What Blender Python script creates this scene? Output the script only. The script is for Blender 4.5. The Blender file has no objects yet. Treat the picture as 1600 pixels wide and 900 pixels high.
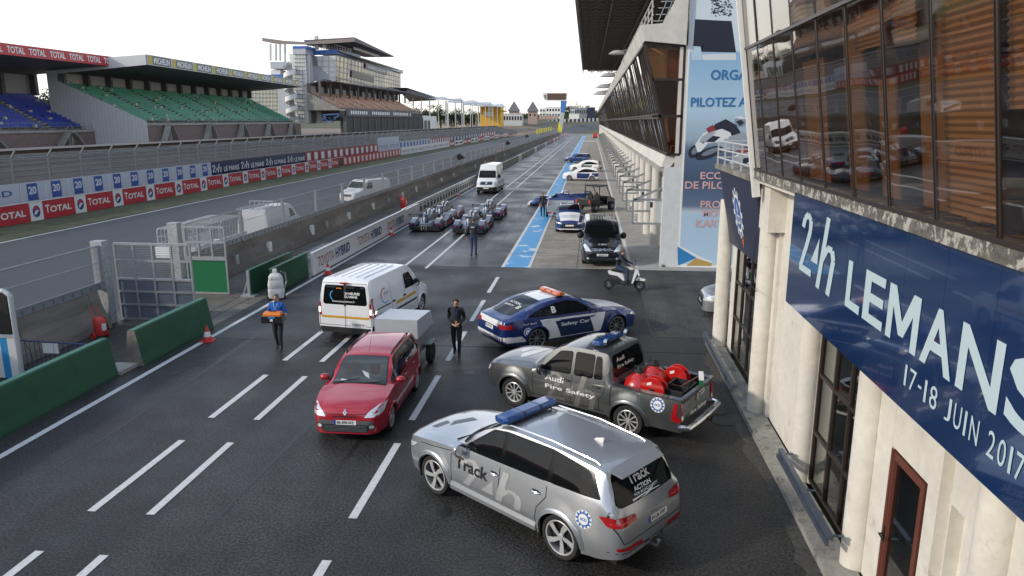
import bpy, bmesh, math, random
from mathutils import Vector, Matrix
from mathutils.bvhtree import BVHTree
R = math.radians; PI = math.pi
random.seed(7)
SC = bpy.context.scene; COL = SC.collection
# ------------------------------------------------------------ camera, sky, sun, exposure
CAMH = 6.6; FPX = 1150.0; PITCH = math.atan(261/FPX); YAW = math.atan(125/FPX*math.cos(PITCH))
cd = bpy.data.cameras.new('camera'); cam = bpy.data.objects.new('camera', cd); COL.objects.link(cam)
cd.sensor_width = 36; cd.lens = FPX/1600*36; cd.clip_end = 6000; cd.clip_start = .1
cam.location = (0, 0, CAMH); cam.rotation_euler = (PI/2-PITCH, 0, YAW); SC.camera = cam
SUN_EL, SUN_AZ = R(26), R(243)          # azimuth clockwise from +Y: behind the camera, to the left
w = bpy.data.worlds.new('World'); SC.world = w; w.use_nodes = True
nt = w.node_tree; nt.nodes.clear()
sky = nt.nodes.new('ShaderNodeTexSky'); sky.sky_type = 'NISHITA'; sky.sun_disc = False
sky.sun_elevation = SUN_EL; sky.sun_rotation = SUN_AZ; sky.air_density = 1.0; sky.dust_density = 3.0
b1 = nt.nodes.new('ShaderNodeBackground'); b1.inputs[1].default_value = .10
nt.links.new(sky.outputs[0], b1.inputs[0])
tc = nt.nodes.new('ShaderNodeTexCoord'); sp = nt.nodes.new('ShaderNodeSeparateXYZ'); nt.links.new(tc.outputs['Generated'], sp.inputs[0])
rmp = nt.nodes.new('ShaderNodeValToRGB'); nt.links.new(sp.outputs[2], rmp.inputs[0])
ce = rmp.color_ramp.elements
ce[0].position = 0; ce[0].color = (1.0, .965, .88, 1); ce[1].position = .9; ce[1].color = (.52, .63, .80, 1)
e = ce.new(.10); e.color = (1, 1, 1, 1); e = ce.new(.36); e.color = (.66, .76, .92, 1)
# broken thin cloud, so that paint and glass have something to mirror
mp = nt.nodes.new('ShaderNodeMapping'); mp.inputs['Scale'].default_value = (1.0, 1.0, 3.2); nt.links.new(tc.outputs['Generated'], mp.inputs[0])
nz = nt.nodes.new('ShaderNodeTexNoise'); nz.inputs['Scale'].default_value = 2.3; nz.inputs['Detail'].default_value = 7; nt.links.new(mp.outputs[0], nz.inputs['Vector'])
r2 = nt.nodes.new('ShaderNodeValToRGB'); nt.links.new(nz.outputs[0], r2.inputs[0])
r2.color_ramp.elements[0].position = .45; r2.color_ramp.elements[0].color = (.38, .43, .52, 1)
r2.color_ramp.elements[1].position = .60; r2.color_ramp.elements[1].color = (1.25, 1.23, 1.18, 1)
mr = nt.nodes.new('ShaderNodeMapRange'); mr.inputs[1].default_value = .17; mr.inputs[2].default_value = .36; nt.links.new(sp.outputs[2], mr.inputs[0])
mx0 = nt.nodes.new('ShaderNodeMixRGB'); mx0.inputs[1].default_value = (1, 1, 1, 1); nt.links.new(mr.outputs[0], mx0.inputs[0]); nt.links.new(r2.outputs[0], mx0.inputs[2])
mx1 = nt.nodes.new('ShaderNodeMixRGB'); mx1.blend_type = 'MULTIPLY'; mx1.inputs[0].default_value = 1
nt.links.new(rmp.outputs[0], mx1.inputs[1]); nt.links.new(mx0.outputs[0], mx1.inputs[2])
b2 = nt.nodes.new('ShaderNodeBackground'); b2.inputs[1].default_value = 1.22; nt.links.new(mx1.outputs[0], b2.inputs[0])
ad = nt.nodes.new('ShaderNodeMixShader'); ad.inputs[0].default_value = .82
nt.links.new(b1.outputs[0], ad.inputs[1]); nt.links.new(b2.outputs[0], ad.inputs[2])
wo = nt.nodes.new('ShaderNodeOutputWorld'); nt.links.new(ad.outputs[0], wo.inputs[0])
sl = bpy.data.lights.new('sun', 'SUN'); sl.energy = 2.0; sl.angle = R(3.5); sl.color = (1, .9, .76)
so = bpy.data.objects.new('sun', sl); COL.objects.link(so)
sd = Vector((math.sin(SUN_AZ)*math.cos(SUN_EL), math.cos(SUN_AZ)*math.cos(SUN_EL), math.sin(SUN_EL)))
so.rotation_euler = sd.to_track_quat('Z', 'Y').to_euler(); so.location = (-20, -20, 30)
vs = SC.view_settings; vs.view_transform = 'Standard'; vs.look = 'None'; vs.gamma = 1; vs.exposure = 0.36
# ------------------------------------------------------------ measuring: photo pixel -> point in the place
Rm = cam.rotation_euler.to_matrix()
def ray(px, py): return Rm @ Vector(((px-800)/FPX, (450-py)/FPX, -1))
def P(px, py, z=0.0):
    d = ray(px, py); t = (z-CAMH)/d.z; return Vector((d.x*t, d.y*t, z))
def PY(px, py, Y):
    d = ray(px, py); t = Y/d.y; return Vector((d.x*t, Y, CAMH+d.z*t))
def PX(px, py, X):
    d = ray(px, py); t = X/d.x; return Vector((X, d.y*t, CAMH+d.z*t))
# ------------------------------------------------------------ materials
MATS = {}
def mat(name, col, rough=.6, metal=0., var=0., vs_=4., bump=0., bs=60., coat=0., var2=0., vs2=.4, spec=.5, emit=None, stretch=None, tint=None, croug=None):
    if name in MATS: return MATS[name]
    m = bpy.data.materials.new(name); m.use_nodes = True; n = m.node_tree; b = n.nodes['Principled BSDF']; MATS[name] = m
    b.inputs['Base Color'].default_value = (*col, 1); b.inputs['Roughness'].default_value = rough; b.inputs['Metallic'].default_value = metal
    b.inputs['Coat Weight'].default_value = coat; b.inputs['Coat Roughness'].default_value = .03 if croug is None else croug
    b.inputs['Specular IOR Level'].default_value = spec
    if emit: b.inputs['Emission Color'].default_value = (*emit[0], 1); b.inputs['Emission Strength'].default_value = emit[1]
    t = n.nodes.new('ShaderNodeTexCoord'); src = t.outputs['Object']
    if stretch:
        mpn = n.nodes.new('ShaderNodeMapping'); mpn.inputs['Scale'].default_value = stretch; n.links.new(src, mpn.inputs[0]); src = mpn.outputs[0]
    colout = None
    for (v, s, dt) in ((var, vs_, 6), (var2, vs2, 4)):
        if v <= 0: continue
        q = n.nodes.new('ShaderNodeTexNoise'); q.inputs['Scale'].default_value = s; q.inputs['Detail'].default_value = dt; q.inputs['Roughness'].default_value = .65
        n.links.new(src, q.inputs['Vector'])
        rr = n.nodes.new('ShaderNodeMapRange'); rr.inputs[1].default_value = .3; rr.inputs[2].default_value = .7
        rr.inputs[3].default_value = 1-v; rr.inputs[4].default_value = 1+v*.7; n.links.new(q.outputs[0], rr.inputs[0])
        mm = n.nodes.new('ShaderNodeMixRGB'); mm.blend_type = 'MULTIPLY'; mm.inputs[0].default_value = 1
        if colout: n.links.new(colout, mm.inputs[1])
        else: mm.inputs[1].default_value = (*col, 1)
        n.links.new(rr.outputs[0], mm.inputs[2]); colout = mm.outputs[0]
    if tint:                                    # second colour in patches: (colour, scale, low, high)
        q = n.nodes.new('ShaderNodeTexNoise'); q.inputs['Scale'].default_value = tint[1]; q.inputs['Detail'].default_value = 8; q.inputs['Roughness'].default_value = .7
        n.links.new(src, q.inputs['Vector'])
        rr = n.nodes.new('ShaderNodeMapRange'); rr.inputs[1].default_value = tint[2]; rr.inputs[2].default_value = tint[3]; n.links.new(q.outputs[0], rr.inputs[0])
        mm = n.nodes.new('ShaderNodeMixRGB'); n.links.new(rr.outputs[0], mm.inputs[0])
        if colout: n.links.new(colout, mm.inputs[1])
        else: mm.inputs[1].default_value = (*col, 1)
        mm.inputs[2].default_value = (*tint[0], 1); colout = mm.outputs[0]
    if colout: n.links.new(colout, b.inputs['Base Color'])
    if bump > 0:
        q = n.nodes.new('ShaderNodeTexNoise'); q.inputs['Scale'].default_value = bs; q.inputs['Detail'].default_value = 4; n.links.new(src, q.inputs['Vector'])
        bb = n.nodes.new('ShaderNodeBump'); bb.inputs['Strength'].default_value = bump; bb.inputs['Distance'].default_value = .02
        n.links.new(q.outputs[0], bb.inputs['Height']); n.links.new(bb.outputs[0], b.inputs['Normal'])
    return m
def asphalt(name, col, grain, rough, lo=.45, hi=1.7, big=.22, spec=.4, bump=.6, streak=.15):
    m = bpy.data.materials.new(name); m.use_nodes = True; n = m.node_tree; b = n.nodes['Principled BSDF']; MATS[name] = m
    t = n.nodes.new('ShaderNodeTexCoord'); b.inputs['Specular IOR Level'].default_value = spec
    def noise(sc, det, a, c, x, y, mapsc=None):
        src = t.outputs['Object']
        if mapsc: mp_ = n.nodes.new('ShaderNodeMapping'); mp_.inputs['Scale'].default_value = mapsc; n.links.new(src, mp_.inputs[0]); src = mp_.outputs[0]
        q = n.nodes.new('ShaderNodeTexNoise'); q.inputs['Scale'].default_value = sc; q.inputs['Detail'].default_value = det; n.links.new(src, q.inputs['Vector'])
        r_ = n.nodes.new('ShaderNodeMapRange'); r_.inputs[1].default_value = a; r_.inputs[2].default_value = c; r_.inputs[3].default_value = x; r_.inputs[4].default_value = y; n.links.new(q.outputs[0], r_.inputs[0]); return r_.outputs[0], q.outputs[0]
    def mul(a, c):
        k = n.nodes.new('ShaderNodeMath'); k.operation = 'MULTIPLY'; n.links.new(a, k.inputs[0]); n.links.new(c, k.inputs[1]); return k.outputs[0]
    g1, raw = noise(grain, 3, .42, .62, lo, hi); g2, _ = noise(.22, 5, .35, .65, 1-big, 1+big); g3, _ = noise(1.0, 4, .4, .65, 1-streak, 1+streak, (.9,.05,1)); g4, _ = noise(1.7, 5, .35, .7, .85, 1.15)
    f = mul(mul(g1, g2), mul(g3, g4)); mx = n.nodes.new('ShaderNodeMixRGB'); mx.blend_type = 'MULTIPLY'; mx.inputs[0].default_value = 1; mx.inputs[1].default_value = (*col, 1); n.links.new(f, mx.inputs[2]); n.links.new(mx.outputs[0], b.inputs['Base Color'])
    rr, _ = noise(.35, 5, .35, .65, rough-.12, rough+.10); n.links.new(rr, b.inputs['Roughness'])
    bb = n.nodes.new('ShaderNodeBump'); bb.inputs['Strength'].default_value = bump; bb.inputs['Distance'].default_value = .02; n.links.new(raw, bb.inputs['Height']); n.links.new(bb.outputs[0], b.inputs['Normal']); return m
def veil(name, col, amount, pattern=None):
    """fine wire mesh or thin glass: part of the light goes straight through"""
    if name in MATS: return MATS[name]
    m = bpy.data.materials.new(name); m.use_nodes = True; n = m.node_tree; MATS[name] = m
    b = n.nodes['Principled BSDF']; b.inputs['Base Color'].default_value = (*col, 1); b.inputs['Roughness'].default_value = .5
    t = n.nodes.new('ShaderNodeBsdfTransparent'); x = n.nodes.new('ShaderNodeMixShader'); x.inputs[0].default_value = amount
    if pattern:
        tcn = n.nodes.new('ShaderNodeTexCoord'); wv = n.nodes.new('ShaderNodeTexWave'); wv.bands_direction = pattern[0]; wv.inputs['Scale'].default_value = pattern[1]
        n.links.new(tcn.outputs['Object'], wv.inputs['Vector'])
        rr = n.nodes.new('ShaderNodeMapRange'); rr.inputs[1].default_value = .55; rr.inputs[2].default_value = .9; rr.inputs[3].default_value = amount*.6; rr.inputs[4].default_value = min(1, amount*2.2)
        n.links.new(wv.outputs[0], rr.inputs[0]); n.links.new(rr.outputs[0], x.inputs[0])
    n.links.new(t.outputs[0], x.inputs[1]); n.links.new(b.outputs[0], x.inputs[2])
    n.links.new(x.outputs[0], n.nodes['Material Output'].inputs[0]); return m
def glassm(name, tint, refl=.12, wavy=0., ws=1.2, gl=.02):
    if name in MATS: return MATS[name]
    m = bpy.data.materials.new(name); m.use_nodes = True; n = m.node_tree; MATS[name] = m; n.nodes.remove(n.nodes['Principled BSDF'])
    t = n.nodes.new('ShaderNodeBsdfTransparent'); t.inputs[0].default_value = (*tint, 1)
    g = n.nodes.new('ShaderNodeBsdfGlossy'); g.inputs['Roughness'].default_value = gl; g.inputs[0].default_value = (.95, .95, .95, 1)
    lw = n.nodes.new('ShaderNodeLayerWeight'); pw_ = n.nodes.new('ShaderNodeMath'); pw_.operation = 'POWER'; pw_.inputs[1].default_value = 4; n.links.new(lw.outputs['Facing'], pw_.inputs[0]); lw.inputs[0].default_value = .5
    a = n.nodes.new('ShaderNodeMath'); a.operation = 'ADD'; a.use_clamp = True; a.inputs[1].default_value = refl; n.links.new(pw_.outputs[0], a.inputs[0])
    x = n.nodes.new('ShaderNodeMixShader'); n.links.new(a.outputs[0], x.inputs[0]); n.links.new(t.outputs[0], x.inputs[1]); n.links.new(g.outputs[0], x.inputs[2])
    if wavy:
        tcn = n.nodes.new('ShaderNodeTexCoord'); q = n.nodes.new('ShaderNodeTexNoise'); q.inputs['Scale'].default_value = ws; q.inputs['Detail'].default_value = 1
        n.links.new(tcn.outputs['Object'], q.inputs['Vector']); bb = n.nodes.new('ShaderNodeBump'); bb.inputs['Strength'].default_value = wavy; bb.inputs['Distance'].default_value = .1
        n.links.new(q.outputs[0], bb.inputs['Height']); n.links.new(bb.outputs[0], g.inputs['Normal'])
    n.links.new(x.outputs[0], n.nodes['Material Output'].inputs[0]); return m
M = dict(
 concrete=mat('concrete', (.36,.35,.32), .85, var=.25, vs_=3, bump=.25, bs=25, var2=.25, vs2=.5),
 concrete_dark=mat('weathered concrete', (.24,.22,.19), .9, var=.4, vs_=2.5, bump=.4, bs=20, var2=.3, vs2=.6, tint=((.10,.085,.065),1.3,.5,.72)),
 render=mat('cream render', (.68,.65,.58), .8, var=.10, vs_=5, bump=.25, bs=45, var2=.10, vs2=.7, tint=((.33,.30,.24),3.2,.60,.80)),
 render_w=mat('pale render', (.62,.60,.56), .8, var=.10, vs_=3, bump=.1, bs=30, var2=.14, vs2=.5, tint=((.36,.34,.30),.9,.58,.85)),
 white=mat('white paint', (.78,.78,.76), .45, var=.06, vs_=6),
 roadpaint=mat('road paint', (.62,.62,.62), .6, var=.14, vs_=9, tint=((.16,.16,.16),7,.60,.78)),
 bluepaint=mat('blue road paint', (.035,.30,.62), .5, var=.12, vs_=3, tint=((.55,.66,.74),.8,.57,.61)),
 steel=mat('galvanised steel', (.42,.44,.46), .45, .55, var=.15, vs_=8),
 steel_d=mat('grey steel', (.25,.27,.29), .5, .4, var=.15, vs_=5),
 steel_l=mat('pale grey paint', (.50,.52,.53), .5, .1, var=.08, vs_=5),
 alu=mat('aluminium sheet', (.62,.64,.66), .32, .8, var=.08, vs_=3),
 black=mat('black', (.012,.012,.013), .5), rubber=mat('tyre rubber', (.018,.018,.019), .75, var=.2, vs_=12),
 dark=mat('dark trim', (.02,.021,.023), .45), green=mat('green paint', (.012,.085,.040), .55, var=.14, vs_=2.2, bump=.12, bs=8, var2=.16, vs2=.8, tint=((.035,.13,.085),9,.60,.74)),
 green_t=mat('worn green paint', (.05,.17,.12), .6, var=.25, vs_=6), greenp=mat('green panel', (.008,.15,.055), .45, var=.06, vs_=1.5),
 navy=mat('navy print', (.012,.030,.095), .16, coat=.6), navy2=mat('dark navy vinyl', (.016,.020,.055), .4),
 red=mat('red print', (.50,.03,.045), .4, var=.06, vs_=.6), redt=mat('traffic red', (.60,.05,.04), .4), orange=mat('orange plastic', (.75,.20,.02), .4),
 glassk=mat('tinted glass', (.006,.007,.008), .03, spec=.3), chrome=mat('chrome', (.75,.76,.78), .12, 1.),
 rim=mat('alloy', (.50,.51,.52), .3, .4), lampred=mat('red lamp', (.35,.008,.012), .12, coat=.5), lamp=mat('clear lamp', (.72,.75,.78), .12, .3, coat=1),
 pillarb=mat('gloss black', (.006,.006,.007), .15, spec=.25), lightbar=mat('blue beacon plastic', (.011,.06,.23), .12, coat=1), skin=mat('skin', (.45,.26,.18), .55), hair=mat('dark hair', (.03,.022,.016), .7),
 denim=mat('denim', (.035,.055,.11), .85, var=.15, vs_=20), jacket=mat('navy jacket', (.016,.02,.035), .7, var=.2, vs_=14), blackcloth=mat('black cloth', (.014,.014,.016), .7, var=.25, vs_=14),
 blueshirt=mat('blue shirt', (.012,.10,.42), .75, var=.1, vs_=12), yellow=mat('yellow paint', (.70,.42,.02), .5), mesh=veil('wire mesh', (.32,.34,.36), .44), wire=mat('fence wire', (.30,.31,.32), .5, .5),
 tan=mat('tan gravel', (.36,.26,.16), .95, var=.25, vs_=.3), brick=mat('brown brick', (.20,.145,.13), .9, var=.2, vs_=2), roofd=mat('dark roof', (.12,.115,.12), .7, var=.15, vs_=.5),
 brown=mat('bronze frame', (.045,.033,.028), .4, .3), amber=mat('amber board', (.42,.30,.165), .6, var=.12, vs_=1.2), wood=mat('red brown timber', (.14,.045,.03), .45, var=.2, vs_=8, stretch=(8,8,1)))
# ------------------------------------------------------------ mesh building
class MB:
    def __init__(s): s.v = []; s.f = []; s.m = []; s.cur = 0
    def add(s, vs, fs):
        o = len(s.v); s.v += [tuple(q) for q in vs]; s.f += [tuple(i+o for i in f) for f in fs]; s.m += [s.cur]*len(fs); return s
    def box(s, x0, y0, z0, x1, y1, z1):
        x0, x1 = min(x0,x1), max(x0,x1); y0, y1 = min(y0,y1), max(y0,y1); z0, z1 = min(z0,z1), max(z0,z1)
        return s.add([(x0,y0,z0),(x1,y0,z0),(x1,y1,z0),(x0,y1,z0),(x0,y0,z1),(x1,y0,z1),(x1,y1,z1),(x0,y1,z1)],
                     [(0,3,2,1),(4,5,6,7),(0,1,5,4),(1,2,6,5),(2,3,7,6),(3,0,4,7)])
    def beam(s, a, b, w, h=None, up=(0,0,1)):
        a, b = Vector(a), Vector(b); d = (b-a).normalized(); h = h or w; u = Vector(up)
        if abs(d.dot(u)) > .98: u = Vector((0,1,0))
        x = d.cross(u).normalized()*w/2; y = x.cross(d).normalized()*h/2
        return s.add([a-x-y, a+x-y, a+x+y, a-x+y, b-x-y, b+x-y, b+x+y, b-x+y], [(0,3,2,1),(4,5,6,7),(0,1,5,4),(1,2,6,5),(2,3,7,6),(3,0,4,7)])
    def tube(s, pts, r, n=6, cap=True):
        pts = [Vector(p) for p in pts]; vs = []; rs = r if isinstance(r, (list, tuple)) else [r]*len(pts); px = None
        for i, p in enumerate(pts):
            d = (pts[min(i+1,len(pts)-1)]-pts[max(i-1,0)]).normalized()
            if px is None: px = d.cross(Vector((0,0,1))) if abs(d.z) < .95 else d.cross(Vector((0,1,0)))
            px = (px - d*px.dot(d)).normalized(); py = d.cross(px)
            vs += [p+(px*math.cos(2*PI*k/n)+py*math.sin(2*PI*k/n))*rs[i] for k in range(n)]
        fs = [(i*n+k, i*n+(k+1)%n, (i+1)*n+(k+1)%n, (i+1)*n+k) for i in range(len(pts)-1) for k in range(n)]
        if cap: fs += [tuple(range(n))[::-1], tuple((len(pts)-1)*n+k for k in range(n))]
        return s.add(vs, fs)
    def lathe(s, prof, n=24, axis='Z', c=(0,0,0)):
        """prof: (radius, height) pairs"""
        vs = []
        for r, h in prof:
            for k in range(n):
                a = 2*PI*k/n; q = (r*math.cos(a), r*math.sin(a), h)
                if axis == 'Y': q = (q[0], h, q[1])
                if axis == 'X': q = (h, q[0], q[1])
                vs.append((q[0]+c[0], q[1]+c[1], q[2]+c[2]))
        fs = [(i*n+k, i*n+(k+1)%n, (i+1)*n+(k+1)%n, (i+1)*n+k) for i in range(len(prof)-1) for k in range(n)]
        return s.add(vs, fs)
    def prism(s, poly, a, b, axis='Y'):
        """poly in the plane across axis: Y -> (x,z), X -> (y,z), Z -> (x,y)"""
        n = len(poly); g = {'Y': lambda p, t: (p[0], t, p[1]), 'X': lambda p, t: (t, p[0], p[1]), 'Z': lambda p, t: (p[0], p[1], t)}[axis]
        vs = [g(p, a) for p in poly]+[g(p, b) for p in poly]
        return s.add(vs, [tuple(range(n))[::-1], tuple(range(n, 2*n))]+[(i, (i+1)%n, n+(i+1)%n, n+i) for i in range(n)])
    def quad(s, a, b, c, d): return s.add([a,b,c,d], [(0,1,2,3)])
    def blob(s, c, r, seg=10, rings=7):
        vs = []; r = r if isinstance(r, (tuple, list)) else (r,r,r)
        for i in range(rings+1):
            th = PI*i/rings
            for k in range(seg):
                a = 2*PI*k/seg; vs.append((c[0]+r[0]*math.sin(th)*math.cos(a), c[1]+r[1]*math.sin(th)*math.sin(a), c[2]+r[2]*math.cos(th)))
        return s.add(vs, [(i*seg+k, (i+1)*seg+k, (i+1)*seg+(k+1)%seg, i*seg+(k+1)%seg) for i in range(rings) for k in range(seg)])
    def build(s, name, m, parent=None, smooth=False, world=False, ang=40, fix=False):
        me = bpy.data.meshes.new(name); v = s.v
        if world and parent: L = parent.location; v = [(q[0]-L.x, q[1]-L.y, q[2]-L.z) for q in v]
        me.from_pydata(v, [], s.f)
        for mm in (m if isinstance(m, (list, tuple)) else [m]): me.materials.append(mm)
        if any(s.m): me.polygons.foreach_set('material_index', s.m)
        if fix:
            bm = bmesh.new(); bm.from_mesh(me); bmesh.ops.remove_doubles(bm, verts=bm.verts, dist=1e-5); bmesh.ops.recalc_face_normals(bm, faces=bm.faces); bm.to_mesh(me); bm.free()
        if smooth:
            me.shade_smooth() if ang is None else me.set_sharp_from_angle(angle=R(ang)); me.polygons.foreach_set('use_smooth', [True]*len(me.polygons))
        me.update(); o = bpy.data.objects.new(name, me); COL.objects.link(o); o.parent = parent; return o
def tag(o, label=None, cat=None, group=None, kind=None):
    if label: o['label'] = label
    if cat: o['category'] = cat
    if group: o['group'] = group
    if kind: o['kind'] = kind
    return o
def thing(name, loc, rz, label, cat, group=None, sc=1.):
    o = bpy.data.objects.new(name, None); COL.objects.link(o); o.location = loc; o.rotation_euler = (0,0,rz); o.scale = (sc,)*3; return tag(o, label, cat, group)
KIDS = {}
def dup(root, loc, rz=None, label=None, group=None, sc=None):
    if root.name not in KIDS:
        ks = {}
        for o in COL.objects:
            if o.parent: ks.setdefault(o.parent.name, []).append(o)
        KIDS[root.name] = ks
    ks = KIDS[root.name]
    def cp(o, par):
        c = o.copy(); COL.objects.link(c); c.parent = par
        for k in ks.get(o.name, []): cp(k, c)
        return c
    c = cp(root, None); c.location = loc
    if rz is not None: c.rotation_euler = (0,0,rz)
    if sc: c.scale = (sc,)*3
    if label: c['label'] = label
    if group: c['group'] = group
    return c
def struct(o): o['kind'] = 'structure'; return o
TXT = {}
def text2d(s, bold=.0, shear=0., spacing=1.):
    """flat lettering outline as (verts, faces) normalised: height 1 = capital height"""
    k = (s, bold, shear, spacing)
    if k not in TXT:
        cu = bpy.data.curves.new('t', 'FONT'); cu.body = s; cu.offset = bold; cu.shear = shear; cu.space_character = spacing; cu.resolution_u = 3; cu.align_x = 'LEFT'; cu.space_line=.9
        ob = bpy.data.objects.new('t', cu); COL.objects.link(ob)
        bpy.context.view_layer.update(); me = ob.evaluated_get(bpy.context.evaluated_depsgraph_get()).to_mesh()
        vs = [(v.co.x/.73, v.co.y/.73) for v in me.vertices]; fs = [tuple(p.vertices) for p in me.polygons]
        bpy.data.objects.remove(ob); bpy.data.curves.remove(cu); TXT[k] = (vs, fs)
    return TXT[k]
def textbox(s, x0, y0, x1, y1, bold=.0, shear=0., fit=True):
    """lettering fitted to a rectangle"""
    vs, fs = text2d(s, bold, shear); ax = min(v[0] for v in vs); bx = max(v[0] for v in vs); ay = min(v[1] for v in vs); by = max(v[1] for v in vs)
    kx = (x1-x0)/(bx-ax); ky = (y1-y0)/(by-ay)
    return [(x0+(v[0]-ax)*kx, y0+(v[1]-ay)*ky) for v in vs], fs
def letters(m, s, x0, z0, x1, z1, f, **k):
    """adds lettering to MB m; f maps (u,v) to a point"""
    vs, fs = textbox(s, x0, z0, x1, z1, **k); m.add([f(*v) for v in vs], fs); return m
def ell(cx, cy, rx, ry, n=20): return [(cx+rx*math.cos(2*PI*k/n), cy+ry*math.sin(2*PI*k/n)) for k in range(n)]
def poly(m, pts, f): m.add([f(*p) for p in pts], [tuple(range(len(pts)))]); return m
def pchip(pts):
    xs = [p[0] for p in pts]; ys = [p[1] for p in pts]; n = len(xs)
    d = [(ys[i+1]-ys[i])/(xs[i+1]-xs[i]) for i in range(n-1)]; t = [d[0]]
    for i in range(1, n-1): t.append(0 if d[i-1]*d[i] <= 0 else 2*d[i-1]*d[i]/(d[i-1]+d[i]))
    t.append(d[-1])
    def f(x):
        if x <= xs[0]: return ys[0]
        if x >= xs[-1]: return ys[-1]
        i = max(j for j in range(n-1) if xs[j] <= x); h = xs[i+1]-xs[i]; u = (x-xs[i])/h
        return ys[i]*(2*u**3-3*u*u+1)+h*t[i]*(u**3-2*u*u+u)+ys[i+1]*(3*u*u-2*u**3)+h*t[i+1]*(u**3-u*u)
    return f
# ------------------------------------------------------------ ground
def smooth(a, b, x): t = max(0, min(1, (x-a)/(b-a))); return t*t*(3-2*t)
def hz(x, y): return 8.6*smooth(395, 640, y) - .05
def sheet(name, x0, y0, x1, y1, z, m, kind='structure'):
    o = MB().quad((x0,y0,z),(x1,y0,z),(x1,y1,z),(x0,y1,z)).build(name, m); o['kind'] = kind; return o
asph = asphalt('asphalt', (.033,.0325,.032), 24, .54, .42, 1.75, .28, .38, .6)
asph2 = asphalt('smooth asphalt', (.043,.045,.049), 14, .46, .65, 1.45, .28, .42, .35, .28)
asph3 = asphalt('patched asphalt', (.058,.057,.054), 18, .64, .5, 1.6, .3, .3, .7)
track_m = mat('track asphalt', (.052,.055,.060), .62, var=.15, vs_=6, bump=.3, bs=30, var2=.3, vs2=.08, stretch=(1,.12,1), spec=.3)
apron_m = mat('apron concrete', (.31,.285,.24), .75, var=.3, vs_=1.5, bump=.15, bs=20, var2=.25, vs2=.25, tint=((.17,.155,.125),2.0,.55,.74))
walk_m = mat('walkway concrete', (.36,.35,.33), .7, var=.15, vs_=2, bump=.1, bs=20, var2=.2, vs2=.25)
grass_m = mat('grass', (.075,.082,.036), .95, var=.35, vs_=1.5, bump=.5, bs=15, var2=.3, vs2=.12, tint=((.14,.125,.065),.7,.5,.75))
strip_m = mat('strip concrete', (.125,.115,.100), .85, var=.3, vs_=2, bump=.2, bs=18, var2=.35, vs2=.35)
land_m = mat('land', (.10,.10,.055), .95, var=.3, vs_=.02)
terr_m = mat('terrace asphalt', (.22,.185,.15), .9, var=.2, vs_=.3, bump=.1, bs=5, var2=.2, vs2=.05)
g = MB(); NX, NY = 24, 40
xs = [-3000,-1500,-700,-400,-300,-220,-160,-120,-90,-70,-50,-30,-10,10,30,60,100,160,250,400,700,1500,3000]
ys = [-200,-50,0,100,200,300,380]+[395+12*i for i in range(22)]+[680,760,1000,1500,2500,4500]
vs = [(x, y, hz(x,y)-.03) for y in ys for x in xs]; n = len(xs)
g.add(vs, [(j*n+i, j*n+i+1, (j+1)*n+i+1, (j+1)*n+i) for j in range(len(ys)-1) for i in range(n-1)])
struct(g.build('ground', land_m, smooth=True))
sheet('pit_lane', -16.6, -25, 3.9, 33.15, 0, asph)
sheet('pit_lane', -16.6, 33.15, 8, 400, 0, asph2)
sheet('asphalt_patch', 2.05, 22.5, 30, 33.15, .004, asph3)
sheet('apron', -2.62, 33.2, 1.8, 352, .004, apron_m)
sheet('walkway', 1.8, 33.2, 8.0, 352, .006, walk_m)
# slab joints and cracks of the apron
jn = MB()
for i in range(34):
    y = 36.4+4.75*i; jn.box(-2.6, y, .004, 3.1, y+.035, .0085)
for x in (-.55,): jn.box(x, 33.3, .004, x+.03, 200, .0085)
struct(jn.build('apron_joint', mat('joint tar', (.06,.055,.05), .8)))
sheet('signalling_strip', -15.4, 22.0, -12.25, 400, .005, strip_m)
sheet('terrace_ground', -15.4, -10, -12.35, 22.0, .005, mat('dark yard asphalt', (.060,.055,.052), .85, var=.35, vs_=3, var2=.3, vs2=.6))
jn = MB()
for x in (-13.35, -12.85): jn.box(x, 22.2, .005, x+.05, 60, .010)
for i in range(12): jn.box(-15.4, 24+3.2*i, .005, -12.3, 24.04+3.2*i, .0095)
struct(jn.build('strip_joint', mat('joint tar', (.06,.055,.05), .8)))
def ribbon(name, L, Rr, m, dz=.03):
    b = MB(); v = []
    for (a, c) in zip(L, Rr): v += [(a[0],a[1],hz(*a)+.05+dz), (c[0],c[1],hz(*c)+.05+dz)]
    b.add(v, [(2*i, 2*i+1, 2*i+3, 2*i+2) for i in range(len(L)-1)]); return struct(b.build(name, m))
def curve(pts, n=10):
    out = []
    for i in range(len(pts)-1):
        p0 = pts[max(i-1,0)]; p1 = pts[i]; p2 = pts[i+1]; p3 = pts[min(i+2,len(pts)-1)]
        for k in range(n):
            t = k/n; out.append(tuple(.5*(2*p1[a]+(p2[a]-p0[a])*t+(2*p0[a]-5*p1[a]+4*p2[a]-p3[a])*t*t+(3*p1[a]-p0[a]-3*p2[a]+p3[a])*t**3) for a in (0,1)))
    return out+[pts[-1]]
TL = curve([(-32.6,-20),(-32.6,150),(-32.5,300),(-31.5,360),(-29,410),(-23,460),(-12,505),(10,540),(45,560)])
TR = curve([(-16.5,-20),(-16.5,150),(-16.5,300),(-16.5,360),(-14,395),(-7,430),(6,460),(25,480),(60,495)])
ribbon('track', TL, TR, track_m, -.04)
ribbon('track_edge_line', [(x-.12,y) for x,y in TL], [(x+.12,y) for x,y in TL], M['roadpaint'], -.02)
sheet('grass_verge', -37.4, -20, -32.7, 330, .006, grass_m)
GL = curve([(-150,345),(-130,420),(-120,520),(-60,640),(60,700),(150,705)]); GR = curve([(-33.5,300),(-32.5,360),(-30,412),(-23.6,463),(-12.6,508),(45,563)])
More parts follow.
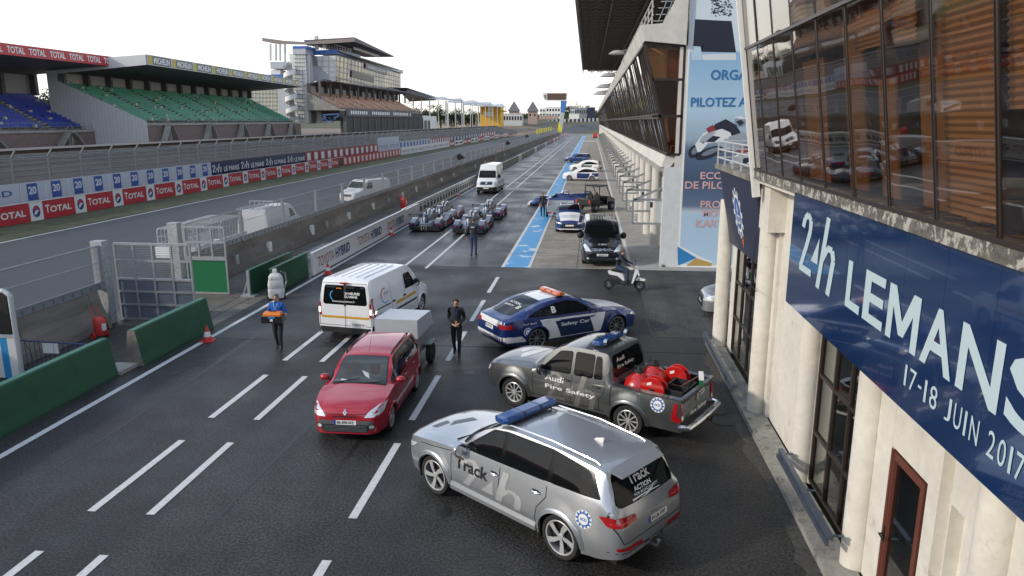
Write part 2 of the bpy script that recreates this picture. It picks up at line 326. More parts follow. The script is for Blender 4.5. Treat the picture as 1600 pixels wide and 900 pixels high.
ribbon('gravel_trap', GL, GR, M['tan'], -.05)
# painted markings
def mark(x0, y0, x1, y1, name='lane_marking', m=None):
    o = MB().box(x0, y0, .004, x1, y1, .009 if m is None else .0095).build(name, m or M['roadpaint']); return struct(o)
for k in range(-2, 5):
    y = 10.75+4.14*k
    for x in (-8.55, -7.47): mark(x, y, x+.15, y+2.92)
for k in range(-1, 5): mark(-3.97, 11.0+4.24*k, -3.82, 14.0+4.24*k)
mark(-8.60, 32.55, -8.46, 330); mark(-7.50, 32.55, -7.36, 330)
mark(-11.78, -5, -11.62, 400)
mark(-4.03, 33.2, -3.87, 345); mark(-2.80, 33.2, -2.66, 345); mark(-3.87, 33.2, -2.80, 345, 'blue_stripe', M['bluepaint'])
mark(1.86, 33.2, 2.02, 345, m=mat('apron line paint', (.66,.66,.64), .6, var=.1, vs_=5))
mark(-2.66, 250, 1.68, 258); 
for i in range(9):
    h = MB(); y = 33.4+.62*i; h.add([(-14.6,y,.0105),(-14.6,y+.22,.0105),(-13.1,y+1.9,.0105),(-13.1,y+1.68,.0105)], [(0,3,2,1)]); struct(h.build('hatch_marking', M['roadpaint']))
# seam, repairs and manholes
for (x0,y0,x1,y1) in ((-12,33.12,-2.7,33.17),(2.0,22.5,2.06,33.1),(-12,20.9,3.5,20.925)):
    struct(MB().box(x0,y0,.003,x1,y1,.0075).build('tar_seam', mat('tar', (.015,.015,.015), .4)))
random.seed(31); rub = mat('rubbered asphalt', (.018,.018,.019), .45, var=.3, vs_=5)
for (x0, y0, L_, bend) in ((-6.2,9,16,.9),(-4.8,9.3,16,.9),(-10.2,12,14,-.4),(-1.4,17,9,1.2),(-.1,17.2,8.6,1.2),(-5.6,34,40,.3),(-4.9,34,36,.3)):
    m = MB(); n = 24; vs = []
    for i in range(n+1):
        t = i/n; y = y0+L_*t; x = x0+bend*t*t; wd = .07*math.sin(PI*min(1,t*1.02+.01))*(.8+.4*random.random()); vs += [(x-wd,y,.0028+.0012*(y0 > 30)),(x+wd,y,.0028+.0012*(y0 > 30))]
    m.add(vs, [(2*i,2*i+1,2*i+3,2*i+2) for i in range(n)]); struct(m.build('rubber_mark', rub))
for i in range(26):
    x, y, r_ = random.uniform(-11,2.8), random.uniform(9,32), random.uniform(.03,.16); m = MB(); m.add([(x+r_*random.uniform(.7,1.3)*math.cos(a*PI/6), y+r_*random.uniform(.7,1.4)*math.sin(a*PI/6), .0032) for a in range(12)], [tuple(range(12))]); struct(m.build('oil_spot', rub))
def manhole(px, py, r, lab):
    c = P(px, py); o = MB().lathe([(0,.012),(r*.9,.012),(r*.9,.008),(r,.008),(r,.004)], 20, c=(c.x,c.y,0)).build('manhole_cover', mat('cast iron', (.05,.05,.05), .6, .4, var=.3, vs_=20))
    o.location = (0,0,0); tag(o, lab, 'manhole cover', 'manhole covers behind the pickup truck')
manhole(1120, 643, .22, 'small round manhole cover, the one farther from the camera, behind the grey pickup')
manhole(1129, 659, .26, 'round manhole cover, the one nearer the camera, behind the grey pickup')
# kerb along the near building
kb = MB(); yk = 4.0
while yk < 21.6: kb.box(3.58+random.uniform(-.008,.008), yk, 0, 4.05, yk+1.19, .12); yk += 1.2
struct(kb.build('kerb', mat('worn kerb concrete', (.30,.29,.26), .9, var=.3, vs_=5, bump=.4, bs=25, tint=((.07,.065,.06),2.5,.52,.66))))
dirt = MB(); n=60
vs=[]; 
for i in range(n+1):
    y = 4+17*i/n; a = .10+.14*random.random()+.12*abs(math.sin(i*.21)); vs += [(3.58,y,.0035),(3.58-a,y,.0035)]
dirt.add(vs, [(2*i,2*i+1,2*i+3,2*i+2) for i in range(n)]); tag(dirt.build('gutter_dirt', mat('gutter dirt', (.062,.060,.055), .95, var=.5, vs_=9)), kind='stuff', label='pale dirt collected along the kerb of the near building', cat='dirt')

# ------------------------------------------------------------ near building on the right
nb = thing('pit_building', (4,13,0), 0, 'cream rendered building with tilted bronze glass storey and navy banner on its wall', 'building')
def part(m, name, mt, par=nb, **k): return m.build(name, mt, par, world=True, **k)
XW = 4.10
def wallseg(y0, y1, z0, z1, x=XW, th=.3, name='wall', m='render'): return part(MB().box(x, y0, z0, x+th, y1, z1), name, M[m])
wallseg(12.9, 16.72, .1, 5.30); wallseg(20.7, 21.3, .1, 5.32); wallseg(16.72, 20.7, 3.25, 5.32, x=XW+.02)
wallseg(10.15, 12.9, 3.4, 5.30, x=XW+.004); wallseg(9.62, 10.15, .1, 5.30); wallseg(8.55, 9.62, 2.36, 5.30, x=XW+.004)
wallseg(8.27, 8.55, .1, 5.30); wallseg(7.99, 8.27, .1, 5.30, x=XW+.14, name='recess'); wallseg(7.97, 7.99, .1, 5.30)
wallseg(7.6, 7.97, 2.42, 5.30); wallseg(7.6, 7.97, .1, 2.42, x=XW+.16, name='niche_back'); wallseg(2, 7.6, .1, 5.30)
wallseg(2, 16.38, 5.3, 5.41, x=3.6, th=.7, name='soffit')
for (x, y, h) in ((3.9,21.5,4.42),(3.9,16.4,4.5),(4.0,13.1,5.1),(4.06,10.35,5.1),(4.06,7.0,5.1),(4.06,3.8,5.1)):
    part(MB().lathe([(.0,h),(.2,h),(.2,.1),(0,.1)], 28, c=(x,y,0)), 'pillar', M['render'], smooth=True, ang=30)
wallseg(15.9, 16.74, 4.3, 5.40, x=3.74, th=.5, name='pier_head'); wallseg(16.0, 16.30, .1, 4.3, x=4.02, th=.1, name='pier_head')
# two tall windows, their frames and panes
def win(ys, zs, x, name='window', dirt=False):
    f = MB()
    for y in ys: f.box(x-.03, y-.03, zs[0], x+.05, y+.03, zs[-1])
    for z in zs: f.box(x-.024, ys[0], z-.03, x+.045, ys[-1], z+.03)
    fr = part(f, name, M['brown'])
    gm = glassm('window glass', (.55,.58,.56), .10, .25, .7)
    for i in range(len(ys)-1):
        for j in range(len(zs)-1):
            o = MB().box(x+.008, ys[i]+.03, zs[j]+.03, x+.016, ys[i+1]-.03, zs[j+1]-.03).build('pane', gm, fr); o.location = -nb.location
win([16.75,17.75,18.75,19.75,20.65], [.25,1.25,2.25,3.2], 4.12); win([10.2,11.3,12.05,12.85], [.2,1.15,2.24,3.38], 4.12)
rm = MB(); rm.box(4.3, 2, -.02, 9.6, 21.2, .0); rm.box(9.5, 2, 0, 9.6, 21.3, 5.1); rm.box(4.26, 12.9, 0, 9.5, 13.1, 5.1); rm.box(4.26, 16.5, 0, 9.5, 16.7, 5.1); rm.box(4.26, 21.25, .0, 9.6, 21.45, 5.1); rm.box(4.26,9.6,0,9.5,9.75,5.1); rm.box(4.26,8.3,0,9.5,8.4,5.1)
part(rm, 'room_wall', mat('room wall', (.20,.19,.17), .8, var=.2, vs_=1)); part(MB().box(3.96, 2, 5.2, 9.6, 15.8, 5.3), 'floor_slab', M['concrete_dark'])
part(MB().lathe([(0,3.3),(.2,3.3),(.2,0),(0,0)], 20, c=(5.3,12.2,0)), 'inner_pillar', M['render'], smooth=True, ang=30); part(MB().box(5.9,11.3,0,6.4,11.7,1.5), 'cupboard', mat('ochre', (.5,.26,.03), .5)); part(MB().box(6.4,10.3,0,6.9,11.1,1.1), 'counter', M['render'])
# timber framed glass door
d = MB(); y0, y1, x = 8.6, 9.58, XW+.02
d.box(x-.03,y0,.12,x+.06,y0+.10,2.33); d.box(x-.03,y1-.10,.12,x+.06,y1,2.33); d.box(x-.028,y0+.1,2.22,x+.058,y1-.1,2.33); d.box(x-.028,y0+.1,.12,x+.058,y1-.1,.34)
d.box(x-.045,y1-.05,.12,x-.03,y1,2.35)
do = part(d, 'door', M['wood']); o = MB().box(x+.01,y0+.1,.34,x+.02,y1-.1,2.22).build('pane', glassm('door glass', (.42,.45,.42), .10), do); o.location = -nb.location
o = MB().tube([(x-.03,y1-.06,1.12),(x-.10,y1-.06,1.12),(x-.11,y1-.22,1.12)], .014).tube([(x-.03,y1-.06,1.0),(x-.035,y1-.06,1.24)], .018).build('handle', M['black'], do); o.location = -nb.location
part(MB().box(4.5, 8.7, .1, 4.6, 9.05, 2.3), 'curtain', M['render'])
# rails in front of the windows
for (ya, yb, x, z) in ((10.05,13.0,3.60,.66),(17.0,21.6,3.50,.42)):
    r = MB(); r.box(x-.05,ya,z,x+.03,yb,z+.07); r.box(x-.075,ya,z-.10,x-.03,yb,z-.02)
    n = 2
    for i in range(n+1):
        y = ya+.1+(yb-ya-.2)*i/n
        r.box(x+.03, y-.03, z+.01, x+.2, y+.03, z+.02)
    rl = thing('guard_rail', (x,ya,0), 0, 'dark steel rail in front of the tall window '+('between the cream pillars nearest the camera' if ya<12 else 'below the navy gear emblem panel'), 'rail', 'rails in front of the windows')
    r.build('rail', mat('blue grey steel', (.10,.12,.16), .35, .4, var=.15, vs_=6), rl, world=True)
# banner
bt, bb, bx = 5.41, 3.45, 3.53
ban = thing('banner', (bx,14.4,3.4), 0, 'long navy banner reading 24h LE MANS on the near cream wall', 'banner')
pn = MB(); ye = 14.25
k = 0; edges = [13.28,12.3,11.35,10.4,9.45,8.5,7.55,6.6,5.65,4.7]
for a, b_ in zip(edges[1:], edges[:-1]):
    pn = MB().box(bx, a+.003, bb, bx+.05, b_-.003, bt); o = pn.build('panel', mat('navy gloss print', (.010,.032,.105), .10, coat=.9, bump=.06, bs=.9, var=.0), ban, world=True)
letm = mat('pale print', (.50,.62,.66), .35)
def ontile(u, v): return (bx-.006, u, v)
def bl(s, ya, yb, za, zb, **k): m = MB(); letters(m, s, 0, 0, 1, 1, lambda u, v: (bx-.006, ya+(yb-ya)*u, za+(zb-za)*v), **k); m.build('lettering', letm, ban, world=True)
# the big numeral, drawn as outlines
def strip(pts, wd):  # thick stroke as a list of quads
    m = []
    for a, b2 in zip(pts[:-1], pts[1:]):
        dx, dy = b2[0]-a[0], b2[1]-a[1]; L = math.hypot(dx,dy); nx, ny = -dy/L*wd/2, dx/L*wd/2; m.append([(a[0]+nx,a[1]+ny),(a[0]-nx,a[1]-ny),(b2[0]-nx,b2[1]-ny),(b2[0]+nx,b2[1]+ny)])
    return m
def logo24(m, f, w=1.):
    """the slanted 24h mark in a unit box"""
    for s in (strip([(.02,.72),(.05,.86),(.13,.93),(.21,.86),(.215,.72),(.16,.52),(.03,.14)], .085), strip([(.0,.13),(.32,.13)], .10),
              strip([(.26,.30),(.44,.86)], .0), strip([(.62,1.0),(.50,.0)], .085), strip([(.555,.42),(.65,.60),(.76,.60),(.80,.48),(.74,.0)], .085)):
        for q in s: poly(m, q, f)
    poly(m, [(.29,.31),(.455,.68),(.455,.31)], f)
    return m
m = MB(); logo24(m, lambda u, v: (bx-.006-.0003*(int(u*37)%3), 12.6+(10.5-12.6)*u, 4.08+(5.2-4.08)*v)); m.build('lettering', letm, ban, world=True)
for ch, a_, c_ in (('L',10.28,9.74),('E',9.62,8.96),('A',7.90,7.20),('N',7.10,6.36),('S',6.26,5.5)): bl(ch, a_, c_, 4.12, 4.76, bold=.02)
m = MB(); mp_ = [(0,0),(0,1),(.22,1),(.5,.42),(.78,1),(1,1),(1,0),(.82,0),(.82,.62),(.58,.16),(.42,.16),(.18,.62),(.18,0)]; poly(m, mp_, lambda u,v: (bx-.006, 8.84+(8.0-8.84)*u, 4.12+.64*v)); m.build('lettering', letm, ban, world=True)
for ch, a_, c_ in (('1',8.19,8.14),('7',8.06,7.9),('-',7.84,7.76),('1',7.69,7.64),('8',7.56,7.4),('J',7.22,7.1),('U',7.04,6.9),('I',6.84,6.80),('N',6.73,6.58),('2',6.42,6.3),('0',6.25,6.13),('1',6.075,6.035),('7',5.98,5.86)):
    bl(ch, a_, c_, 3.73 if ch != '-' else 3.83, 3.97 if ch != '-' else 3.86, bold=0)
# gear emblem panel, leaning outward
def F3(p, q, r): # unit coords -> plane
    p, q, r = Vector(p), Vector(q), Vector(r); return lambda u, v, e=0: p+(q-p)*u+(r-p)*v+e*((q-p).cross(r-p)).normalized()
ep = thing('emblem_panel', (3.7,18,3.3), 0, 'dark navy panel with a gear shaped round emblem between two cream pillars', 'panel')
ea = F3((3.98,21.2,3.24),(3.98,16.75,3.30),(3.56,21.2,5.30))
q = MB(); 
for e in (0, .05): pass
q.add([ea(0,0),ea(1,0),ea(1,1),ea(0,1),ea(0,0,-.06),ea(1,0,-.06),ea(1,1,-.06),ea(0,1,-.06)], [(0,1,2,3),(7,6,5,4),(0,4,5,1),(1,5,6,2),(2,6,7,3),(3,7,4,0)])
def emblem(par, f, asp, parts=True, world=True, name='emblem', text='ACO'):
    """gear emblem; f(u,v,e) unit square centred .5; asp = height/width ratio of the square in metres"""
    K = asp if asp > 0 else 1
    def g2(r, a): return (.5+r*math.cos(a), .5+r*math.sin(a)*K)
    w_ = MB(); pts = []
    for k in range(12):
        a = 2*PI*k/12
        for (dr, da) in ((.36,-.13),(.48,-.10),(.48,.10),(.36,.13)): pts.append(g2(dr, a+da))
    w_.add([f(.5,.5,.004)]+[f(*p, .004) for p in pts], [(0,i+1,(i+1)%len(pts)+1) for i in range(len(pts))])
    w_.build(name, M['white'], par, world=world)
    b = MB(); pts = [g2(.30, 2*PI*k/24) for k in range(24)]; b.add([f(*p, .007) for p in pts], [tuple(range(24))])
    for k in range(12):
        a = 2*PI*(k+.5)/12; b.add([f(*g2(.40,a-.07),.007), f(*g2(.46,a-.07),.007), f(*g2(.46,a+.07),.007), f(*g2(.40,a+.07),.007)], [(0,1,2,3)])
    b.build(name+'_ring', mat('emblem blue', (.02,.12,.42), .4), par, world=world)
    t = MB(); letters(t, text[0], .42, .5, .58, .5+.20*K, lambda u,v: f(u,v,.010), bold=.03); letters(t, text[1:], .30, .5-.2*K, .70, .48, lambda u,v: f(u,v,.010), bold=.03)
    t.build(name+'_letters', M['white'], par, world=world)
q.build('board', M['navy2'], ep, world=True, fix=True)
def femb(u, v, e=0): return ea(.30+.26*u, .17+.66*v, e)
emblem(ep, lambda u,v,e: femb(u,v,e), 1.0)
t = MB(); t.add([femb(.56,.0,.004),femb(.62,-.16,.004),femb(.70,-.05,.004),femb(.76,.06,.004)], [(0,1,2,3)]); t.build('emblem_ribbon', M['orange'], ep, world=True)
# terrace with rail above the emblem
tr = MB().box(3.44,16.4,5.32,7,21.3,5.44); part(tr, 'terrace_slab', M['concrete_dark'])
rl = MB(); zt = 5.44
for z in (5.62,5.84,6.06): rl.tube([(3.5,16.5,z),(3.5,21.2,z),(7,21.2,z)], .022)
for y in (21.2,20.1,19.0,17.9,16.8): rl.beam((3.5,y,5.44),(3.5,y,6.05),.04)
for x in (4.6,5.7): rl.beam((x,21.2,5.44),(x,21.2,6.05),.04)
part(rl, 'terrace_rail', M['steel_l'])
# leaning glass storey
gx0, gz0 = 3.50, 5.60; LEAN = .150
def gl(y, z, e=0): return Vector((gx0-(z-gz0)*LEAN-e, y, z))
part(MB().box(3.47,2.0,5.415,3.9,16.38,5.60), 'ledge', mat('peeling ledge', (.13,.12,.105), .9, var=.5, vs_=10, bump=.6, bs=18, tint=((.42,.40,.35),6,.50,.56)))
YM = [16.34,15.28,14.02,12.78,11.47,10.23,9.03,7.81,6.63,5.42,4.2]
ZT = [5.60,8.05,10.4,12.9]
fr = MB()
for y in YM: fr.beam(gl(y,5.60,.0), gl(y,12.9,.0), .03, .02, up=(1,0,0))
for z in ZT: fr.beam(gl(YM[0],z,.024), gl(YM[-1],z,.024), .035, .05)
for y in YM: fr.beam(gl(y+.05,5.60,.0), gl(y+.05,12.9,.0), .012, .02, up=(1,0,0))
gf = part(fr, 'glazing_frame', M['brown'])
gm = glassm('bronze glass', (.76,.66,.55), .08, .14, .5)
for i in range(len(YM)-1):
    for j in range(3):
        a, b_, c, e_ = gl(YM[i]-.02,ZT[j]+.03), gl(YM[i+1]+.02,ZT[j]+.03), gl(YM[i+1]+.02,ZT[j+1]-.03), gl(YM[i]-.02,ZT[j+1]-.03); o_ = Vector((.012,0,0))
        # every pane sits a hair differently in its frame, which breaks the mirrored picture
        tw = random.uniform(-.012,.012); a.x += tw; e_.x += tw*.5; c.x -= tw*.4
        pm = MB(); pm.add([a,b_,c,e_,a+o_,b_+o_,c+o_,e_+o_], [(0,1,2,3),(7,6,5,4)]); o = pm.build('pane', gm, gf); o.location = -nb.location
em = MB(); em.beam(gl(16.42,5.0,.02), gl(16.42,12.9,.02), .10, .16, up=(1,0,0)); part(em, 'corner_post', M['white'])
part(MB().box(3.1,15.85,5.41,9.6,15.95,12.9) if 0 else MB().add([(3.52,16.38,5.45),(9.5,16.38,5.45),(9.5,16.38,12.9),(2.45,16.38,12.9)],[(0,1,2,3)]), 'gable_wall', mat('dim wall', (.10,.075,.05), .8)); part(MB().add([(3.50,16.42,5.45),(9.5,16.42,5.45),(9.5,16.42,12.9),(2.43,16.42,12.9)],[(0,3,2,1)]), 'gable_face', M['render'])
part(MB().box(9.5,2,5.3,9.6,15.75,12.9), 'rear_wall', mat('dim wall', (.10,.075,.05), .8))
part(MB().box(4.0,2,7.80,9.5,15.7,7.95), 'upper_floor', M['concrete_dark'])
# amber boards and blinds behind the glass
def inner(y0, y1, z0, z1, e, mt, name):
    y0 += .95; y1 += .9; z0 += .12; z1 += .12
    a, b_, c, d_ = gl(y0,z0,-e), gl(y1,z0,-e), gl(y1,z1,-e), gl(y0,z1,-e); o_ = Vector((.03,0,0))
    part(MB().add([a,b_,c,d_,a+o_,b_+o_,c+o_,d_+o_], [(0,1,2,3),(7,6,5,4),(0,4,5,1),(1,5,6,2),(2,6,7,3),(3,7,4,0)]), name, mt)
for (a, b_, z0, z1) in ((10.75,10.05,5.5,7.8),(9.45,8.95,5.5,7.0),(9.45,8.95,7.25,7.8),(8.2,7.5,5.5,7.7),(6.0,5.3,5.5,6.6),(12.0,11.3,8.1,10.2),(10.8,9.9,8.1,10.3),(9.6,8.7,8.1,10.3),(8.4,7.6,8.1,10.3),(13.3,12.6,8.1,10.2)):
    inner(a, b_, z0, z1, .42, M['amber'], 'amber_board')
def blind(y0, y1, z0, z1, pitch, mt, e=.14):
    y0 += .66; y1 += .64; z0 += .12; z1 += .12; pitch *= .8
    b = MB(); z = z1; vs = []; k = 0
    while z > z0: d_ = Vector((.024*(k % 2),0,0)); vs += [gl(y0,z,-e)+d_, gl(y1,z,-e)+d_]; z -= pitch*.5; k += 1
    b.add(vs, [(2*i,2*i+1,2*i+3,2*i+2) for i in range(k-1)])
    part(b, 'blind', mt)
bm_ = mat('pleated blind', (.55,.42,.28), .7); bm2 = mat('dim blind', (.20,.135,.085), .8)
blind(7.30,6.35,5.55,7.75,.085,bm_); blind(6.12,5.15,6.55,7.80,.085,bm_); blind(9.72,8.75,7.35,7.8,.07,bm_); blind(8.5,7.9,7.3,7.8,.07,bm_)
blind(5.0,3.95,5.55,7.8,.085,bm_); blind(7.3,6.35,8.1,10.3,.085,bm_); blind(6.15,5.2,8.1,10.3,.085,bm_)
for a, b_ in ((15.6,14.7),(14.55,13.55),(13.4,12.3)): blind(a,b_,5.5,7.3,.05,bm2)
blind(12.2,11.08,5.55,7.4,.045,bm_)
tb = MB().box(4.1,8.0,5.3,4.7,8.6,5.75); part(tb, 'desk', M['render']); part(MB().box(2.4,2,12.9,9.6,16.3,13.0), 'roof_slab', M['concrete_dark']); part(MB().box(2.5,1.9,5.3,9.6,2.0,12.9), 'end_wall', M['concrete_dark'])
# antenna wire clamp on the pillar
o = MB().tube([(3.62,16.4,4.2),(3.60,16.4,3.1),(3.5,16.2,3.0)], .008).tube([(3.60,16.7,3.05),(3.60,15.9,3.02)], .008).build('cable_clamp', M['black'], nb); o.location = -nb.location
# ------------------------------------------------------------ far pit building
fb = thing('pit_garage_building', (4,34,0), 0, 'long pit garage building with leaning bronze glass and a row of round piers', 'building')
def fpart(m, name, mt, par=fb, **k): return m.build(name, mt, par, world=True, **k)
YE, YF = 34.2, 330.
A1, A2, A3, A4 = PY(1006.5,66,YE), PY(1044,241.5,YE), PY(1062,241.5,YE), PY(1070,72,YE)
xb, zb_ = A2.x, A2.z; xt, zt_ = A1.x, A1.z
def fg(y, t, e=0): return Vector((xb+(xt-xb)*t-e, y, zb_+(zt_-zb_)*t))
pitch = 1.19
mu = MB(); y = YE; ys_ = []
while y < 150: ys_.append(y); y += pitch
ys2 = ys_+[150+6*i for i in range(31)]
for y in ys2: (mu.beam(fg(y,0,.02), fg(y,.34,.02), .07, .05, up=(1,0,0)), mu.beam(fg(y,.34,.01), fg(y,1,.01), .03 if y < 150 else .12, .04, up=(1,0,0)))
for t in (0,.335,.36,.98): mu.beam(fg(YE,t,.05), fg(YF,t,.05), .06, .10)
mo = fpart(mu, 'glazing_frame', M['brown'])
g2 = glassm('mirror glass', (.42,.32,.24), .50, .35, .35, gl=.03)
def pane(y0, y1, t0, t1):
    tw = random.uniform(-.05,.05)
    o = MB().add([fg(y0,t0,tw),fg(y1,t0,0),fg(y1,t1,tw*.6),fg(y0,t1,0)], [(0,1,2,3)]).build('pane', g2, mo); o.location = -fb.location
for i in range(len(ys_)-1):
    if i < 60:
        pane(ys_[i]+.04, ys_[i+1]-.04, .005, .33); pane(ys_[i]+.04, ys_[i+1]-.04, .37, .97)
m = MB(); y = ys_[60]+.04; yy = [y+3.57*k for k in range(int((YF-y)/3.57))]
for a in yy: m.add([fg(a,.0,0),fg(a+3.5,.0,0.01),fg(a+3.5,.97,0),fg(a,.97,0.01)], [(0,1,2,3)])
o = fpart(m, 'far_glazing', g2); o['kind'] = 'stuff'
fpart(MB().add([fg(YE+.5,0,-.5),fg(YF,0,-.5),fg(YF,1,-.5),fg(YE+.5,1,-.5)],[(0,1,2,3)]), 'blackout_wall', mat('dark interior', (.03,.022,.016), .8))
# end glazing with amber boards inside
ef = MB(); e = YE-.05
for a, b_ in ((A1,A2),(A3,A4),(A1,A4),(A2,A3)): ef.beam((a.x,e,a.z),(b_.x,e,b_.z), .12, .10, up=(0,1,0))
for py_ in (124.5,181.5): a = PY(1019,py_,YE); b_ = PY(1066,py_,YE); ef.beam((a.x,e,a.z),(b_.x,e,b_.z), .12, .10, up=(0,1,0))
eo = fpart(ef, 'end_frame', M['brown'])
o = MB().add([(p.x, YE+.0, p.z) for p in (A1,A2,A3,A4)], [(0,1,2,3)]).build('pane', glassm('end glass', (.72,.55,.42), .06), eo); o.location = -fb.location
def epoly(pts, Y, name, m_): 
    v = [PY(a,b,Y) for a,b in pts]; return fpart(MB().add(v+[q+Vector((0,.05,0)) for q in v], [tuple(range(len(v)))]), name, m_)
epoly([(1010,75),(1070,75),(1066,122),(1022,122)], YE+.45, 'amber_board', M['amber'])
epoly([(1043,78),(1070,78),(1066,122),(1043,122)], YE+.40, 'curtain', mat('rust curtain', (.18,.07,.03), .8))
epoly([(1020,127),(1067,127),(1064,180),(1031,180)], YE+.4, 'dark_screen', mat('maroon dark', (.035,.015,.012), .6))
epoly([(1031,184),(1064,184),(1062,240),(1044,240)], YE+.45, 'timber_board', mat('rust timber', (.12,.045,.02), .6))
epoly([(1036,184),(1043,184),(1046,222),(1043,222)], YE+.38, 'curtain', M['amber'])
o = MB(); a = PY(1047,227,YE+.3); b_ = PY(1060,238,YE+.3); o.box(a.x,YE+.25,a.z-.05,b_.x,YE+.35,a.z).box(a.x,YE+.25,b_.z,a.x+.05,YE+.35,a.z).box(b_.x-.05,YE+.25,b_.z,b_.x,YE+.35,a.z); fpart(o, 'chair_back', M['amber'])
# spandrel, ceiling slab and parapet
zs0 = PY(1045,261,YE).z
sp_ = MB().prism([(PY(1033,261,YE).x, zs0),(PY(1047,261,YE).x+.0, zs0),(A3.x, zb_-.06),(xb-.12, zb_-.06)], YE+.02, YF, 'Y'); fpart(sp_, 'spandrel', M['render_w'])
fpart(MB().box(3.05,YE+.1,zs0-.0,9,YF,zs0-.2), 'ceiling_slab', M['concrete'])
tp = [PY(*q,YE) for q in ((1000.5,40.5),(1007,65),(1071,71),(1077,-40),(1035,37.5))]
prf = [(p.x, p.z) for p in tp]
pa = MB().prism([(tp[0].x,tp[0].z),(tp[1].x,tp[1].z+.02),(tp[2].x-.3,tp[1].z+.02),(tp[2].x-.3,tp[0].z+.2)], YE+.05, YF, 'Y'); fpart(pa, 'parapet', M['render_w'])
gw = MB().prism([(tp[0].x,tp[0].z),(tp[1].x,tp[1].z),(tp[2].x,tp[2].z),(tp[3].x,tp[3].z),(tp[4].x,tp[4].z)], YE-.3, YE+.04, 'Y'); fpart(gw, 'gable_wall', M['render_w'])
# end pier, round piers, garage wall
fpart(MB().box(3.29,YE-.1,0,4.12,YE+.3,zs0+.0), 'end_pier', mat('cool white render', (.60,.62,.63), .8, var=.08, vs_=3, tint=((.4,.4,.4),2,.6,.8)))
fpart(MB().box(3.75,YE-.099,zs0,4.12,YE+.3,tp[2].z), 'end_pier', M['render_w'])
pc = MB().lathe([(0,zs0-.2),(.26,zs0-.2),(.26,0),(0,0)], 16, c=(0,0,0)); p0 = pc.build('pier', M['render_w'], fb, smooth=True, ang=30); YP = [39.4+5.0*k for k in range(58)]
for i, y in enumerate(YP):
    o = p0 if i == 0 else p0.copy()
    if i: COL.objects.link(o)
    o.location = (3.44-4, y-34, 0)
fpart(MB().box(4.9,YE+.3,0,5.1,YF,zs0-.2), 'garage_wall', mat('garage wall', (.34,.33,.31), .8, var=.15, vs_=.4))
gd = MB().box(4.86,0,.05,4.9,3.6,3.0); g0 = gd.build('roller_door', M['steel_l'], fb)
for i in range(30):
    o = g0 if i == 0 else g0.copy()
    if i: COL.objects.link(o)
    o.location = (-4, 34.9-34+4.75*i, 0)
# pit lane gantries
ga = thing('pit_gantry', (3.4,34.5,0), 0, 'grey steel equipment frame on the white end pier, nearest of the row', 'gantry', 'steel equipment frames along the garages')
f = MB(); z0, z1, xl, xr = 1.95, 3.05, -1.42, -.02
for a, b_ in (((xl,0,z0),(xr,0,z0)),((xl,0,z1),(xr+.35,0,z1)),((xl,0,z0),(xl,0,z1)),((xr,0,z0),(xr,0,z1+.5))): f.beam(a,b_,.09)
f.beam((xl+.05,0,z1),(xr+.4,0,z1+.78),.09); f.beam((xl,.7,z1),(xr+.35,.0,z1),.05); f.beam((xr,0,z0),(xr+.32,0,z0),.12); f.build('frame', mat('gantry steel', (.30,.31,.32), .5, .3, var=.15, vs_=5), ga)
MB().box(xr-.36,-.03,z0+.05,xr-.06,.03,z1-.05).build('plate', M['steel_l'], ga)
for z in (z0,z1,z1+.78): MB().box(xr+.12,-.10,z-.07,xr+.42,.10,z+.07).build('bracket', M['steel'], ga)
h = MB()
for i in range(7): h.add([(xl+.05,-.05,z0+.08+.13*i),(xl+.12,-.05,z0+.08+.13*i),(xl+.12,-.05,z0+.15+.13*i),(xl+.05,-.05,z0+.12+.13*i)], [(0,1,2,3)])
for i in range(7): h.add([(xl+.1+.13*i,-.05,z0+.05),(xl+.16+.13*i,-.05,z0+.05),(xl+.19+.13*i,-.05,z0+.11),(xl+.13+.13*i,-.05,z0+.11)], [(0,1,2,3)])
h.build('hazard_stripes', M['white'], ga); MB().box(xr-.62,-.06,z1-.35,xr-.5,.06,z1-.1).build('lamp_box', M['dark'], ga)
for i in range(34): dup(ga, (3.34, 39.4+5.0*i, 0), label='grey steel equipment frame on a round pier of the garages', group='steel equipment frames along the garages')
# roof of the grandstand above the garages
rf = thing('grandstand_roof', (5,100,17), 0, 'wide dark ribbed roof over the stand on top of the garages', 'roof')
zr = 17.0; ya, yb = 30., 161.
xa, xc = -1.2, -1.95
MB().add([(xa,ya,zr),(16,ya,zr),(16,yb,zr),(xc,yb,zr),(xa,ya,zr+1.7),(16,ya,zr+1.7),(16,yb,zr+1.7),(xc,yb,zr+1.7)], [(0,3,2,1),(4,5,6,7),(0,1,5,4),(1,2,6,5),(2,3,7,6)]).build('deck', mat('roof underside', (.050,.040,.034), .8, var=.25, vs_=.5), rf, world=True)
MB().add([(xa-.3,ya,zr-.15),(xc-.3,yb,zr-.15),(xc-.3,yb,zr+1.75),(xa-.3,ya,zr+1.75),(xa-.01,ya,zr-.15),(xc-.01,yb,zr-.15),(xc-.01,yb,zr+1.75),(xa-.01,ya,zr+1.75)], [(0,3,2,1),(4,5,6,7),(0,1,5,4),(3,7,6,2),(1,2,6,5)]).build('fascia', mat('beige fascia', (.30,.28,.25), .7, var=.1, vs_=.5), rf, world=True)
rb = MB(); yy = ya
while yy < yb:
    rb.beam((xa+.1,yy,zr-.25),(15,yy,zr-.25),.14,.10)
    for k in range(9): rb.beam((xa+1.8*k,yy,zr-.25),(xa+1.8*k+.9,yy+1.1,zr-.55),.06); rb.beam((xa+1.8*k+.9,yy+1.1,zr-.55),(xa+1.8*k+1.8,yy,zr-.25),.06)
    yy += 2.2
for k in range(5): rb.beam((xa+2.9*k,ya,zr-.55),(xc+2.9*k,yb,zr-.55),.12)
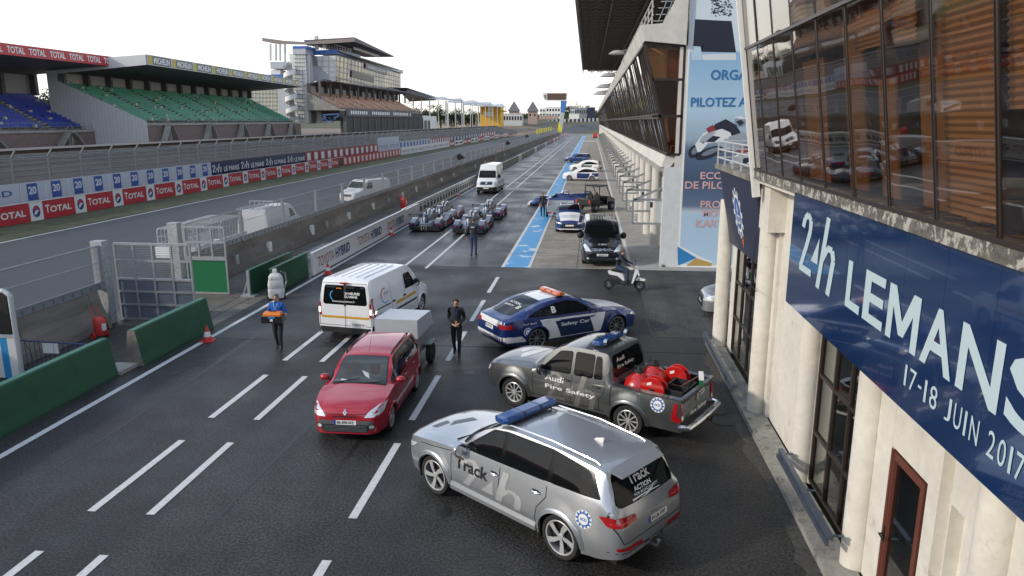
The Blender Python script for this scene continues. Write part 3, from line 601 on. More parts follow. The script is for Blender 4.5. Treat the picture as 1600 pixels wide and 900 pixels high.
o = rb.build('truss', mat('truss steel', (.16,.13,.11), .7), rf, world=True); o['kind'] = 'stuff'
# upper railing and stand structure near the gable
ur = MB()
a, b_ = PY(1003,38,YE+1), PY(1075,-30,YE+1)
for i in range(16):
    y = YE+1.5+i*2.4; ur.beam((2.6,y,a.z-.1),(2.6,y,a.z+1.1),.06)
for z in (.4,.75,1.1): ur.beam((2.6,YE+1,a.z+z),(2.6,YE+38,a.z+z),.05)
fpart(ur, 'terrace_rail', M['steel_l'])
st = MB(); st.prism([(2.9,a.z-.3),(9,a.z-.3),(9,a.z+4.2)], YE+1.2, YE+100, 'Y'); fpart(st, 'seating_slope', M['concrete'])
cage = MB()
for i in range(14):
    x0 = 2.8+.25*i; cage.beam((x0,YE+.7,a.z+.05),(x0+.9,YE+.7,a.z+2.3),.035)
for i in range(9): cage.beam((2.6+.1*i,YE+.7,a.z+.1+.27*i),(6.5,YE+.7,a.z+.1+.27*i),.035)
fpart(cage, 'cage_screen', M['steel'])
for i, (y, l) in enumerate(((52,'nearest'),(78,''),(104,''),(130,''))):
    L = thing('flood_lamp', (1.6,y,zt_+1.0), 0, ('nearest ' if i == 0 else '')+'pale dish lamp on an arm above the leaning glass'+('' if i == 0 else ', one of the farther three'), 'lamp', 'dish lamps on the parapet')
    sN = y/52; MB().lathe([(0,.28*sN),(.35*sN,.22*sN),(.62*sN,.02),(.60*sN,0),(0,.03)], 18).build('dish', M['steel_l'], L, smooth=True); MB().tube([(.2,0,.2*sN),(1.2,0,.35*sN),(1.9,0,-.4)], .05*sN).build('arm', M['steel'], L)
# poster wall
pw = thing('poster_wall', (6,YE,0), 0, 'tall blue riding school poster with a racing motorbike beside the passage', 'poster')
xa, xz = 4.16, 8.8; ztop = 13.5; yp = YE-.12
MB().box(xa-.08,yp+.012,0,xz,yp+.35,ztop).build('backing', M['white'], pw, world=True)
def pp(px, py_, e=0): q = PY(px, py_, yp); return (q.x, yp-.004-e, q.z)
pm = bpy.data.materials.new('sky print'); pm.use_nodes = True; n_ = pm.node_tree; bb = n_.nodes['Principled BSDF']; bb.inputs['Roughness'].default_value = .5
t_ = n_.nodes.new('ShaderNodeTexCoord'); s_ = n_.nodes.new('ShaderNodeSeparateXYZ'); n_.links.new(t_.outputs['Object'], s_.inputs[0])
mr_ = n_.nodes.new('ShaderNodeMapRange'); mr_.inputs[1].default_value = 0; mr_.inputs[2].default_value = 13.5; n_.links.new(s_.outputs[2], mr_.inputs[0]); cr = n_.nodes.new('ShaderNodeValToRGB'); n_.links.new(mr_.outputs[0], cr.inputs[0])
els = cr.color_ramp.elements; els[0].position = 0; els[0].color = (.42,.58,.72,1); els[1].position = 1; els[1].color = (.62,.72,.80,1)
for p_, c_ in ((.185,(.40,.55,.70,1)),(.19,(.50,.56,.62,1)),(.21,(.11,.16,.25,1)),(.30,(.055,.09,.16,1)),(.395,(.09,.14,.22,1)),(.43,(.30,.40,.50,1)),(.52,(.42,.58,.72,1)),(.70,(.24,.44,.66,1)),(.71,(.60,.70,.78,1))):
    e_ = els.new(p_); e_.color = c_
n_.links.new(cr.outputs[0], bb.inputs['Base Color'])
MB().quad((xa,yp,.15),(xz,yp,.15),(xz,yp,ztop),(xa,yp,ztop)).build('print', pm, pw, world=True)
def pr(pts, col, name='print_shape', e=.0, rough=.5): MB().add([pp(a,b,e) for a,b in pts], [tuple(range(len(pts)))]).build(name, mat('print %.2f %.2f %.2f'%col, col, rough), pw, world=True)
def E_(cx, cy, rx, ry, rot=0, n=16, a0=0, a1=2*PI): 
    return [(cx+rx*math.cos(a)*math.cos(rot)-ry*math.sin(a)*math.sin(rot), cy+rx*math.cos(a)*math.sin(rot)+ry*math.sin(a)*math.cos(rot)) for a in [a0+(a1-a0)*k/n for k in range(n if a1-a0 > 6.2 else n+1)]]
pr([(1086,30),(1143,33),(1150,82),(1096,81),(1095,73),(1083,72)], (.010,.014,.030))
pr([(1096,85),(1150,83),(1150,94),(1098,94)], (.62,.68,.72)); pr([(1081,74),(1098,72),(1096,94),(1080,94)], (.45,.60,.72))
W = (.70,.72,.74); K = (.015,.02,.035); G = (.16,.20,.26)
for dx, dy, s in ((50,34,1.0),(0,0,1.0)):
    T = lambda pts: [(1118+dx+(a-1118)*s, 215+dy+(b-215)*s) for a, b in pts]
    pr(T(E_(1108,239,23,8,-.38)), K, e=.001); pr(T(E_(1110,237,15,4,-.38)), G, e=.002); pr(T(E_(1084,237,8,11,.5)), K, e=.001); pr(T(E_(1085,236,4,6,.5)), G, e=.002)
    pr(T([(1086,226),(1098,209),(1116,200),(1136,203),(1149,212),(1150,228),(1134,234),(1120,222),(1106,224),(1096,236),(1090,238)]), W, e=.003)
    pr(T([(1102,222),(1114,212),(1126,214),(1116,222)]), K, e=.004); pr(T([(1122,226),(1134,216),(1146,219),(1143,230),(1132,232)]), (.34,.40,.48), e=.004); pr(T([(1094,222),(1108,206),(1112,208),(1099,225)]), G, e=.004)
    pr(T([(1112,206),(1117,194),(1134,186),(1150,195),(1160,212),(1155,228),(1146,220),(1141,207),(1128,201)]), K, e=.005); pr(T([(1096,214),(1113,203),(1119,207),(1103,221),(1092,222)]), (.36,.40,.46), e=.006); pr(T([(1103,201),(1114,195),(1118,203),(1107,208)]), (.28,.03,.05), e=.007)
    pr(T([(1138,214),(1162,206),(1169,218),(1150,236),(1141,232)]), (.30,.34,.40), e=.007); pr(T(E_(1157,190,9,8.5,.3)), (.22,.28,.36), e=.008); pr(T([(1150,190),(1158,187),(1163,192),(1156,197)]), K, e=.009); pr(T([(1146,184),(1158,181),(1166,186),(1157,186)]), W, e=.009)
pr([(1058.6,384),(1072,392),(1090,402),(1076,408),(1059,415)], (.03,.20,.46), e=.002); pr([(1092,400),(1112,408),(1112,415),(1072,415)], (.45,.30,.08), e=.001)
pr([(1058.6,382),(1058.6,385),(1090,404),(1112,411),(1112,408),(1092,400)], (.70,.72,.74), e=.003)
def pt(s, x0, y0, x1, y1, col, nm='lettering'):
    a = PY(x0,y1,yp); b_ = PY(x1,y0,yp); m = MB(); letters(m, s, a.x, a.z, b_.x, b_.z, lambda u,v: (u, yp-.018, v), bold=.02); m.build(nm, mat('print ink %.2f'%col[0], col, .5), pw, world=True)
BL = (.03,.16,.40); PK = (.62,.38,.38)
pt('ORGANISATION',1110,108,1262,125,BL); pt('PILOTEZ A',1079,152,1168,167,BL); pt('ECOLE',1094,269,1148,280,PK); pt('DE PILOTAGE',1070,284,1180,295,PK)
pt('PROTO',1094,314,1150,325,PK); pt('MOTO',1098,328,1141,339,PK); pt('KARTING',1087,344,1160,355,PK)
# small print and a box of dots at the top of the poster
dm = MB(); random.seed(3)
for i in range(120): 
    a = random.uniform(1110,1142); b = random.uniform(0,26); q = pp(a,b,.012); s = random.uniform(.02,.08); dm.quad((q[0],q[1],q[2]),(q[0]+s,q[1],q[2]),(q[0]+s,q[1],q[2]+s*.7),(q[0],q[1],q[2]+s*.7))
dm.build('print_speckle', mat('print ink dark', (.05,.06,.08), .5), pw, world=True)
# weed tuft at the pier foot
wd = MB()
for i in range(26):
    a = random.uniform(0,2*PI); r = random.uniform(.05,.3); h = random.uniform(.05,.2); c = Vector((3.45,YE-.2,0)); t_ = c+Vector((r*math.cos(a), r*math.sin(a)*.5, h)); wd.add([c, c+Vector((.03,.02,0)), t_], [(0,1,2)])
tag(wd.build('weed', mat('weed green', (.05,.10,.02), .8)), 'small green weed tuft at the foot of the white end pier', 'weed')
# ------------------------------------------------------------ left side: signalling wall, fence, gates
random.seed(11)
def jersey(y0, y1, x, label, m='green', h=1.02, grp='green concrete barriers'):
    t = thing('concrete_barrier', (x,(y0+y1)/2,0), 0, label, 'barrier', grp)
    pf = [(x,0),(x,.04),(x-.055,.30),(x-.17,h-.03),(x-.20,h),(x-.36,h),(x-.39,h-.03),(x-.50,.30),(x-.56,.04),(x-.56,0)]
    b = MB(); n = len(pf); vs = [(p[0],y0,p[1]) for p in pf]+[(p[0],y1,p[1]) for p in pf]; fs = [(i,(i+1)%n,n+(i+1)%n,n+i) for i in range(n)]
    b.add(vs, fs); b.cur = 1; b.add(vs, [tuple(range(n))[::-1], tuple(range(n,2*n))]); b.cur = 2; b.add([(x-.195,y0,h+.003),(x-.365,y0,h+.003),(x-.365,y1,h+.003),(x-.195,y1,h+.003)], [(0,3,2,1)])
    b.build('body', [M[m], M['concrete_dark'], M['green_t']], t, world=True); return t
jersey(5.0, 17.4, -12.38, 'long green concrete barrier in the left foreground, ending at a gap')
jersey(18.14, 22.0, -12.12, 'short green concrete barrier beside an orange cone, past the gap')
sill = MB().box(-12.9,17.4,0,-12.3,18.14,.10); tag(sill.build('threshold_block', M['concrete']), 'low pale concrete sill in the gap between the green barriers', 'kerb')
gb = thing('signal_wall', (-12.2,28,0), 0, 'green painted double board wall with a steel end foot', 'wall')
MB().box(-12.18,26.6,.02,-12.12,30.3,1.02).box(-12.24,26.6,1.02,-12.08,30.3,1.06).build('front_board', M['green'], gb, world=True)
MB().box(-12.98,26.4,.02,-12.92,30.5,1.0).box(-13.04,26.4,1.0,-12.88,30.5,1.04).build('rear_board', M['green'], gb, world=True)
MB().beam((-12.95,26.35,.0),(-12.95,26.35,1.02),.10).box(-13.25,26.2,0,-12.7,26.6,.06).beam((-13.2,26.35,.05),(-13.0,26.35,.6),.05).build('foot', M['steel'], gb, world=True)
# white hybrid wall and the long run of boards beyond
tw = thing('signal_wall', (-12.1,39,0), 0, 'long white wall lettered TOYOTA HYBRID beside the pit lane', 'wall')
y = 30.3
while y < 46.5: MB().box(-12.0,y+.004,.02,-11.9,y+4.04,.98).build('panel', M['white'], tw, world=True); y += 4.05
MB().box(-12.04,30.3,.98,-11.86,46.5,1.03).build('cap', M['steel_l'], tw, world=True)
for (a, b_) in ((30.9,35.3),(36.6,41.0),(42.2,46.2)):
    d_ = (b_-a); mk = MB(); letters(mk, 'TOYOTA', 0,0,1,1, lambda u,v: (-11.893, a+d_*.46*u, .26+.48*v), bold=.0); mk.build('lettering', mat('toyota red', (.33,.05,.04), .5), tw, world=True)
    mk = MB(); letters(mk, 'HYBRID', 0,0,1,1, lambda u,v: (-11.893, a+d_*(.52+.48*u), .26+.48*v), bold=.03); mk.build('lettering', mat('hybrid blue', (.01,.05,.14), .5), tw, world=True)
y = 46.8; k = 0
while y < 76:
    t = thing('signal_board', (-12.1,y,0), 0, 'white board with small dark print in the long row past the white hybrid wall', 'board', 'white boards beside the pit lane')
    MB().box(-12.2,y,.05,-12.12,y+1.15,1.0).build('panel', M['white'], t, world=True)
    MB().box(-12.118,y+.25,.25,-12.112,y+.9,.62).box(-12.118,y+.3,.70,-12.112,y+.8,.80).build('print', M['dark'], t, world=True)
    MB().box(-12.21,y+1.15,0,-12.08,y+1.19,1.02).build('post', M['steel_l'], t, world=True); y += 1.19; k += 1
y = 76.5; cols = ['concrete','concrete','white','concrete','concrete','concrete','red','concrete','white','red']
k = 0
while y < 372:
    L = 6 if y < 200 else 12; c = 'red' if y > 215 and k % 2 else ('white' if y > 215 else cols[k % 6])
    o = MB().box(-12.3,y,0,-12.1,y+L-.06,.95).build('low_wall_block', M[c]); tag(o, {'concrete':'bare concrete block of the low wall along the far pit lane','white':'white painted block of the low wall along the far pit lane','red':'red painted block of the low wall along the far pit lane'}[c], 'wall block', c+' blocks of the far low wall'); y += L; k += 1
# main pit wall with its fence
pwm = mat('pit wall concrete', (.22,.195,.165), .9, var=.35, vs_=2.2, bump=.4, bs=22, var2=.3, vs2=.5, tint=((.09,.075,.06),1.1,.48,.72), stretch=(1,.35,1.6))
wp = [(-15.5,0),(-15.55,.25),(-15.78,.75),(-15.88,1.22),(-16.28,1.22),(-16.4,.7),(-16.6,.2),(-16.6,0)]
def wall_run(y0, y1, step, label):
    t = thing('pit_wall', (-16,(y0+y1)/2,0), 0, label, 'wall'); y = y0
    while y < y1: MB().prism(wp[::-1], y+.012, min(y+step, y1)-.012, 'Y').build('wall_block', pwm, t, world=True); y += step
    return t
wall_run(3, 21.8, 3.05, 'weathered concrete pit wall left of the steel gate'); wt = wall_run(26.8, 372, 6.1, 'weathered concrete pit wall running away from the green gate panel')
cap = mat('rail steel', (.32,.35,.39), .45, .5, var=.12, vs_=4)
def fence_run(y0, y1, pitch, label, mesh=True):
    t = thing('debris_fence', (-16.05,(y0+y1)/2,1.2), 0, label, 'fence'); f = MB()
    f.box(-15.92,y0,1.22,-15.86,y1,1.44); f.box(-15.84,y0,1.44,-15.80,y1,1.48); f.build('rail', cap, t, world=True)
    w_ = MB(); w_.tube([(-15.9,y0,2.64),(-15.9,y1,2.64)], .022, 5); w_.tube([(-15.9,y0,2.1),(-15.9,y1,2.1)], .012, 4); w_.build('cable', M['steel'], t, world=True)
    y = y0
    while y <= y1+.01:
        q = MB(); q.box(-15.98,y-.06,1.22,-15.84,y+.06,2.66); q.box(-16.05,y-.12,1.22,-15.78,y+.12,1.25); o = q.build('post', M['steel'], t, world=True)
        if y+pitch <= y1+.01: MB().quad((-15.94,y+.06,1.46),(-15.94,y+pitch-.06,1.46),(-15.94,y+pitch-.06,2.64),(-15.94,y+.06,2.64)).build('mesh_panel', M['mesh'], t, world=True)
        y += pitch
    b = MB(); y = y0+.3
    while y < min(y1, 110): b.box(-15.855,y,1.26,-15.835,y+.06,1.38); y += .42
    o = b.build('bolts', M['steel_d'], t, world=True); o['kind'] = 'stuff'
fence_run(3.5, 22.05, 4.63, 'mesh fence on the pit wall left of the steel gate'); fence_run(27.35, 27.35+4.72*46, 4.72, 'mesh fence with galvanised posts on the long pit wall'); fence_run(244.5, 372, 9.1, 'farthest stretch of mesh fence on the pit wall') 
for y in (22.25, 26.7): tag(MB().box(-16.15,y-.17,0,-15.75,y+.17,2.78).build('gate_post', mat('worn post', (.40,.42,.43), .6, .2, var=.4, vs_=14)), 'broad galvanised post at the '+('left' if y < 24 else 'right')+' of the gate opening', 'post', 'gate posts')
def leaf(y, xa, xb, label, green):
    t = thing('pit_gate', (xa,y,0), 0, label, 'gate'); n = 4 if not green else 3; f = MB(); H = 2.62; z1 = 1.42 if not green else 1.38
    for i in range(n+1): x = xa+(xb-xa)*i/n; f.box(x-.03,y-.035,z1 if (green and 0 < i < n) else .03,x+.03,y+.035,H)
    for z in ((.05,.55,1.0,z1,2.05,H) if not green else (.05,z1,z1+.07,2.05,H)): f.box(min(xa,xb),y-.04,z-.035,max(xa,xb),y+.04,z+.035)
    f.build('frame', M['steel'], t, world=True)
    MB().box(min(xa,xb),y+.0,.05,max(xa,xb),y+.02,z1).build('sheet', M['greenp'] if green else mat('zinc sheet', (.17,.20,.25), .5, .4, var=.15, vs_=2), t, world=True)
    g_ = MB(); z = z1+.06
    while z < H: g_.box(min(xa,xb),y+.005,z,max(xa,xb),y+.012,z+.012); z += .075
    o = g_.build('bars', M['steel_d'], t, world=True); o['kind'] = 'stuff'
leaf(22.7, -15.75, -13.1, 'open steel gate leaf with a solid grey lower half beside the concrete wall', False)
leaf(26.6, -15.5, -13.9, 'gate leaf with a bright green lower panel and mesh above', True)
# wall boxes, notices, black dish covers
for i, y in enumerate([30.8,34.3,40,42.3,46.5,52,56,60.5,65.5,70,77,84,92,100,110,122,135]):
    t = thing('wall_box', (-15.62,y,.55), 0, 'pale electrical box with a short cable low on the pit wall', 'box', 'boxes on the pit wall'); s = random.uniform(.8,1.4)
    MB().box(-.10,-.12*s,-.18*s,.06,.12*s,.22*s).build('case', M['white'] if i % 3 else M['alu'], t); MB().tube([(0,0,-.18*s),(.03,.1,-.36),(.03,.22,-.38)], .02).build('cable', M['black'], t)
t = thing('notice', (-15.72,27.6,.9), 0, 'small white notice with red print hung on the pit wall top', 'sign'); MB().box(-.03,-.22,-.3,0,.22,.25).build('plate', M['white'], t); m = MB(); letters(m, 'FOSSE', -.17,-.08,.17,.06, lambda u,v: (.004,u,v)); m.build('lettering', M['red'], t)
for i, (px, py_) in enumerate(((718,246),(793,224),(823,213))):
    q = PX(px, py_, -15.7); s = .55; t = thing('dish_cover', (q.x,q.y,q.z), 0, ['nearest','middle','farthest'][i]+' black dish cover on the mesh fence of the pit wall', 'cover', 'black covers on the fence')
    MB().prism([(-.1,-s*.6),(.55,-.1),(.6,.1),(.1,s*.9),(-.3,s*.5)], -s*.8, s*.8, 'Y').build('shell', M['black'], t); MB().box(.1,-s*.7,-.05,.4,s*.7,.0).build('rim', M['steel_l'], t)
# road cones
cn = None
for i, (px, py_, lab) in enumerate(((325,533,'orange cone with a pale band beside the short green barrier'),(512.5,428,'orange cone at the start of the white hybrid wall'),(611.5,367,'orange cone beside the third lettering of the white hybrid wall'),(716,307,'farthest orange cone, left of the white high roof van'))):
    q = P(px, py_)
    if cn is None:
        cn = thing('traffic_cone', (q.x,q.y,0), 0, lab, 'cone', 'cones along the wall'); MB().lathe([(.14,.03),(.125,.10),(.03,.48),(.0,.485)], 14).build('body', M['redt'], cn, smooth=True); MB().box(-.19,-.19,0,.19,.19,.032).build('base', M['redt'], cn)
        MB().lathe([(.112,.16),(.075,.31)], 14).build('band', M['white'], cn, smooth=True)
        KIDS.clear()
    else: dup(cn, (q.x,q.y,0), .4*i, lab)
# wheeled extinguisher against the wall, another red one far off
def exting(q, rz, lab, sc=1.):
    t = thing('wheeled_extinguisher', q, rz, lab, 'extinguisher', sc=sc); m = MB(); m.lathe([(0,.12),(.20,.14),(.23,.2),(.23,.72),(.17,.80),(.05,.84),(0,.86)], 18).build('cylinder', M['redt'], t, smooth=True)
    MB().tube([(-.15,-.15,.75),(-.3,-.1,1.15),(-.3,.1,1.15),(-.15,.15,.75)], .02).build('handle', M['redt'], t); MB().lathe([(.13,-.03),(.13,.03),(0,.03)], 14, 'Y', (-.1,.25,.13)).lathe([(.13,-.03),(.13,.03),(0,.03)], 14, 'Y', (-.1,-.25,.13)).build('wheel', M['redt'], t)
    MB().box(.225,-.08,.35,.236,.08,.6).build('label', M['white'], t); MB().tube([(0,0,.86),(.15,.1,.8),(.2,.15,.5),(.1,.23,.3)], .018).build('hose', M['dark'], t); return t
q = P(130,528); exting((-15.0, q.y, 0), R(-25), 'red wheeled fire extinguisher leaning beside the old concrete wall', .85)
q = P(641,326); exting((q.x-.5,q.y,0), 0, 'red trolley seen just behind the end of the white hybrid wall')
q = P(782,240); exting((q.x,q.y,0), 1, 'small red trolley far along the strip between the walls', 1.2)
# low crowd barrier and leaning board frame at the left edge
t = thing('crowd_barrier', (-13.8,17.1,0), 0, 'blue tubular crowd barrier behind the green wall', 'barrier'); f = MB(); blue = mat('blue tube', (.03,.035,.16), .4)
f.tube([(-15.2,17.2,.15),(-15.2,17.2,.95),(-12.75,17.0,.95),(-12.75,17.0,.15),(-15.2,17.2,.15)], .022)
f.build('frame', blue, t, world=True); b = MB()
for i in range(17): b.tube([(-15.05+.145*i,17.19-.012*i,.15),(-15.05+.145*i,17.19-.012*i,.95)], .008, 5)
b.build('bars', blue, t, world=True); MB().box(-14.2,17.09,.65,-13.75,17.11,.92).build('plate', M['white'], t, world=True)
for x in (-15.2,-12.95): f = MB().tube([(x,16.8,.0),(x,17.15,.15),(x,17.5,.0)], .02); f.build('foot', blue, t, world=True)
t = thing('board_frame', (-15.5,16.4,0), 0, 'white tubular frame with a black screen and striped lower panel at the left edge', 'sign')
f = MB().tube([(-14.30,16.4,0),(-14.30,16.4,2.35),(-14.34,16.4,2.40),(-14.46,16.4,2.48),(-17.2,16.4,2.48),(-17.2,16.4,0)], .06, 8).beam((-17.2,16.4,1.30),(-14.30,16.4,1.30),.07); f.build('frame', M['steel_l'], t, world=True)
MB().box(-17.1,16.38,1.36,-14.40,16.42,2.42).build('screen', M['black'], t, world=True)
for i, c in enumerate(('white','bluepaint','white','amber','white','bluepaint','white','amber','white')): x = -14.36-.2*i; MB().box(x-.2,16.38,.2,x,16.42,1.26).build('stripe', M[c], t, world=True)
# wrapped white extinguisher on its trolley by the green wall
q = P(433,468); t = thing('wrapped_trolley', (q.x-.05,q.y+.1,0), R(-70), 'trolley wrapped in white sheeting at the end of the green board wall', 'trolley')
whs = mat('white sheeting', (.62,.62,.62), .6, var=.12, vs_=6, bump=.6, bs=9)
b = MB(); K = 24; vs = []; prf = [(.06,.19,.27),(.12,.21,.29),(.30,.215,.30),(.41,.205,.285),(.44,.195,.275),(.47,.205,.285),(.60,.20,.28),(.74,.19,.265),(.77,.18,.25),(.80,.19,.255),(.90,.175,.235),(.97,.14,.19),(1.00,.08,.10),(1.03,.065,.075),(1.12,.075,.085),(1.17,.05,.055),(1.18,.0,.0)]
for i, (z, wx, wy) in enumerate(prf):
    for k in range(K):
        a = 2*PI*k/K; ca, sa = math.cos(a), math.sin(a); e = .42; j_ = 1+.045*math.sin(3*a+11*z)+.03*math.sin(7*a-23*z); vs.append(((.06*z)+wx*abs(ca)**e*(1 if ca > 0 else -1)*j_, wy*abs(sa)**e*(1 if sa > 0 else -1)*j_, z+.012*math.sin(5*a+2*i)))
b.add(vs, [(i*K+k,i*K+(k+1)%K,(i+1)*K+(k+1)%K,(i+1)*K+k) for i in range(len(prf)-1) for k in range(K)]); b.build('sheeting', whs, t, smooth=True, ang=50)
MB().tube([(-.1,.25,.3),(-.25,.38,.6),(-.2,.35,.95),(0,.2,1.05)], .03).build('hose', M['steel_d'], t); MB().lathe([(.14,-.04),(.14,.04),(0,.04)], 14, 'Y', (-.05,.28,.14)).lathe([(.14,-.04),(.14,.04),(0,.04)], 14, 'Y', (-.05,-.28,.14)).build('wheel', M['rubber'], t)
# ------------------------------------------------------------ far side of the track: boards, catch fence
XB, XC = -37.2, -38.7
def board(y, L, m_, x, h, lab, grp, lettering=(), z0=.02):
    t = thing('advertising_board', (x,y+L/2,0), 0, lab, 'board', grp); MB().box(x-.06,y+.01,z0,x,y+L-.01,h).build('panel', m_, t, world=True)
    for fn in lettering: fn(t)
    return t
def lt(s, y0, y1, z0, z1, x, mt, **k):
    def fn(t): m = MB(); letters(m, s, 0,0,1,1, lambda u,v: (x+.006, y0+(y1-y0)*u, z0+(z1-z0)*v), **k); m.build('lettering', mt, t, world=True)
    return fn
def blob_logo(y, x):
    def fn(t):
        MB().add([(x+.006, y+a, .64+b_) for a, b_ in ell(0,0,.36,.40,16)], [tuple(range(16))]).build('logo', mat('logo blue', (.03,.06,.22), .4), t, world=True)
        MB().add([(x+.009, y+a, .64+b_) for a, b_ in [(-.34,.05),(-.1,.36),(.2,.30),(.34,.0),(.1,.18),(-.12,.12)]], [tuple(range(6))]).build('logo', M['red'], t, world=True)
        MB().add([(x+.012, y+a, .64+b_) for a, b_ in [(-.2,-.05),(.0,.1),(.26,.05),(.1,-.05),(-.05,-.2),(-.22,-.22)]], [tuple(range(6))]).build('logo', M['white'], t, world=True)
    return fn
H1 = 1.28; y = 36.4+.0; k = 0; trm = M['white']
yl = [46.0+4.42*i for i in range(-3,14)]
for c in yl:
    near = c < 90
    board(c+.62, 3.2, M['red'], XB, H1, 'red TOTAL board on the far side of the track, before the run of boxed print', 'red lettered boards', [lt('T', c+.85, c+1.25, .42, .98, XB, trm, bold=.03), lt('OTAL', c+1.3, c+3.45, .42, .86, XB, trm, bold=.03)])
    board(c-.58, 1.2, M['white'], XB, H1, 'white board with a round red and blue emblem between the red boards', 'white emblem boards', [blob_logo(c, XB)])
y = 109.2
while y < 143: board(y, 2.15, M['red'], XB, H1, 'red board with an upright white box on the far side of the track', 'red boxed boards', [lambda t, y=y: MB().box(XB+.004,y+.6,.2,XB+.01,y+1.5,1.1).build('print', M['white'], t, world=True)]); y += 2.17
while y < 192: board(y, 7.2, M['white'], XB, 1.5, 'white PORSCHE board low on the far side of the track', 'white lettered boards', [lt('PORSCHE', y+.6, y+6.4, .45, .95, XB, M['dark'])]); y += 7.3
i = 0
while y < 330:
    c = [M['red'], M['white'], M['white'], M['red']][i % 4]; board(y, 7, c, XB, 1.35, ('red' if i % 4 in (0,3) else 'white')+' board far along the track side, past the white lettered run', ('red' if i % 4 in (0,3) else 'white')+' far boards', [lambda t, y=y, i=i: MB().box(XB+.004,y+1,.4,XB+.01,y+6,.9).build('print', M['navy'] if i % 4 in (1,2) else M['white'], t, world=True)]); y += 7.1; i += 1
tag(MB().box(XB-.02,30,H1+.0,XB+.03,110,H1+.05).build('board_trim', M['white']), 'white top strip above the near red boards', 'trim')
y = 44.; wb_ = mat('pale board', (.52,.56,.62), .5, var=.05)
bb_ = mat('box blue', (.04,.10,.34), .4)
board(36, 10.6, wb_, XC, 2.45, 'pale board lettered HYBRID at the left edge behind the red boards', 'pale upper boards', [lt('HYBRID', 41.3, 45.9, 1.65, 2.05, XC, bb_, bold=.02)], z0=.9)
y = 46.7
while y < 72.5:
    board(y, 2.32, wb_, XC, 2.45, 'pale board with a blue box numbered 20 behind the red boards', 'pale upper boards', [lambda t, y=y: MB().box(XC+.003,y+.55,1.2,XC+.008,y+1.55,2.36).build('print', bb_, t, world=True), lt('20', y+.68, y+1.42, 1.62, 2.15, XC+.006, M['white'], bold=.03)], z0=.9); y += 2.36
def l24(y, L, x, h):
    def fn(t): m = MB(); logo24(m, lambda u,v: (x+.008, y+.2+u*L*.36, 1.35+v*.85)); m.build('logo', M['white'], t, world=True)
    return fn
while y < 98: board(y, 6.3, M['navy'], XC, 2.5, 'navy board reading 24h LE MANS behind the red boards', 'navy upper boards', [l24(y, 6.3, XC, 2.5), lt('LE MANS', y+2.6, y+6.05, 1.38, 1.92, XC, M['white'], bold=.02)], z0=.9); y += 6.4
dr = mat('dark red print', (.26,.02,.035), .45)
def generic(y1_, L, m_, nm, grp, pm_):
    global y
    while y < y1_: board(y, L, m_, XC, 2.5, nm, grp, [lambda t, y=y: MB().box(XC+.004,y+L*.22,1.3,XC+.01,y+L*.7,2.3).build('print', pm_, t, world=True)], z0=.9); y += L+.1
generic(131, 2.6, dr, 'dark red upper board with a white patch behind the boxed red boards', 'dark red upper boards', M['white'])
while y < 148: board(y, 7.5, wb_, XC, 3.6, 'tall pale PORSCHE board standing above the lower row', 'tall pale boards', [lt('PORSCHE', y+.8, y+6.8, 1.7, 2.2, XC, bb_)], z0=.9); y += 7.6
generic(176, 2.8, wb_, 'pale upper board with a blue patch, past the tall pale boards', 'far pale upper boards', bb_)
generic(201, 2.8, dr, 'dark red upper board far along the track', 'far dark red upper boards', M['white'])
generic(258, 5, M['navy'], 'navy upper board far along the track', 'far navy upper boards', wb_); generic(300, 6, dr, 'farthest dark red upper board', 'farthest upper boards', M['white'])
tag(MB().box(XC-.35,20,0,XC-.1,330,.9).build('track_wall', M['concrete_dark']), 'low concrete wall carrying the catch fence beyond the track', 'wall')
cf = thing('catch_fence', (XC,150,0), 0, 'tall catch fence with bent posts beyond the track', 'fence')
pm0 = None; y = 36.; kx = 0
cpath = []
while y < 470:
    x = XC-.1+ (0 if y < 330 else ((y-330)/140)**2*14); cpath.append((x, y, hz(x,y)+.05)); y += 3.45 if y < 160 else 7.8
for (x, y, z) in cpath:
    if pm0 is None: pm0 = MB().beam((0,0,0),(0,0,4.15),.13,.13).beam((0,0,4.15),(.45,0,4.75),.10).build('post', M['steel_d'], cf); o = pm0
    else: o = pm0.copy(); COL.objects.link(o)
    o.location = (x-XC, y-150, z)
wr = MB()
for zz in (1.6,2.2,2.7,3.2,3.7,4.15): wr.tube([(x,y,z+zz) for x,y,z in cpath], .02 if zz < 4 else .03, 3, cap=False)
wr.tube([(x+.44,y,z+4.74) for x,y,z in cpath], .02, 3, cap=False); wr.build('cable', M['steel_d'], cf, world=True)
vm = MB(); v = []
for (x,y,z) in cpath: v += [(x,y,z+.9),(x,y,z+4.15)]
vm.add(v, [(2*i,2*i+2,2*i+3,2*i+1) for i in range(len(cpath)-1)]); vm.build('mesh', veil('catch mesh', (.17,.17,.18), .50), cf, world=True)
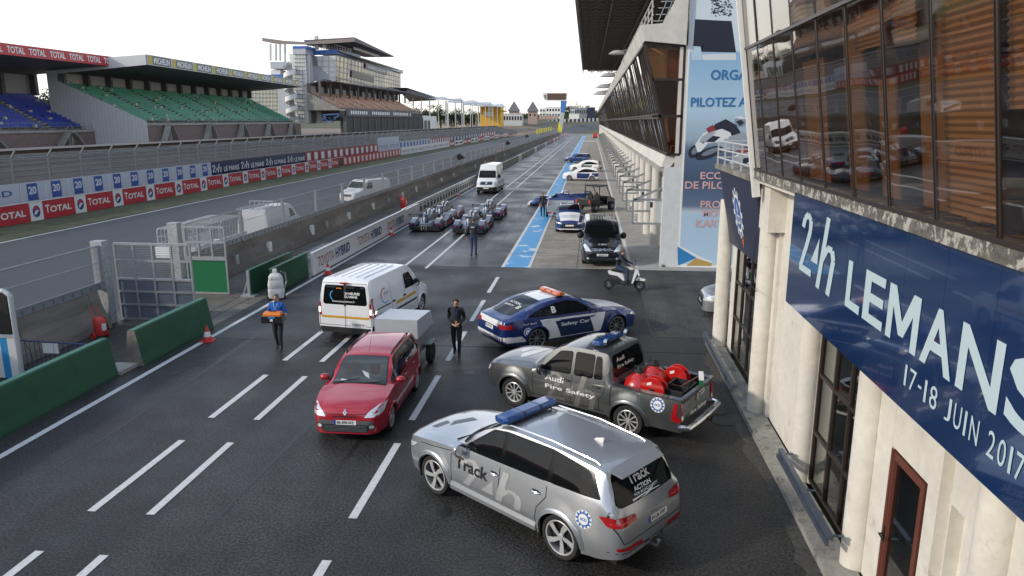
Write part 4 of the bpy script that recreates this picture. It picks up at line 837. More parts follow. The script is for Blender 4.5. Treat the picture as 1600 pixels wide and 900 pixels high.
# ------------------------------------------------------------ terraces and stands
def slope(name, prof, y0, y1, m_): return struct(MB().add([(x,y0,z) for x,z in prof]+[(x,y1,z) for x,z in prof], [(i,i+1,len(prof)+i+1,len(prof)+i) for i in range(len(prof)-1)]).build(name, m_))
slope('bank', [(-39.0,0.02),(-41,.5),(-52,3.6)], -20, 420, mat('bank', (.12,.105,.09), .95, var=.3, vs_=.8, var2=.3, vs2=.08))
st = MB()
for i in range(10): st.box(-42-1.2*i, 0, 0, -43.2-1.2*i, 420, .75+.36*i)
o = st.build('terrace_step', mat('step concrete', (.27,.24,.215), .9, var=.3, vs_=1, var2=.25, vs2=.1)); struct(o)
slope('plaza', [(-52,3.98),(-56,4.0),(-62,2.4),(-160,2.4)], -20, 420, terr_m)
GZ = 2.35
def stand(base, dirv, L, label, seatm, fascm, texts, roofz=16.9, drop=1.6, side=True, tiers=16, fr0=5.6, logos=None, roofover=3.5, stairs=True):
    """base: near front corner; dirv: unit vector along the front; rises to the left"""
    d = Vector((*dirv, 0)); nrm = Vector((-d.y, d.x, 0)); base = Vector(base); t = thing('grandstand', base, 0, label, 'grandstand')
    def f(u, v, z): q = d*u+nrm*v; return (q.x, q.y, z-base.z)
    def boxf(m, u0, v0, z0, u1, v1, z1):
        vs = [f(u,v,z) for z in (z0,z1) for (u,v) in ((u0,v0),(u1,v0),(u1,v1),(u0,v1))]; m.add(vs, [(0,3,2,1),(4,5,6,7),(0,1,5,4),(1,2,6,5),(2,3,7,6),(3,0,4,7)])
    dep, run = tiers*.72, .36
    tm = MB()
    for i in range(tiers): boxf(tm, .3, 1.5+.72*i, fr0-.2, L-.3, 1.5+.72*(i+1), fr0+.35+run*i)
    tm.build('tier', M['concrete_dark'], t, fix=True)
    sm = MB(); nb_ = max(3, int(L/9)); bw = L/nb_
    for b in range(nb_):
        for i in range(tiers):
            nn = int((bw-1.3)/.62)
            for s in range(nn):
                if random.random() < .015: continue
                u = b*bw+.7+s*.62; v = 1.75+.72*i; z = fr0+.35+run*i
                sm.add([f(u,v,z+.32),f(u+.5,v,z+.32),f(u+.5,v+.42,z+.30),f(u,v+.42,z+.30),f(u,v+.5,z+.80),f(u+.5,v+.5,z+.80)], [(0,1,2,3),(3,2,5,4)])
    o = sm.build('seats', seatm, t); o['kind'] = 'stuff'
    sw = MB(); random.seed(5)
    for i in range(int(L*.5)): u = random.uniform(1,L-1); v = 1.75+.72*random.randrange(tiers); boxf(sw, u, v, fr0+.65+run*(v-1.75)/.72, u+.5, v+.4, fr0+1.1+run*(v-1.75)/.72)
    o = sw.build('odd_seats', mat('pale seat', (.55,.55,.40), .5), t); o['kind'] = 'stuff'
    for b in range(nb_+1):
        st_ = MB()
        for i in range(tiers): boxf(st_, min(max(b*bw-.1,.0),L-.9), 1.5+.72*i, fr0, min(max(b*bw-.1,0),L-.9)+.9, 1.5+.72*i+.9, fr0+.52+run*i)
        st_.build('stair', M['concrete'], t)
    bk = MB(); zb = fr0+.35+run*tiers; dp = 1.5+dep
    boxf(bk, 0, dp, fr0-3, L, dp+.3, roofz-drop-1.2); bk.build('back_wall', mat('back panel', (.45,.44,.43), .8, var=.1, vs_=.5), t)
    n = int(L/6.5)
    for i in range(n+1): col = MB(); u = min(L-.7, .1+i*L/n); boxf(col, u, dp-1.0, zb, u+.7, dp+.0, roofz-drop-.6); col.build('column', M['roofd'], t)
    ro = MB(); zf, zbk = roofz, roofz-1.2
    vs = [f(0,-roofover,zf-drop),f(L,-roofover,zf-drop),f(L,dp+1,zbk-drop),f(0,dp+1,zbk-drop),f(0,-roofover,zf-.1),f(L,-roofover,zf-.1),f(L,dp+1,zbk-.5),f(0,dp+1,zbk-.5)]
    ro.add(vs, [(0,3,2,1),(4,5,6,7),(0,1,5,4),(1,2,6,5),(2,3,7,6),(3,0,4,7)]); ro.build('roof', M['roofd'], t)
    fa = MB(); boxf(fa, 0, -roofover-.15, zf-drop, L, -roofover-.01, zf); fo = fa.build('fascia', fascm, t)
    if texts:
        s, n, mt = texts; w_ = L/n
        for i in range(n):
            m = MB(); letters(m, s, 0,0,1,1, lambda u,v: f(i*w_+w_*(.26 if logos else .1)+u*w_*(.66 if logos else .8), -roofover-.17, zf-drop*.80+v*drop*.6), bold=.03); m.build('lettering', mt, t)
            if logos:
                m = MB(); boxf(m, i*w_+w_*.04, -roofover-.165, zf-drop*.92, i*w_+w_*.98, -roofover-.151, zf-drop*.08); m.build('sign_panel', logos[0], t)
                m = MB(); boxf(m, i*w_+w_*.04, -roofover-.17, zf-drop*.92, i*w_+w_*.2, -roofover-.156, zf-drop*.08); m.build('sign_panel', logos[1], t)
    if side:
        sd_ = MB(); pts = [(-.2,GZ),(-.2,fr0+.5),(dp,zb+.5),(dp,roofz-drop-1.4),(-roofover,roofz-drop-.02),(-roofover,roofz-.05),(dp+1.6,roofz-1.1-.05),(dp+1.6,GZ)]
        sd_.add([f(-.02,v,z) for v,z in pts]+[f(-.2,v,z) for v,z in pts], [tuple(range(8)), tuple(range(8,16))[::-1]]+[(i,8+i,8+(i+1)%8,(i+1)%8) for i in range(8)])
        sd_.build('side_wall', mat('white sheet cladding', (.62,.63,.64), .5, var=.06, vs_=1, bump=.0), t)
        rb_ = MB(); v = -roofover+.4
        while v < dp+1.4:
            lo = GZ+.05 if v > -.2 else roofz-drop-.02
            if v > -.2:
                hi = min(fr0+.5+(zb+.7-fr0)*max(0,(v+.2)/(dp+.2)), 99) 
                rb_.add([f(-.21,v,GZ+.05),f(-.21,v+.08,GZ+.05),f(-.21,v+.08,hi),f(-.21,v,hi)], [(0,1,2,3)])
            v += .6
        rb_.build('cladding_joint', M['steel_l'], t)
    ra = MB(); n = int(L/1.5)
    for i in range(n+1): p = f(i*L/n, .2, fr0+.2); ra.beam(p, (p[0],p[1],p[2]+1.1), .05)
    for z in (.75,1.3): ra.beam(f(0,.2,fr0+z), f(L,.2,fr0+z), .05)
    for z in (.7,1.2): ra.beam(f(.1,0.4,fr0+z), f(.1,dp,zb+z), .06)
    ra.build('front_rail', M['steel_d'], t)
    ap = MB(); boxf(ap, 0, 0, GZ, L, 1.5, fr0-.12); ap.build('plinth', M['brick'], t); ap = MB(); boxf(ap, 0,-.15,fr0-.12,L,1.5,fr0+.22); ap.build('walkway', M['concrete'], t)
    if not stairs: return t
    n = max(2, int(L/15))
    for i in range(n):
        u = 6+i*L/n; sp2 = MB()
        for s in (-1,1):
            p0 = Vector(f(u+s*.3,-.9,fr0)); p1 = Vector(f(u+s*3.0,-.9,GZ)); sp2.beam(p0, p1, 1.0, .12); sp2.beam(p0+Vector((0,0,.9)), p1+Vector((0,0,.9)), .05)
        boxf(sp2, u-.5,-1.5,fr0-.15,u+.5,0,fr0+.05); boxf(sp2, u-.4,-.9,GZ,u-.2,-.7,fr0); boxf(sp2, u+.2,-.9,GZ,u+.4,-.7,fr0); sp2.build('stairway', M['concrete'], t)
    return t
def at(px, py_, Y): q = PY(px, py_, Y); return q
# blue stand at the left edge
e1 = at(165, 200, 118); s1 = at(-90, 208, 87)
dv = Vector((e1.x-s1.x, e1.y-s1.y)); L1 = dv.length; dv.normalize()
stand((s1.x,s1.y,GZ), dv, L1, 'blue seated grandstand with a red TOTAL roof edge at the left of the picture', mat('blue seat', (.030,.060,.40), .45), M['red'], ('TOTAL', 8, M['white']), roofz=16.7, side=False, tiers=15, drop=1.5, fr0=5.0)
b0 = Vector((s1.x,s1.y))-dv*118  # extra stand added out of view so paint and glass reflect it
random.seed(12); stand((b0.x,b0.y,GZ), dv, 114, 'added blue seated grandstand further left, out of view, for reflections', mat('blue seat', (.030,.060,.40), .45), M['red'], None, roofz=16.7, side=False, tiers=15, drop=1.5, fr0=5.0)
e2 = at(470, 196, 196); s2 = at(228, 196, 116); dv = Vector((e2.x-s2.x, e2.y-s2.y)); L2 = dv.length; dv.normalize()
stand((s2.x,s2.y,GZ), dv, L2, 'green seated grandstand with white side wall and MICHELIN roof edge', mat('green seat', (.025,.30,.18), .5), M['steel_l'], ('MICHELIN', 10, M['white']), roofz=17.0, tiers=17, fr0=6.0, logos=(mat('sign grey', (.12,.13,.14), .5), mat('sign yellow', (.5,.42,.05), .5)), roofover=1.2)
# ------------------------------------------------------------ control tower building beyond the stands
random.seed(21)
def cz(x, y): return (400+x/5.293, 40+y/5.293)
bt_ = thing('tower_building', (-85,215,2.35), 0, 'tall stand building with tilted flat roof, blue balcony band and gold mirrored glass', 'building')
def q5(x, y, Y): return PY(*cz(x,y), Y)
def slabp(pts, th, name, m_, par=None, dirv=(0,1,0)):
    d = Vector(dirv)*th; v = [Vector(p) for p in pts]; n = len(v); mb = MB().add(v+[p+d for p in v], [tuple(range(n)), tuple(range(n,2*n))[::-1]]+[(i,(i+1)%n,n+(i+1)%n,n+i) for i in range(n)])
    return mb.build(name, m_, par or bt_, world=True, fix=True)
YN, YQ = 215., 308.
gold = glassm('gold mirror glass', (.25,.22,.15), .62, .25, .12, gl=.05); gback = mat('dim gold', (.16,.13,.06), .5, var=.5, vs_=.3)
pale = mat('pale glazed panel', (.66,.68,.66), .35, var=.05, vs_=.3); paleb = mat('grey cladding', (.42,.45,.50), .5, var=.05)
# upper glass block: long face
def fq(u, v): # u along face, v up
    a = q5(655,460,YN).lerp(q5(1193,565,YQ), u); b_ = q5(662,245,YN).lerp(q5(1193,398,YQ), u); return a.lerp(b_, v)
slabp([fq(0,0),fq(1,0),fq(1,1),fq(0,1)], .4, 'window_band', mat('gold glazing', (.22,.20,.13), .08, .75, var=.55, vs_=.18, tint=((.05,.05,.045),.14,.45,.52)), dirv=(-1,.3,0))
gm_ = MB()
for i in range(23): u = i/22; gm_.beam(fq(u,0)+Vector((.12,0,0)), fq(u,1)+Vector((.12,0,0)), .10)
for v in (0,.18,.40,.58,.8,1): gm_.beam(fq(0,v)+Vector((.14,0,0)), fq(1,v)+Vector((.14,0,0)), .14)
gm_.build('mullions', M['steel_d'], bt_, world=True)
slabp([p+Vector((.3,0,0)) for p in (fq(.18,.30),fq(.50,.27),fq(.50,.52),fq(.18,.56))], .2, 'display_board', mat('dark display', (.03,.022,.025), .4), dirv=(-1,0,0))
bal = MB()
for i in range(40): u = i/39; bal.beam(fq(u,.02)+Vector((.9,0,0)), fq(u,.15)+Vector((.9,0,0)), .07)
for v in (.02,.15): bal.beam(fq(0,v)+Vector((.9,0,0)), fq(1,v)+Vector((.9,0,0)), .12)
bal.build('balcony_rail', M['steel'], bt_, world=True)
slabp([p+Vector((.35,0,0)) for p in (fq(.36,.78),fq(.72,.74),fq(.72,1.02),fq(.36,1.02))], .2, 'name_board', M['navy2'], dirv=(-1,0,0))
m = MB(); letters(m, "AUTOMOBILE CLUB DE L'OUEST", 0,0,1,1, lambda u,v: fq(.39+.30*u,.84+.10*v)+Vector((.38,0,0)), bold=.03); m.build('lettering', M['white'], bt_, world=True)
# near gable
g_ = lambda *pp_: [q5(x,y,YN-.5) for x,y in pp_]
slabp(g_((505,252),(660,248),(655,460),(600,465),(600,400),(512,330)), .4, 'pale_glazing', pale); slabp(g_((440,335),(512,332),(600,405),(600,466),(440,457)), .4, 'cladding', paleb)
gg = MB()
for x in (550,600,655): a, b_ = q5(x,252,YN-.8), q5(x,462 if x > 590 else 365,YN-.8); gg.beam(a,b_,.12)
for y in (290,335,380,425): gg.beam(q5(505+max(0,(y-330)*1.0),y,YN-.8), q5(656,y,YN-.8), .10)
gg.build('gable_mullions', M['steel'], bt_, world=True)
slabp(g_((420,250),(505,252),(512,335),(430,335)), .5, 'recess', M['steel_d'])
blu = mat('blue band', (.035,.12,.42), .45)
slabp(g_((425,208),(670,195),(670,232),(600,238),(425,245)), 1, 'balcony_band', blu)
v1, v2, v3, v4 = q5(670,195,YN-.5), q5(865,245,YN+33), q5(865,285,YN+33), q5(670,232,YN-.5); slabp([v1,v2,v3,v4], .6, 'balcony_band', blu, dirv=(-1,.3,0))
v1, v2, v3, v4 = q5(865,262,YN+33), q5(1218,372,YQ), q5(1218,396,YQ), q5(865,292,YN+33); slabp([v1,v2,v3,v4], 1.2, 'eaves_band', M['steel_l'], dirv=(-1,.3,0))
slabp([q5(690,205,YN),q5(1210,375,YQ),q5(1100,372,YQ+12),q5(430,210,YN+14)], .3, 'terrace', M['concrete'], dirv=(0,0,-1))
# roof
f1 = [q5(x,y,YN-3) for x,y in ((50,100),(235,125),(400,135),(600,120),(815,103),(815,132),(600,148),(400,156),(170,152),(50,128))]
slabp(f1, .5, 'roof_fascia', mat('warm grey fascia', (.24,.21,.20), .6))
ru = MB(); a, b_, c, d_ = q5(815,132,YN-2.9), q5(400,156,YN-2.9), q5(905,262,YQ), q5(1140,260,YQ-6)
ru.add([a,b_,c,d_, a+Vector((0,0,1.2)), b_+Vector((0,0,1.2)), c+Vector((0,0,.4)), d_+Vector((0,0,.4))], [(0,3,2,1),(4,5,6,7),(0,1,5,4),(1,2,6,5),(2,3,7,6),(3,0,4,7)]); ru.build('roof', M['roofd'], bt_, world=True, fix=True)
ps = MB(); ra_ = MB()
for x, y0, y1 in ((120,150,290),(165,155,290),(200,155,290),(240,155,300),(500,85,200),(565,108,190)): ps.beam(q5(x,y0,YN), q5(x,y1,YN), .45 if x < 490 else .9)
ps.build('mast', M['steel_l'], bt_, world=True)
for x in range(430,800,22): ra_.beam(q5(x,160+max(0,(x-640)*.2),YN+4), q5(x,200+max(0,(x-660)*.22),YN+4), .15)
ra_.beam(q5(425,165,YN+4), q5(650,158,YN+4), .25); ra_.beam(q5(650,158,YN+4), q5(860,212,YN+36), .25); ra_.build('terrace_rail', M['steel'], bt_, world=True)
slabp([q5(810,172,YN+20),q5(1020,240,YQ-20),q5(1020,264,YQ-20),q5(810,195,YN+20)], .4, 'inner_wall', M['white'], dirv=(-1,0,0))
# stair tower and lift
def tbox(x0, x1, y0, y1, Y, dep, name, m_): a, b_ = q5(x0,y1,Y), q5(x1,y0,Y); return MB().box(a.x, Y, a.z, b_.x, Y+dep, b_.z).build(name, m_, bt_, world=True)
tbox(310,405,232,805,YN-6,6,'stair_tower',pale); tbox(303,408,190,236,YN-6.5,7,'tower_band',paleb); tbox(303,420,168,192,YN-6.5,7,'tower_cap',blu)
tm_ = MB()
for y in range(270,810,33): tm_.beam(q5(308,y,YN-6.2), q5(406,y,YN-6.2), .12)
for x in (330,358,386): tm_.beam(q5(x,236,YN-6.2), q5(x,805,YN-6.2), .08)
tm_.build('tower_mullions', M['steel_d'], bt_, world=True)
lf = MB()
for x in (412,428,442): lf.beam(q5(x,236,YN-5), q5(x+12,808,YN-5), .5)
for y in range(260,800,40): lf.beam(q5(412,y,YN-5), q5(444,y,YN-5), .2)
lf.build('lift_frame', M['steel'], bt_, world=True); tbox(414,452,570,810,YN-4.5,3,'lift_shaft',M['steel_d'])
tbox(120,268,297,357,YN-2,6,'stair_head',paleb); tbox(125,200,365,404,YN-1.5,4,'side_box',pale); tbox(60,240,404,434,YN-3,2,'blue_canopy',blu); tbox(196,262,440,790,YN-1,5,'stair_core',paleb)
sp3 = MB(); cx_ = q5(288,560,YN-8); zt_2 = q5(288,335,YN-8).z; zb_2 = q5(288,790,YN-8).z; n = 110; rr_ = 1.7; prev = None
for i in range(n+1):
    a = i*2*PI*4.6/n; z = zb_2+(zt_2-zb_2)*i/n; o1 = Vector((cx_.x+rr_*math.cos(a), YN-8+rr_*math.sin(a), z))
    if prev: sp3.add([prev, o1, o1+Vector((0,0,1.25)), prev+Vector((0,0,1.25))], [(0,1,2,3)]); sp3.add([prev, o1, Vector((cx_.x,YN-8,z))], [(0,1,2)])
    prev = o1
sp3.build('spiral_stair', M['white'], bt_, world=True); tbox(284,293,310,790,YN-8,.3,'stair_post',M['steel_d'])
sg = tbox(-60,205,520,745,YN+4,.4,'curtain_wall',mat('cream glazing', (.62,.61,.50), .25, var=.12, vs_=.2)); sg2 = MB()
for x in range(-60,206,28): sg2.beam(q5(x,520,YN+3.8), q5(x,745,YN+3.8), .12)
for y in range(528,750,33): sg2.beam(q5(-60,y,YN+3.8), q5(205,y,YN+3.8), .12)
sg2.build('curtain_mullions', M['steel_d'], bt_, world=True)
slabp(g_((450,592),(530,640),(545,805),(455,805)), .5, 'white_panel', M['white'])
slabp([q5(445,470,YN),q5(655,466,YN),q5(1190,570,YQ),q5(1150,560,YQ+14),q5(430,470,YN+14)], .4, 'soffit', M['roofd'], dirv=(0,0,.4))
cb = MB()
for (a, b_) in (((545,740),(690,730)),((545,740),(640,800)),((560,800),(690,745)),((545,770),(660,770))): cb.beam(q5(*a,YN-8), q5(*b_,YN-8), .45)
cb.beam(q5(527,470,YN-6), q5(532,600,YN-6), .5); cb.build('bracing', mat('blue steel', (.07,.12,.28), .5), bt_, world=True)
# the seats under the glass block
n1, f1_ = at(539,172,208), at(660,178,300); dv = Vector((f1_.x-n1.x, f1_.y-n1.y)); L3 = dv.length; dv.normalize()
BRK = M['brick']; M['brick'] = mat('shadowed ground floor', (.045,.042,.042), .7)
s3 = stand((n1.x,n1.y,GZ), dv, L3, 'orange seated stand under the glass storey of the tower building', mat('orange seat', (.46,.20,.10), .5), M['roofd'], None, roofz=18.1, drop=.5, side=False, tiers=13, fr0=9.6, roofover=-6, stairs=False)
M['brick'] = BRK
def fs(u, v, e=0): a = n1.lerp(f1_, u); return Vector((a.x+.35+e, a.y, 7.9+2.2*v))
bn = MB(); bn.add([fs(0,0),fs(.8,0),fs(.8,1),fs(0,1)], [(0,1,2,3)]); bn.build('banner', M['roofd'], s3, world=True)
bn = MB(); 
for i in range(34):
    if i in (8,9,20,21,32): continue
    u = .04+i*.022; bn.add([fs(u,.28,.05),fs(u+.014,.28,.05),fs(u+.014,.72,.05),fs(u,.72,.05)], [(0,1,2,3)])
o = bn.build('banner_print', M['white'], s3, world=True); o['kind'] = 'stuff'
pc_ = MB()
for i in range(14): u = i/13; a = n1.lerp(f1_, u); pc_.box(a.x-.6,a.y-.3,GZ,a.x+.2,a.y+.3,7.9)
for i in range(12): u = i/11; a = n1.lerp(f1_, u); pc_.beam((a.x-7,a.y,13.5),(a.x-7,a.y,17.6),.55)
o = pc_.build('column', M['roofd'], s3, world=True); o['kind'] = 'stuff'
wbx = at(637,177,285); wb2 = at(682,178,330); 
sh = thing('paddock_shed', (wbx.x,wbx.y,GZ), 0, 'low white fronted shed joined to the far end of the orange stand', 'shed'); d_ = (wb2-wbx); 
slabp([Vector((wbx.x,wbx.y,2.3)), Vector((wb2.x,wb2.y,2.3)), Vector((wb2.x,wb2.y,8.6)), Vector((wbx.x,wbx.y,9.0))], 5, 'wall', M['white'], sh, dirv=(-1,0,0))
o_ = MB()
for i in range(6): a = wbx.lerp(wb2, .05+i*.12); b_ = wbx.lerp(wb2, .14+i*.12); o_.add([(a.x+.05,a.y,2.4),(b_.x+.05,b_.y,2.4),(b_.x+.05,b_.y,6.8),(a.x+.05,a.y,6.8)], [(0,1,2,3)])
o_.build('opening', M['dark'], sh, world=True)
lr = thing('grandstand_roof', (at(626,150,312)), 0, 'flat dark soffit roof reaching out past the tower building', 'roof'); 
v = [at(625,139,308), at(636,139,300), at(681,152,345), at(640,154,352)]; slabp(v, 1.4, 'deck', M['roofd'], lr, dirv=(0,0,-1)); slabp([at(625,137,307.5), at(636,137,299.5), at(681,151,344.5), at(681,153,344.5), at(636,140.5,299.5), at(625,140.5,307.5)], .2, 'edge', M['steel_l'], lr)
# paddock canopies: light roofs on poles
def canopy(px0, px1, ytop0, ytop1, yb0, yb1, ybase, Y, dep, n, lab):
    a, b_ = PY(px0, yb0, Y), PY(px1, yb1, Y+dep*.4); t = thing('paddock_canopy', (a.x, Y, hz(a.x,Y)), 0, lab, 'canopy', 'pale canopies on poles'); r = MB(); K = 8; top = []
    for i in range(K+1):
        u = i/K; p = PY(px0+(px1-px0)*u, yb0+(yb1-yb0)*u, Y+dep*.4*u); h = (yb0-ytop0)*Y/1150*(1-u)+(yb1-ytop1)*Y/1150*u; h *= .35+.65*math.sin(PI*(u*2.5 % 1))
        top.append((p, p+Vector((0,0,.35)), p+Vector((-5,dep,h+.4)), p+Vector((-5,dep,h))))
    for i in range(K): A, B = top[i], top[i+1]; r.add([*A,*B], [(0,4,5,1),(1,5,6,2),(3,2,6,7),(0,3,7,4)])
    r.build('roof', M['steel_l'], t, world=True)
    for i in range(n+1):
        u = i/n; p = PY(px0+(px1-px0)*u, yb0+(yb1-yb0)*u, Y+dep*.4*u); o = MB().beam((p.x,p.y,0.8),(p.x,p.y,p.z),.32).build('pole', M['steel_l'], t, world=True)
        if i % 2 == 0: MB().beam((p.x-4,p.y+dep*.8,.8),(p.x-4,p.y+dep*.8,p.z+.2),.3).build('pole', M['steel_l'], t, world=True)
canopy(645,724,146,152,153,158,196,330,22,6,'nearest pale canopy on tall poles, right of the tower building'); canopy(700,770,152,158,160,164,192,385,24,6,'middle pale canopy on poles, in front of the yellow building'); canopy(725,790,158,161,164,168,192,420,24,5,'farthest pale canopy on poles beside the yellow building')
def farbox(px0, px1, yt, yb, Y, dep, name, lab, cat, m_, grp=None, win=None):
    a, b_ = PY(px0,yb,Y), PY(px1,yt,Y); t = thing(name, ((a.x+b_.x)/2, Y, a.z), 0, lab, cat, grp); MB().box(a.x,Y,min(a.z,hz(a.x,Y)-1),b_.x,Y+dep,b_.z).build('wall', m_, t, world=True)
    MB().box(a.x-.15,Y-.15,b_.z,b_.x+.15,Y+dep,b_.z+.35).build('roof_edge', M['steel_l'], t, world=True)
    if win:
        n, rows = win
        for j in range(rows):
            for i in range(n):
                x0 = a.x+(b_.x-a.x)*(i+.2)/n; x1 = a.x+(b_.x-a.x)*(i+.8)/n; z0 = a.z+(b_.z-a.z)*(j+.3)/rows; z1 = a.z+(b_.z-a.z)*(j+.75)/rows
                f = MB().box(x0,Y-.12,z0,x1,Y-.02,z1).build('window', M['steel_d'], t, world=True); o = MB().box(x0+.12,Y-.14,z0+.12,x1-.12,Y-.10,z1-.12).build('pane', M['glassk'], f); o.location = -t.location
    return t
t = farbox(750,782,167,190,440,16,'yellow_building','bright yellow building with a white round emblem behind the pale canopies','building',M['yellow'])
a = PY(767,170,439); MB().lathe([(0,-.05),(1.1,-.05),(1.1,.05)], 16, 'Y', (a.x,439.6,a.z)).build('emblem', M['white'], t, world=True)
a = PY(763,178,439); MB().box(a.x-3,439.6,a.z-1.3,a.x+3,439.9,a.z+1.3).build('emblem', M['white'], t, world=True)
ar = MB().add([PY(780,172,438),PY(792,173,438),PY(792,175,438),PY(770,177,438)], [(0,1,2,3)]); ar.build('awning', M['yellow'], t, world=True)
pink = mat('pink render', (.42,.30,.26), .8)
for i, px in enumerate((802.5,832)):
    Y = 520; a, b_ = PY(px-7,174,Y), PY(px+7,190,Y); t = thing('spire_pavilion', ((a.x+b_.x)/2,Y,2), 0, ['left','right'][i]+' pinkish pavilion with a steep grey pyramid roof on the horizon', 'building', 'pavilions with pyramid roofs')
    MB().box(a.x,Y,1,b_.x,Y+7,a.z).build('wall', pink, t, world=True); ap_ = PY(px,157.5,Y); o = 1.0
    MB().add([(a.x-o,Y-o,a.z),(b_.x+o,Y-o,a.z),(b_.x+o,Y+8,a.z),(a.x-o,Y+8,a.z),(ap_.x,Y+3.5,ap_.z)], [(0,1,4),(1,2,4),(2,3,4),(3,0,4),(0,3,2,1)]).build('roof', mat('slate', (.13,.13,.14), .7), t, world=True)
    for k in (-1,1): x = ap_.x+k*1.6; MB().box(x-.5,Y-.06,a.z-3.2,x+.5,Y+.01,a.z-1.6).build('window', M['glassk'], t, world=True)
farbox(786,816,178,192,500,10,'glazed_pavilion','long glazed pavilion with thin white posts at the foot of the pyramid roofs','building',M['steel_l'],win=(7,1))
farbox(843,852,170,182,620,8,'paddock_box','small pale two storey box behind the gravel, left of the gantry sign','building',M['white'],win=(2,2)); farbox(853,880,168,184,640,10,'paddock_box','long white building with two floors of windows behind the gantry sign','building',M['white'],win=(6,2))
farbox(842,872,181,191,600,8,'paddock_box','low pink wall building in front of the long white one','building',pink); farbox(889,905,178,191,560,8,'white_tent','white box tent right of the gantry sign','tent',M['white']); farbox(898,918,169,181,600,9,'paddock_box','dark grey glass building with a gabled top near the track end','building',M['steel_d'],win=(6,1)); farbox(917,930,168,182,560,9,'paddock_box','dark blue block at the end beside the pit building','building',M['navy2'])
farbox(891,900,166,178,640,6,'paddock_box','grey block with a pitched top, right behind the gantry sign','building',M['steel_l'],win=(3,2))
# tyre wall line along the gravel
tl_ = thing('tyre_barrier', (0,660,8), 0, 'line of dark and pale tyre stacks along the top of the gravel', 'barrier'); b = MB(); b2 = MB()
for i in range(34):
    p = PY(838+3.2*i, 190.2-.10*i, 600-4*i); (b if i % 2 else b2).box(p.x-.9,p.y,p.z-1.0,p.x+.9,p.y+1.5,p.z+1.1)
o = b.build('stack', M['black'], tl_, world=True); o['kind'] = 'stuff'; o = b2.build('pale_stack', M['steel_l'], tl_, world=True); o['kind'] = 'stuff'
# gantry sign at the pit exit
Y = 360.; gs = thing('gantry_sign', (-18,Y,0), 0, 'leaning blue pillar carrying a rounded screen board at the end of the pit wall', 'sign')
def G(px, py_, e=0): p = PY(px, py_, Y); return Vector((p.x, Y-e, p.z))
slabp([G(848,146),G(850,144.5),G(885,144.5),G(887,146.5),G(886,155),G(884,157.5),G(853,157.5),G(849,154)], .8, 'board', M['white'], gs)
slabp([G(855,146,.1),G(885,146,.1),G(884,156,.1),G(855,156,.1)], .08, 'screen', mat('brown screen', (.11,.065,.045), .4), gs); slabp([G(849.5,148,.1),G(853.5,148,.1),G(853.5,156,.1),G(851,154,.1)], .08, 'emblem', M['steel_d'], gs)
slabp([G(876,157.5,-.1),G(886,157.5,-.1),G(882,176,-.1),G(876,176,-.1)], .7, 'pillar', mat('sign blue', (.06,.20,.50), .4), gs); slabp([G(876,176,-.1),G(882,176,-.1),G(878,207,-.1),G(871.5,207,-.1),G(873,195,-.1)], .7, 'pillar_foot', M['steel_l'], gs)
slabp([G(873,190,.02),G(877,197,.02),G(878,207,.02),G(871,207,.02)], .1, 'yellow_wrap', mat('sign yellow bright', (.75,.70,.04), .4), gs)
for i in range(7):
    p = PX(840+3.6*i, 206-.8*i, -16.2+.25*i); tag(MB().box(p.x-.1,p.y-3,p.z-.6,p.x+.1,p.y+3,p.z+.7).build('yellow_block', mat('sign yellow bright', (.75,.70,.04), .4)), 'yellow padded block near the end of the pit wall', 'barrier', 'yellow padded blocks')
mk = P(908,206); 
# ------------------------------------------------------------ trees
leafs = [mat('foliage %d'%i, c, .8, var=.3, vs_=.6) for i, c in enumerate(((.035,.055,.020),(.055,.075,.028),(.045,.060,.032)))]
bark = mat('bark', (.07,.05,.04), .9)
def tree(x, y, z, h, r, lab, mi=0, grp='trees beyond the stands'):
    t = thing('tree', (x,y,z), 0, lab, 'tree', grp); m = MB(); m.tube([(0,0,-1),(.1,0,h*.3),(0,.2,h*.7)], [r*.10,r*.07,r*.03], 6)
    for k in range(4): a = k*1.7; m.tube([(0,0,h*(.3+.08*k)),(r*.5*math.cos(a),r*.5*math.sin(a),h*(.5+.1*k))], [r*.05,r*.02], 5)
    m.build('trunk', bark, t); c = MB()
    cl = [(random.gauss(0,.42)*r, random.gauss(0,.42)*r, h*.62+random.gauss(0,.17)*h, r*random.uniform(.22,.42)) for _ in range(26)]
    for (cx, cy, cz_, cr) in cl:
        for _ in range(46):
            d = Vector((random.gauss(0,1),random.gauss(0,1),random.gauss(0,1))).normalized()*cr*random.uniform(.6,1.1); p = Vector((cx,cy,cz_))+d; s = r*.06*random.uniform(.6,1.4)
            u = Vector((random.uniform(-1,1),random.uniform(-1,1),random.uniform(-.6,.6))).normalized()*s; w2 = u.cross(d).normalized()*s; c.add([p-u,p+w2*.8,p+u,p-w2*.8], [(0,1,2,3)])
    c.build('crown', leafs[mi], t)
for i, (px, yt, Y) in enumerate(((52,150,190),(66,148,200),(80,147,185),(92,150,200),(40,153,205),(101,152,190))):
    p = PY(px,yt,Y); tree(p.x, Y, 2.2, p.z-2.0, 4.6, 'dark bushy tree in the gap between the blue and the green stand', i % 3, 'trees between the two stands')
for i, (px, yt, Y) in enumerate(((655,165,430),(665,163,430),(676,164,440),(688,168,440),(700,170,450),(712,172,450),(724,173,460),(736,172,460),(640,166,420),(745,174,480),(812,186,600),(885,164,760),(893,166,760),(903,165,780),(912,166,780),(920,165,800),(871,171,800))):
    p = PY(px,yt,Y); z = hz(p.x,Y)-.5; tree(p.x, Y, z, max(5,p.z-z), 5.5, 'grey green tree behind the pale canopies' if i < 10 else 'low tree on the skyline near the track end', i % 3, 'trees behind the canopies' if i < 10 else 'trees on the skyline')
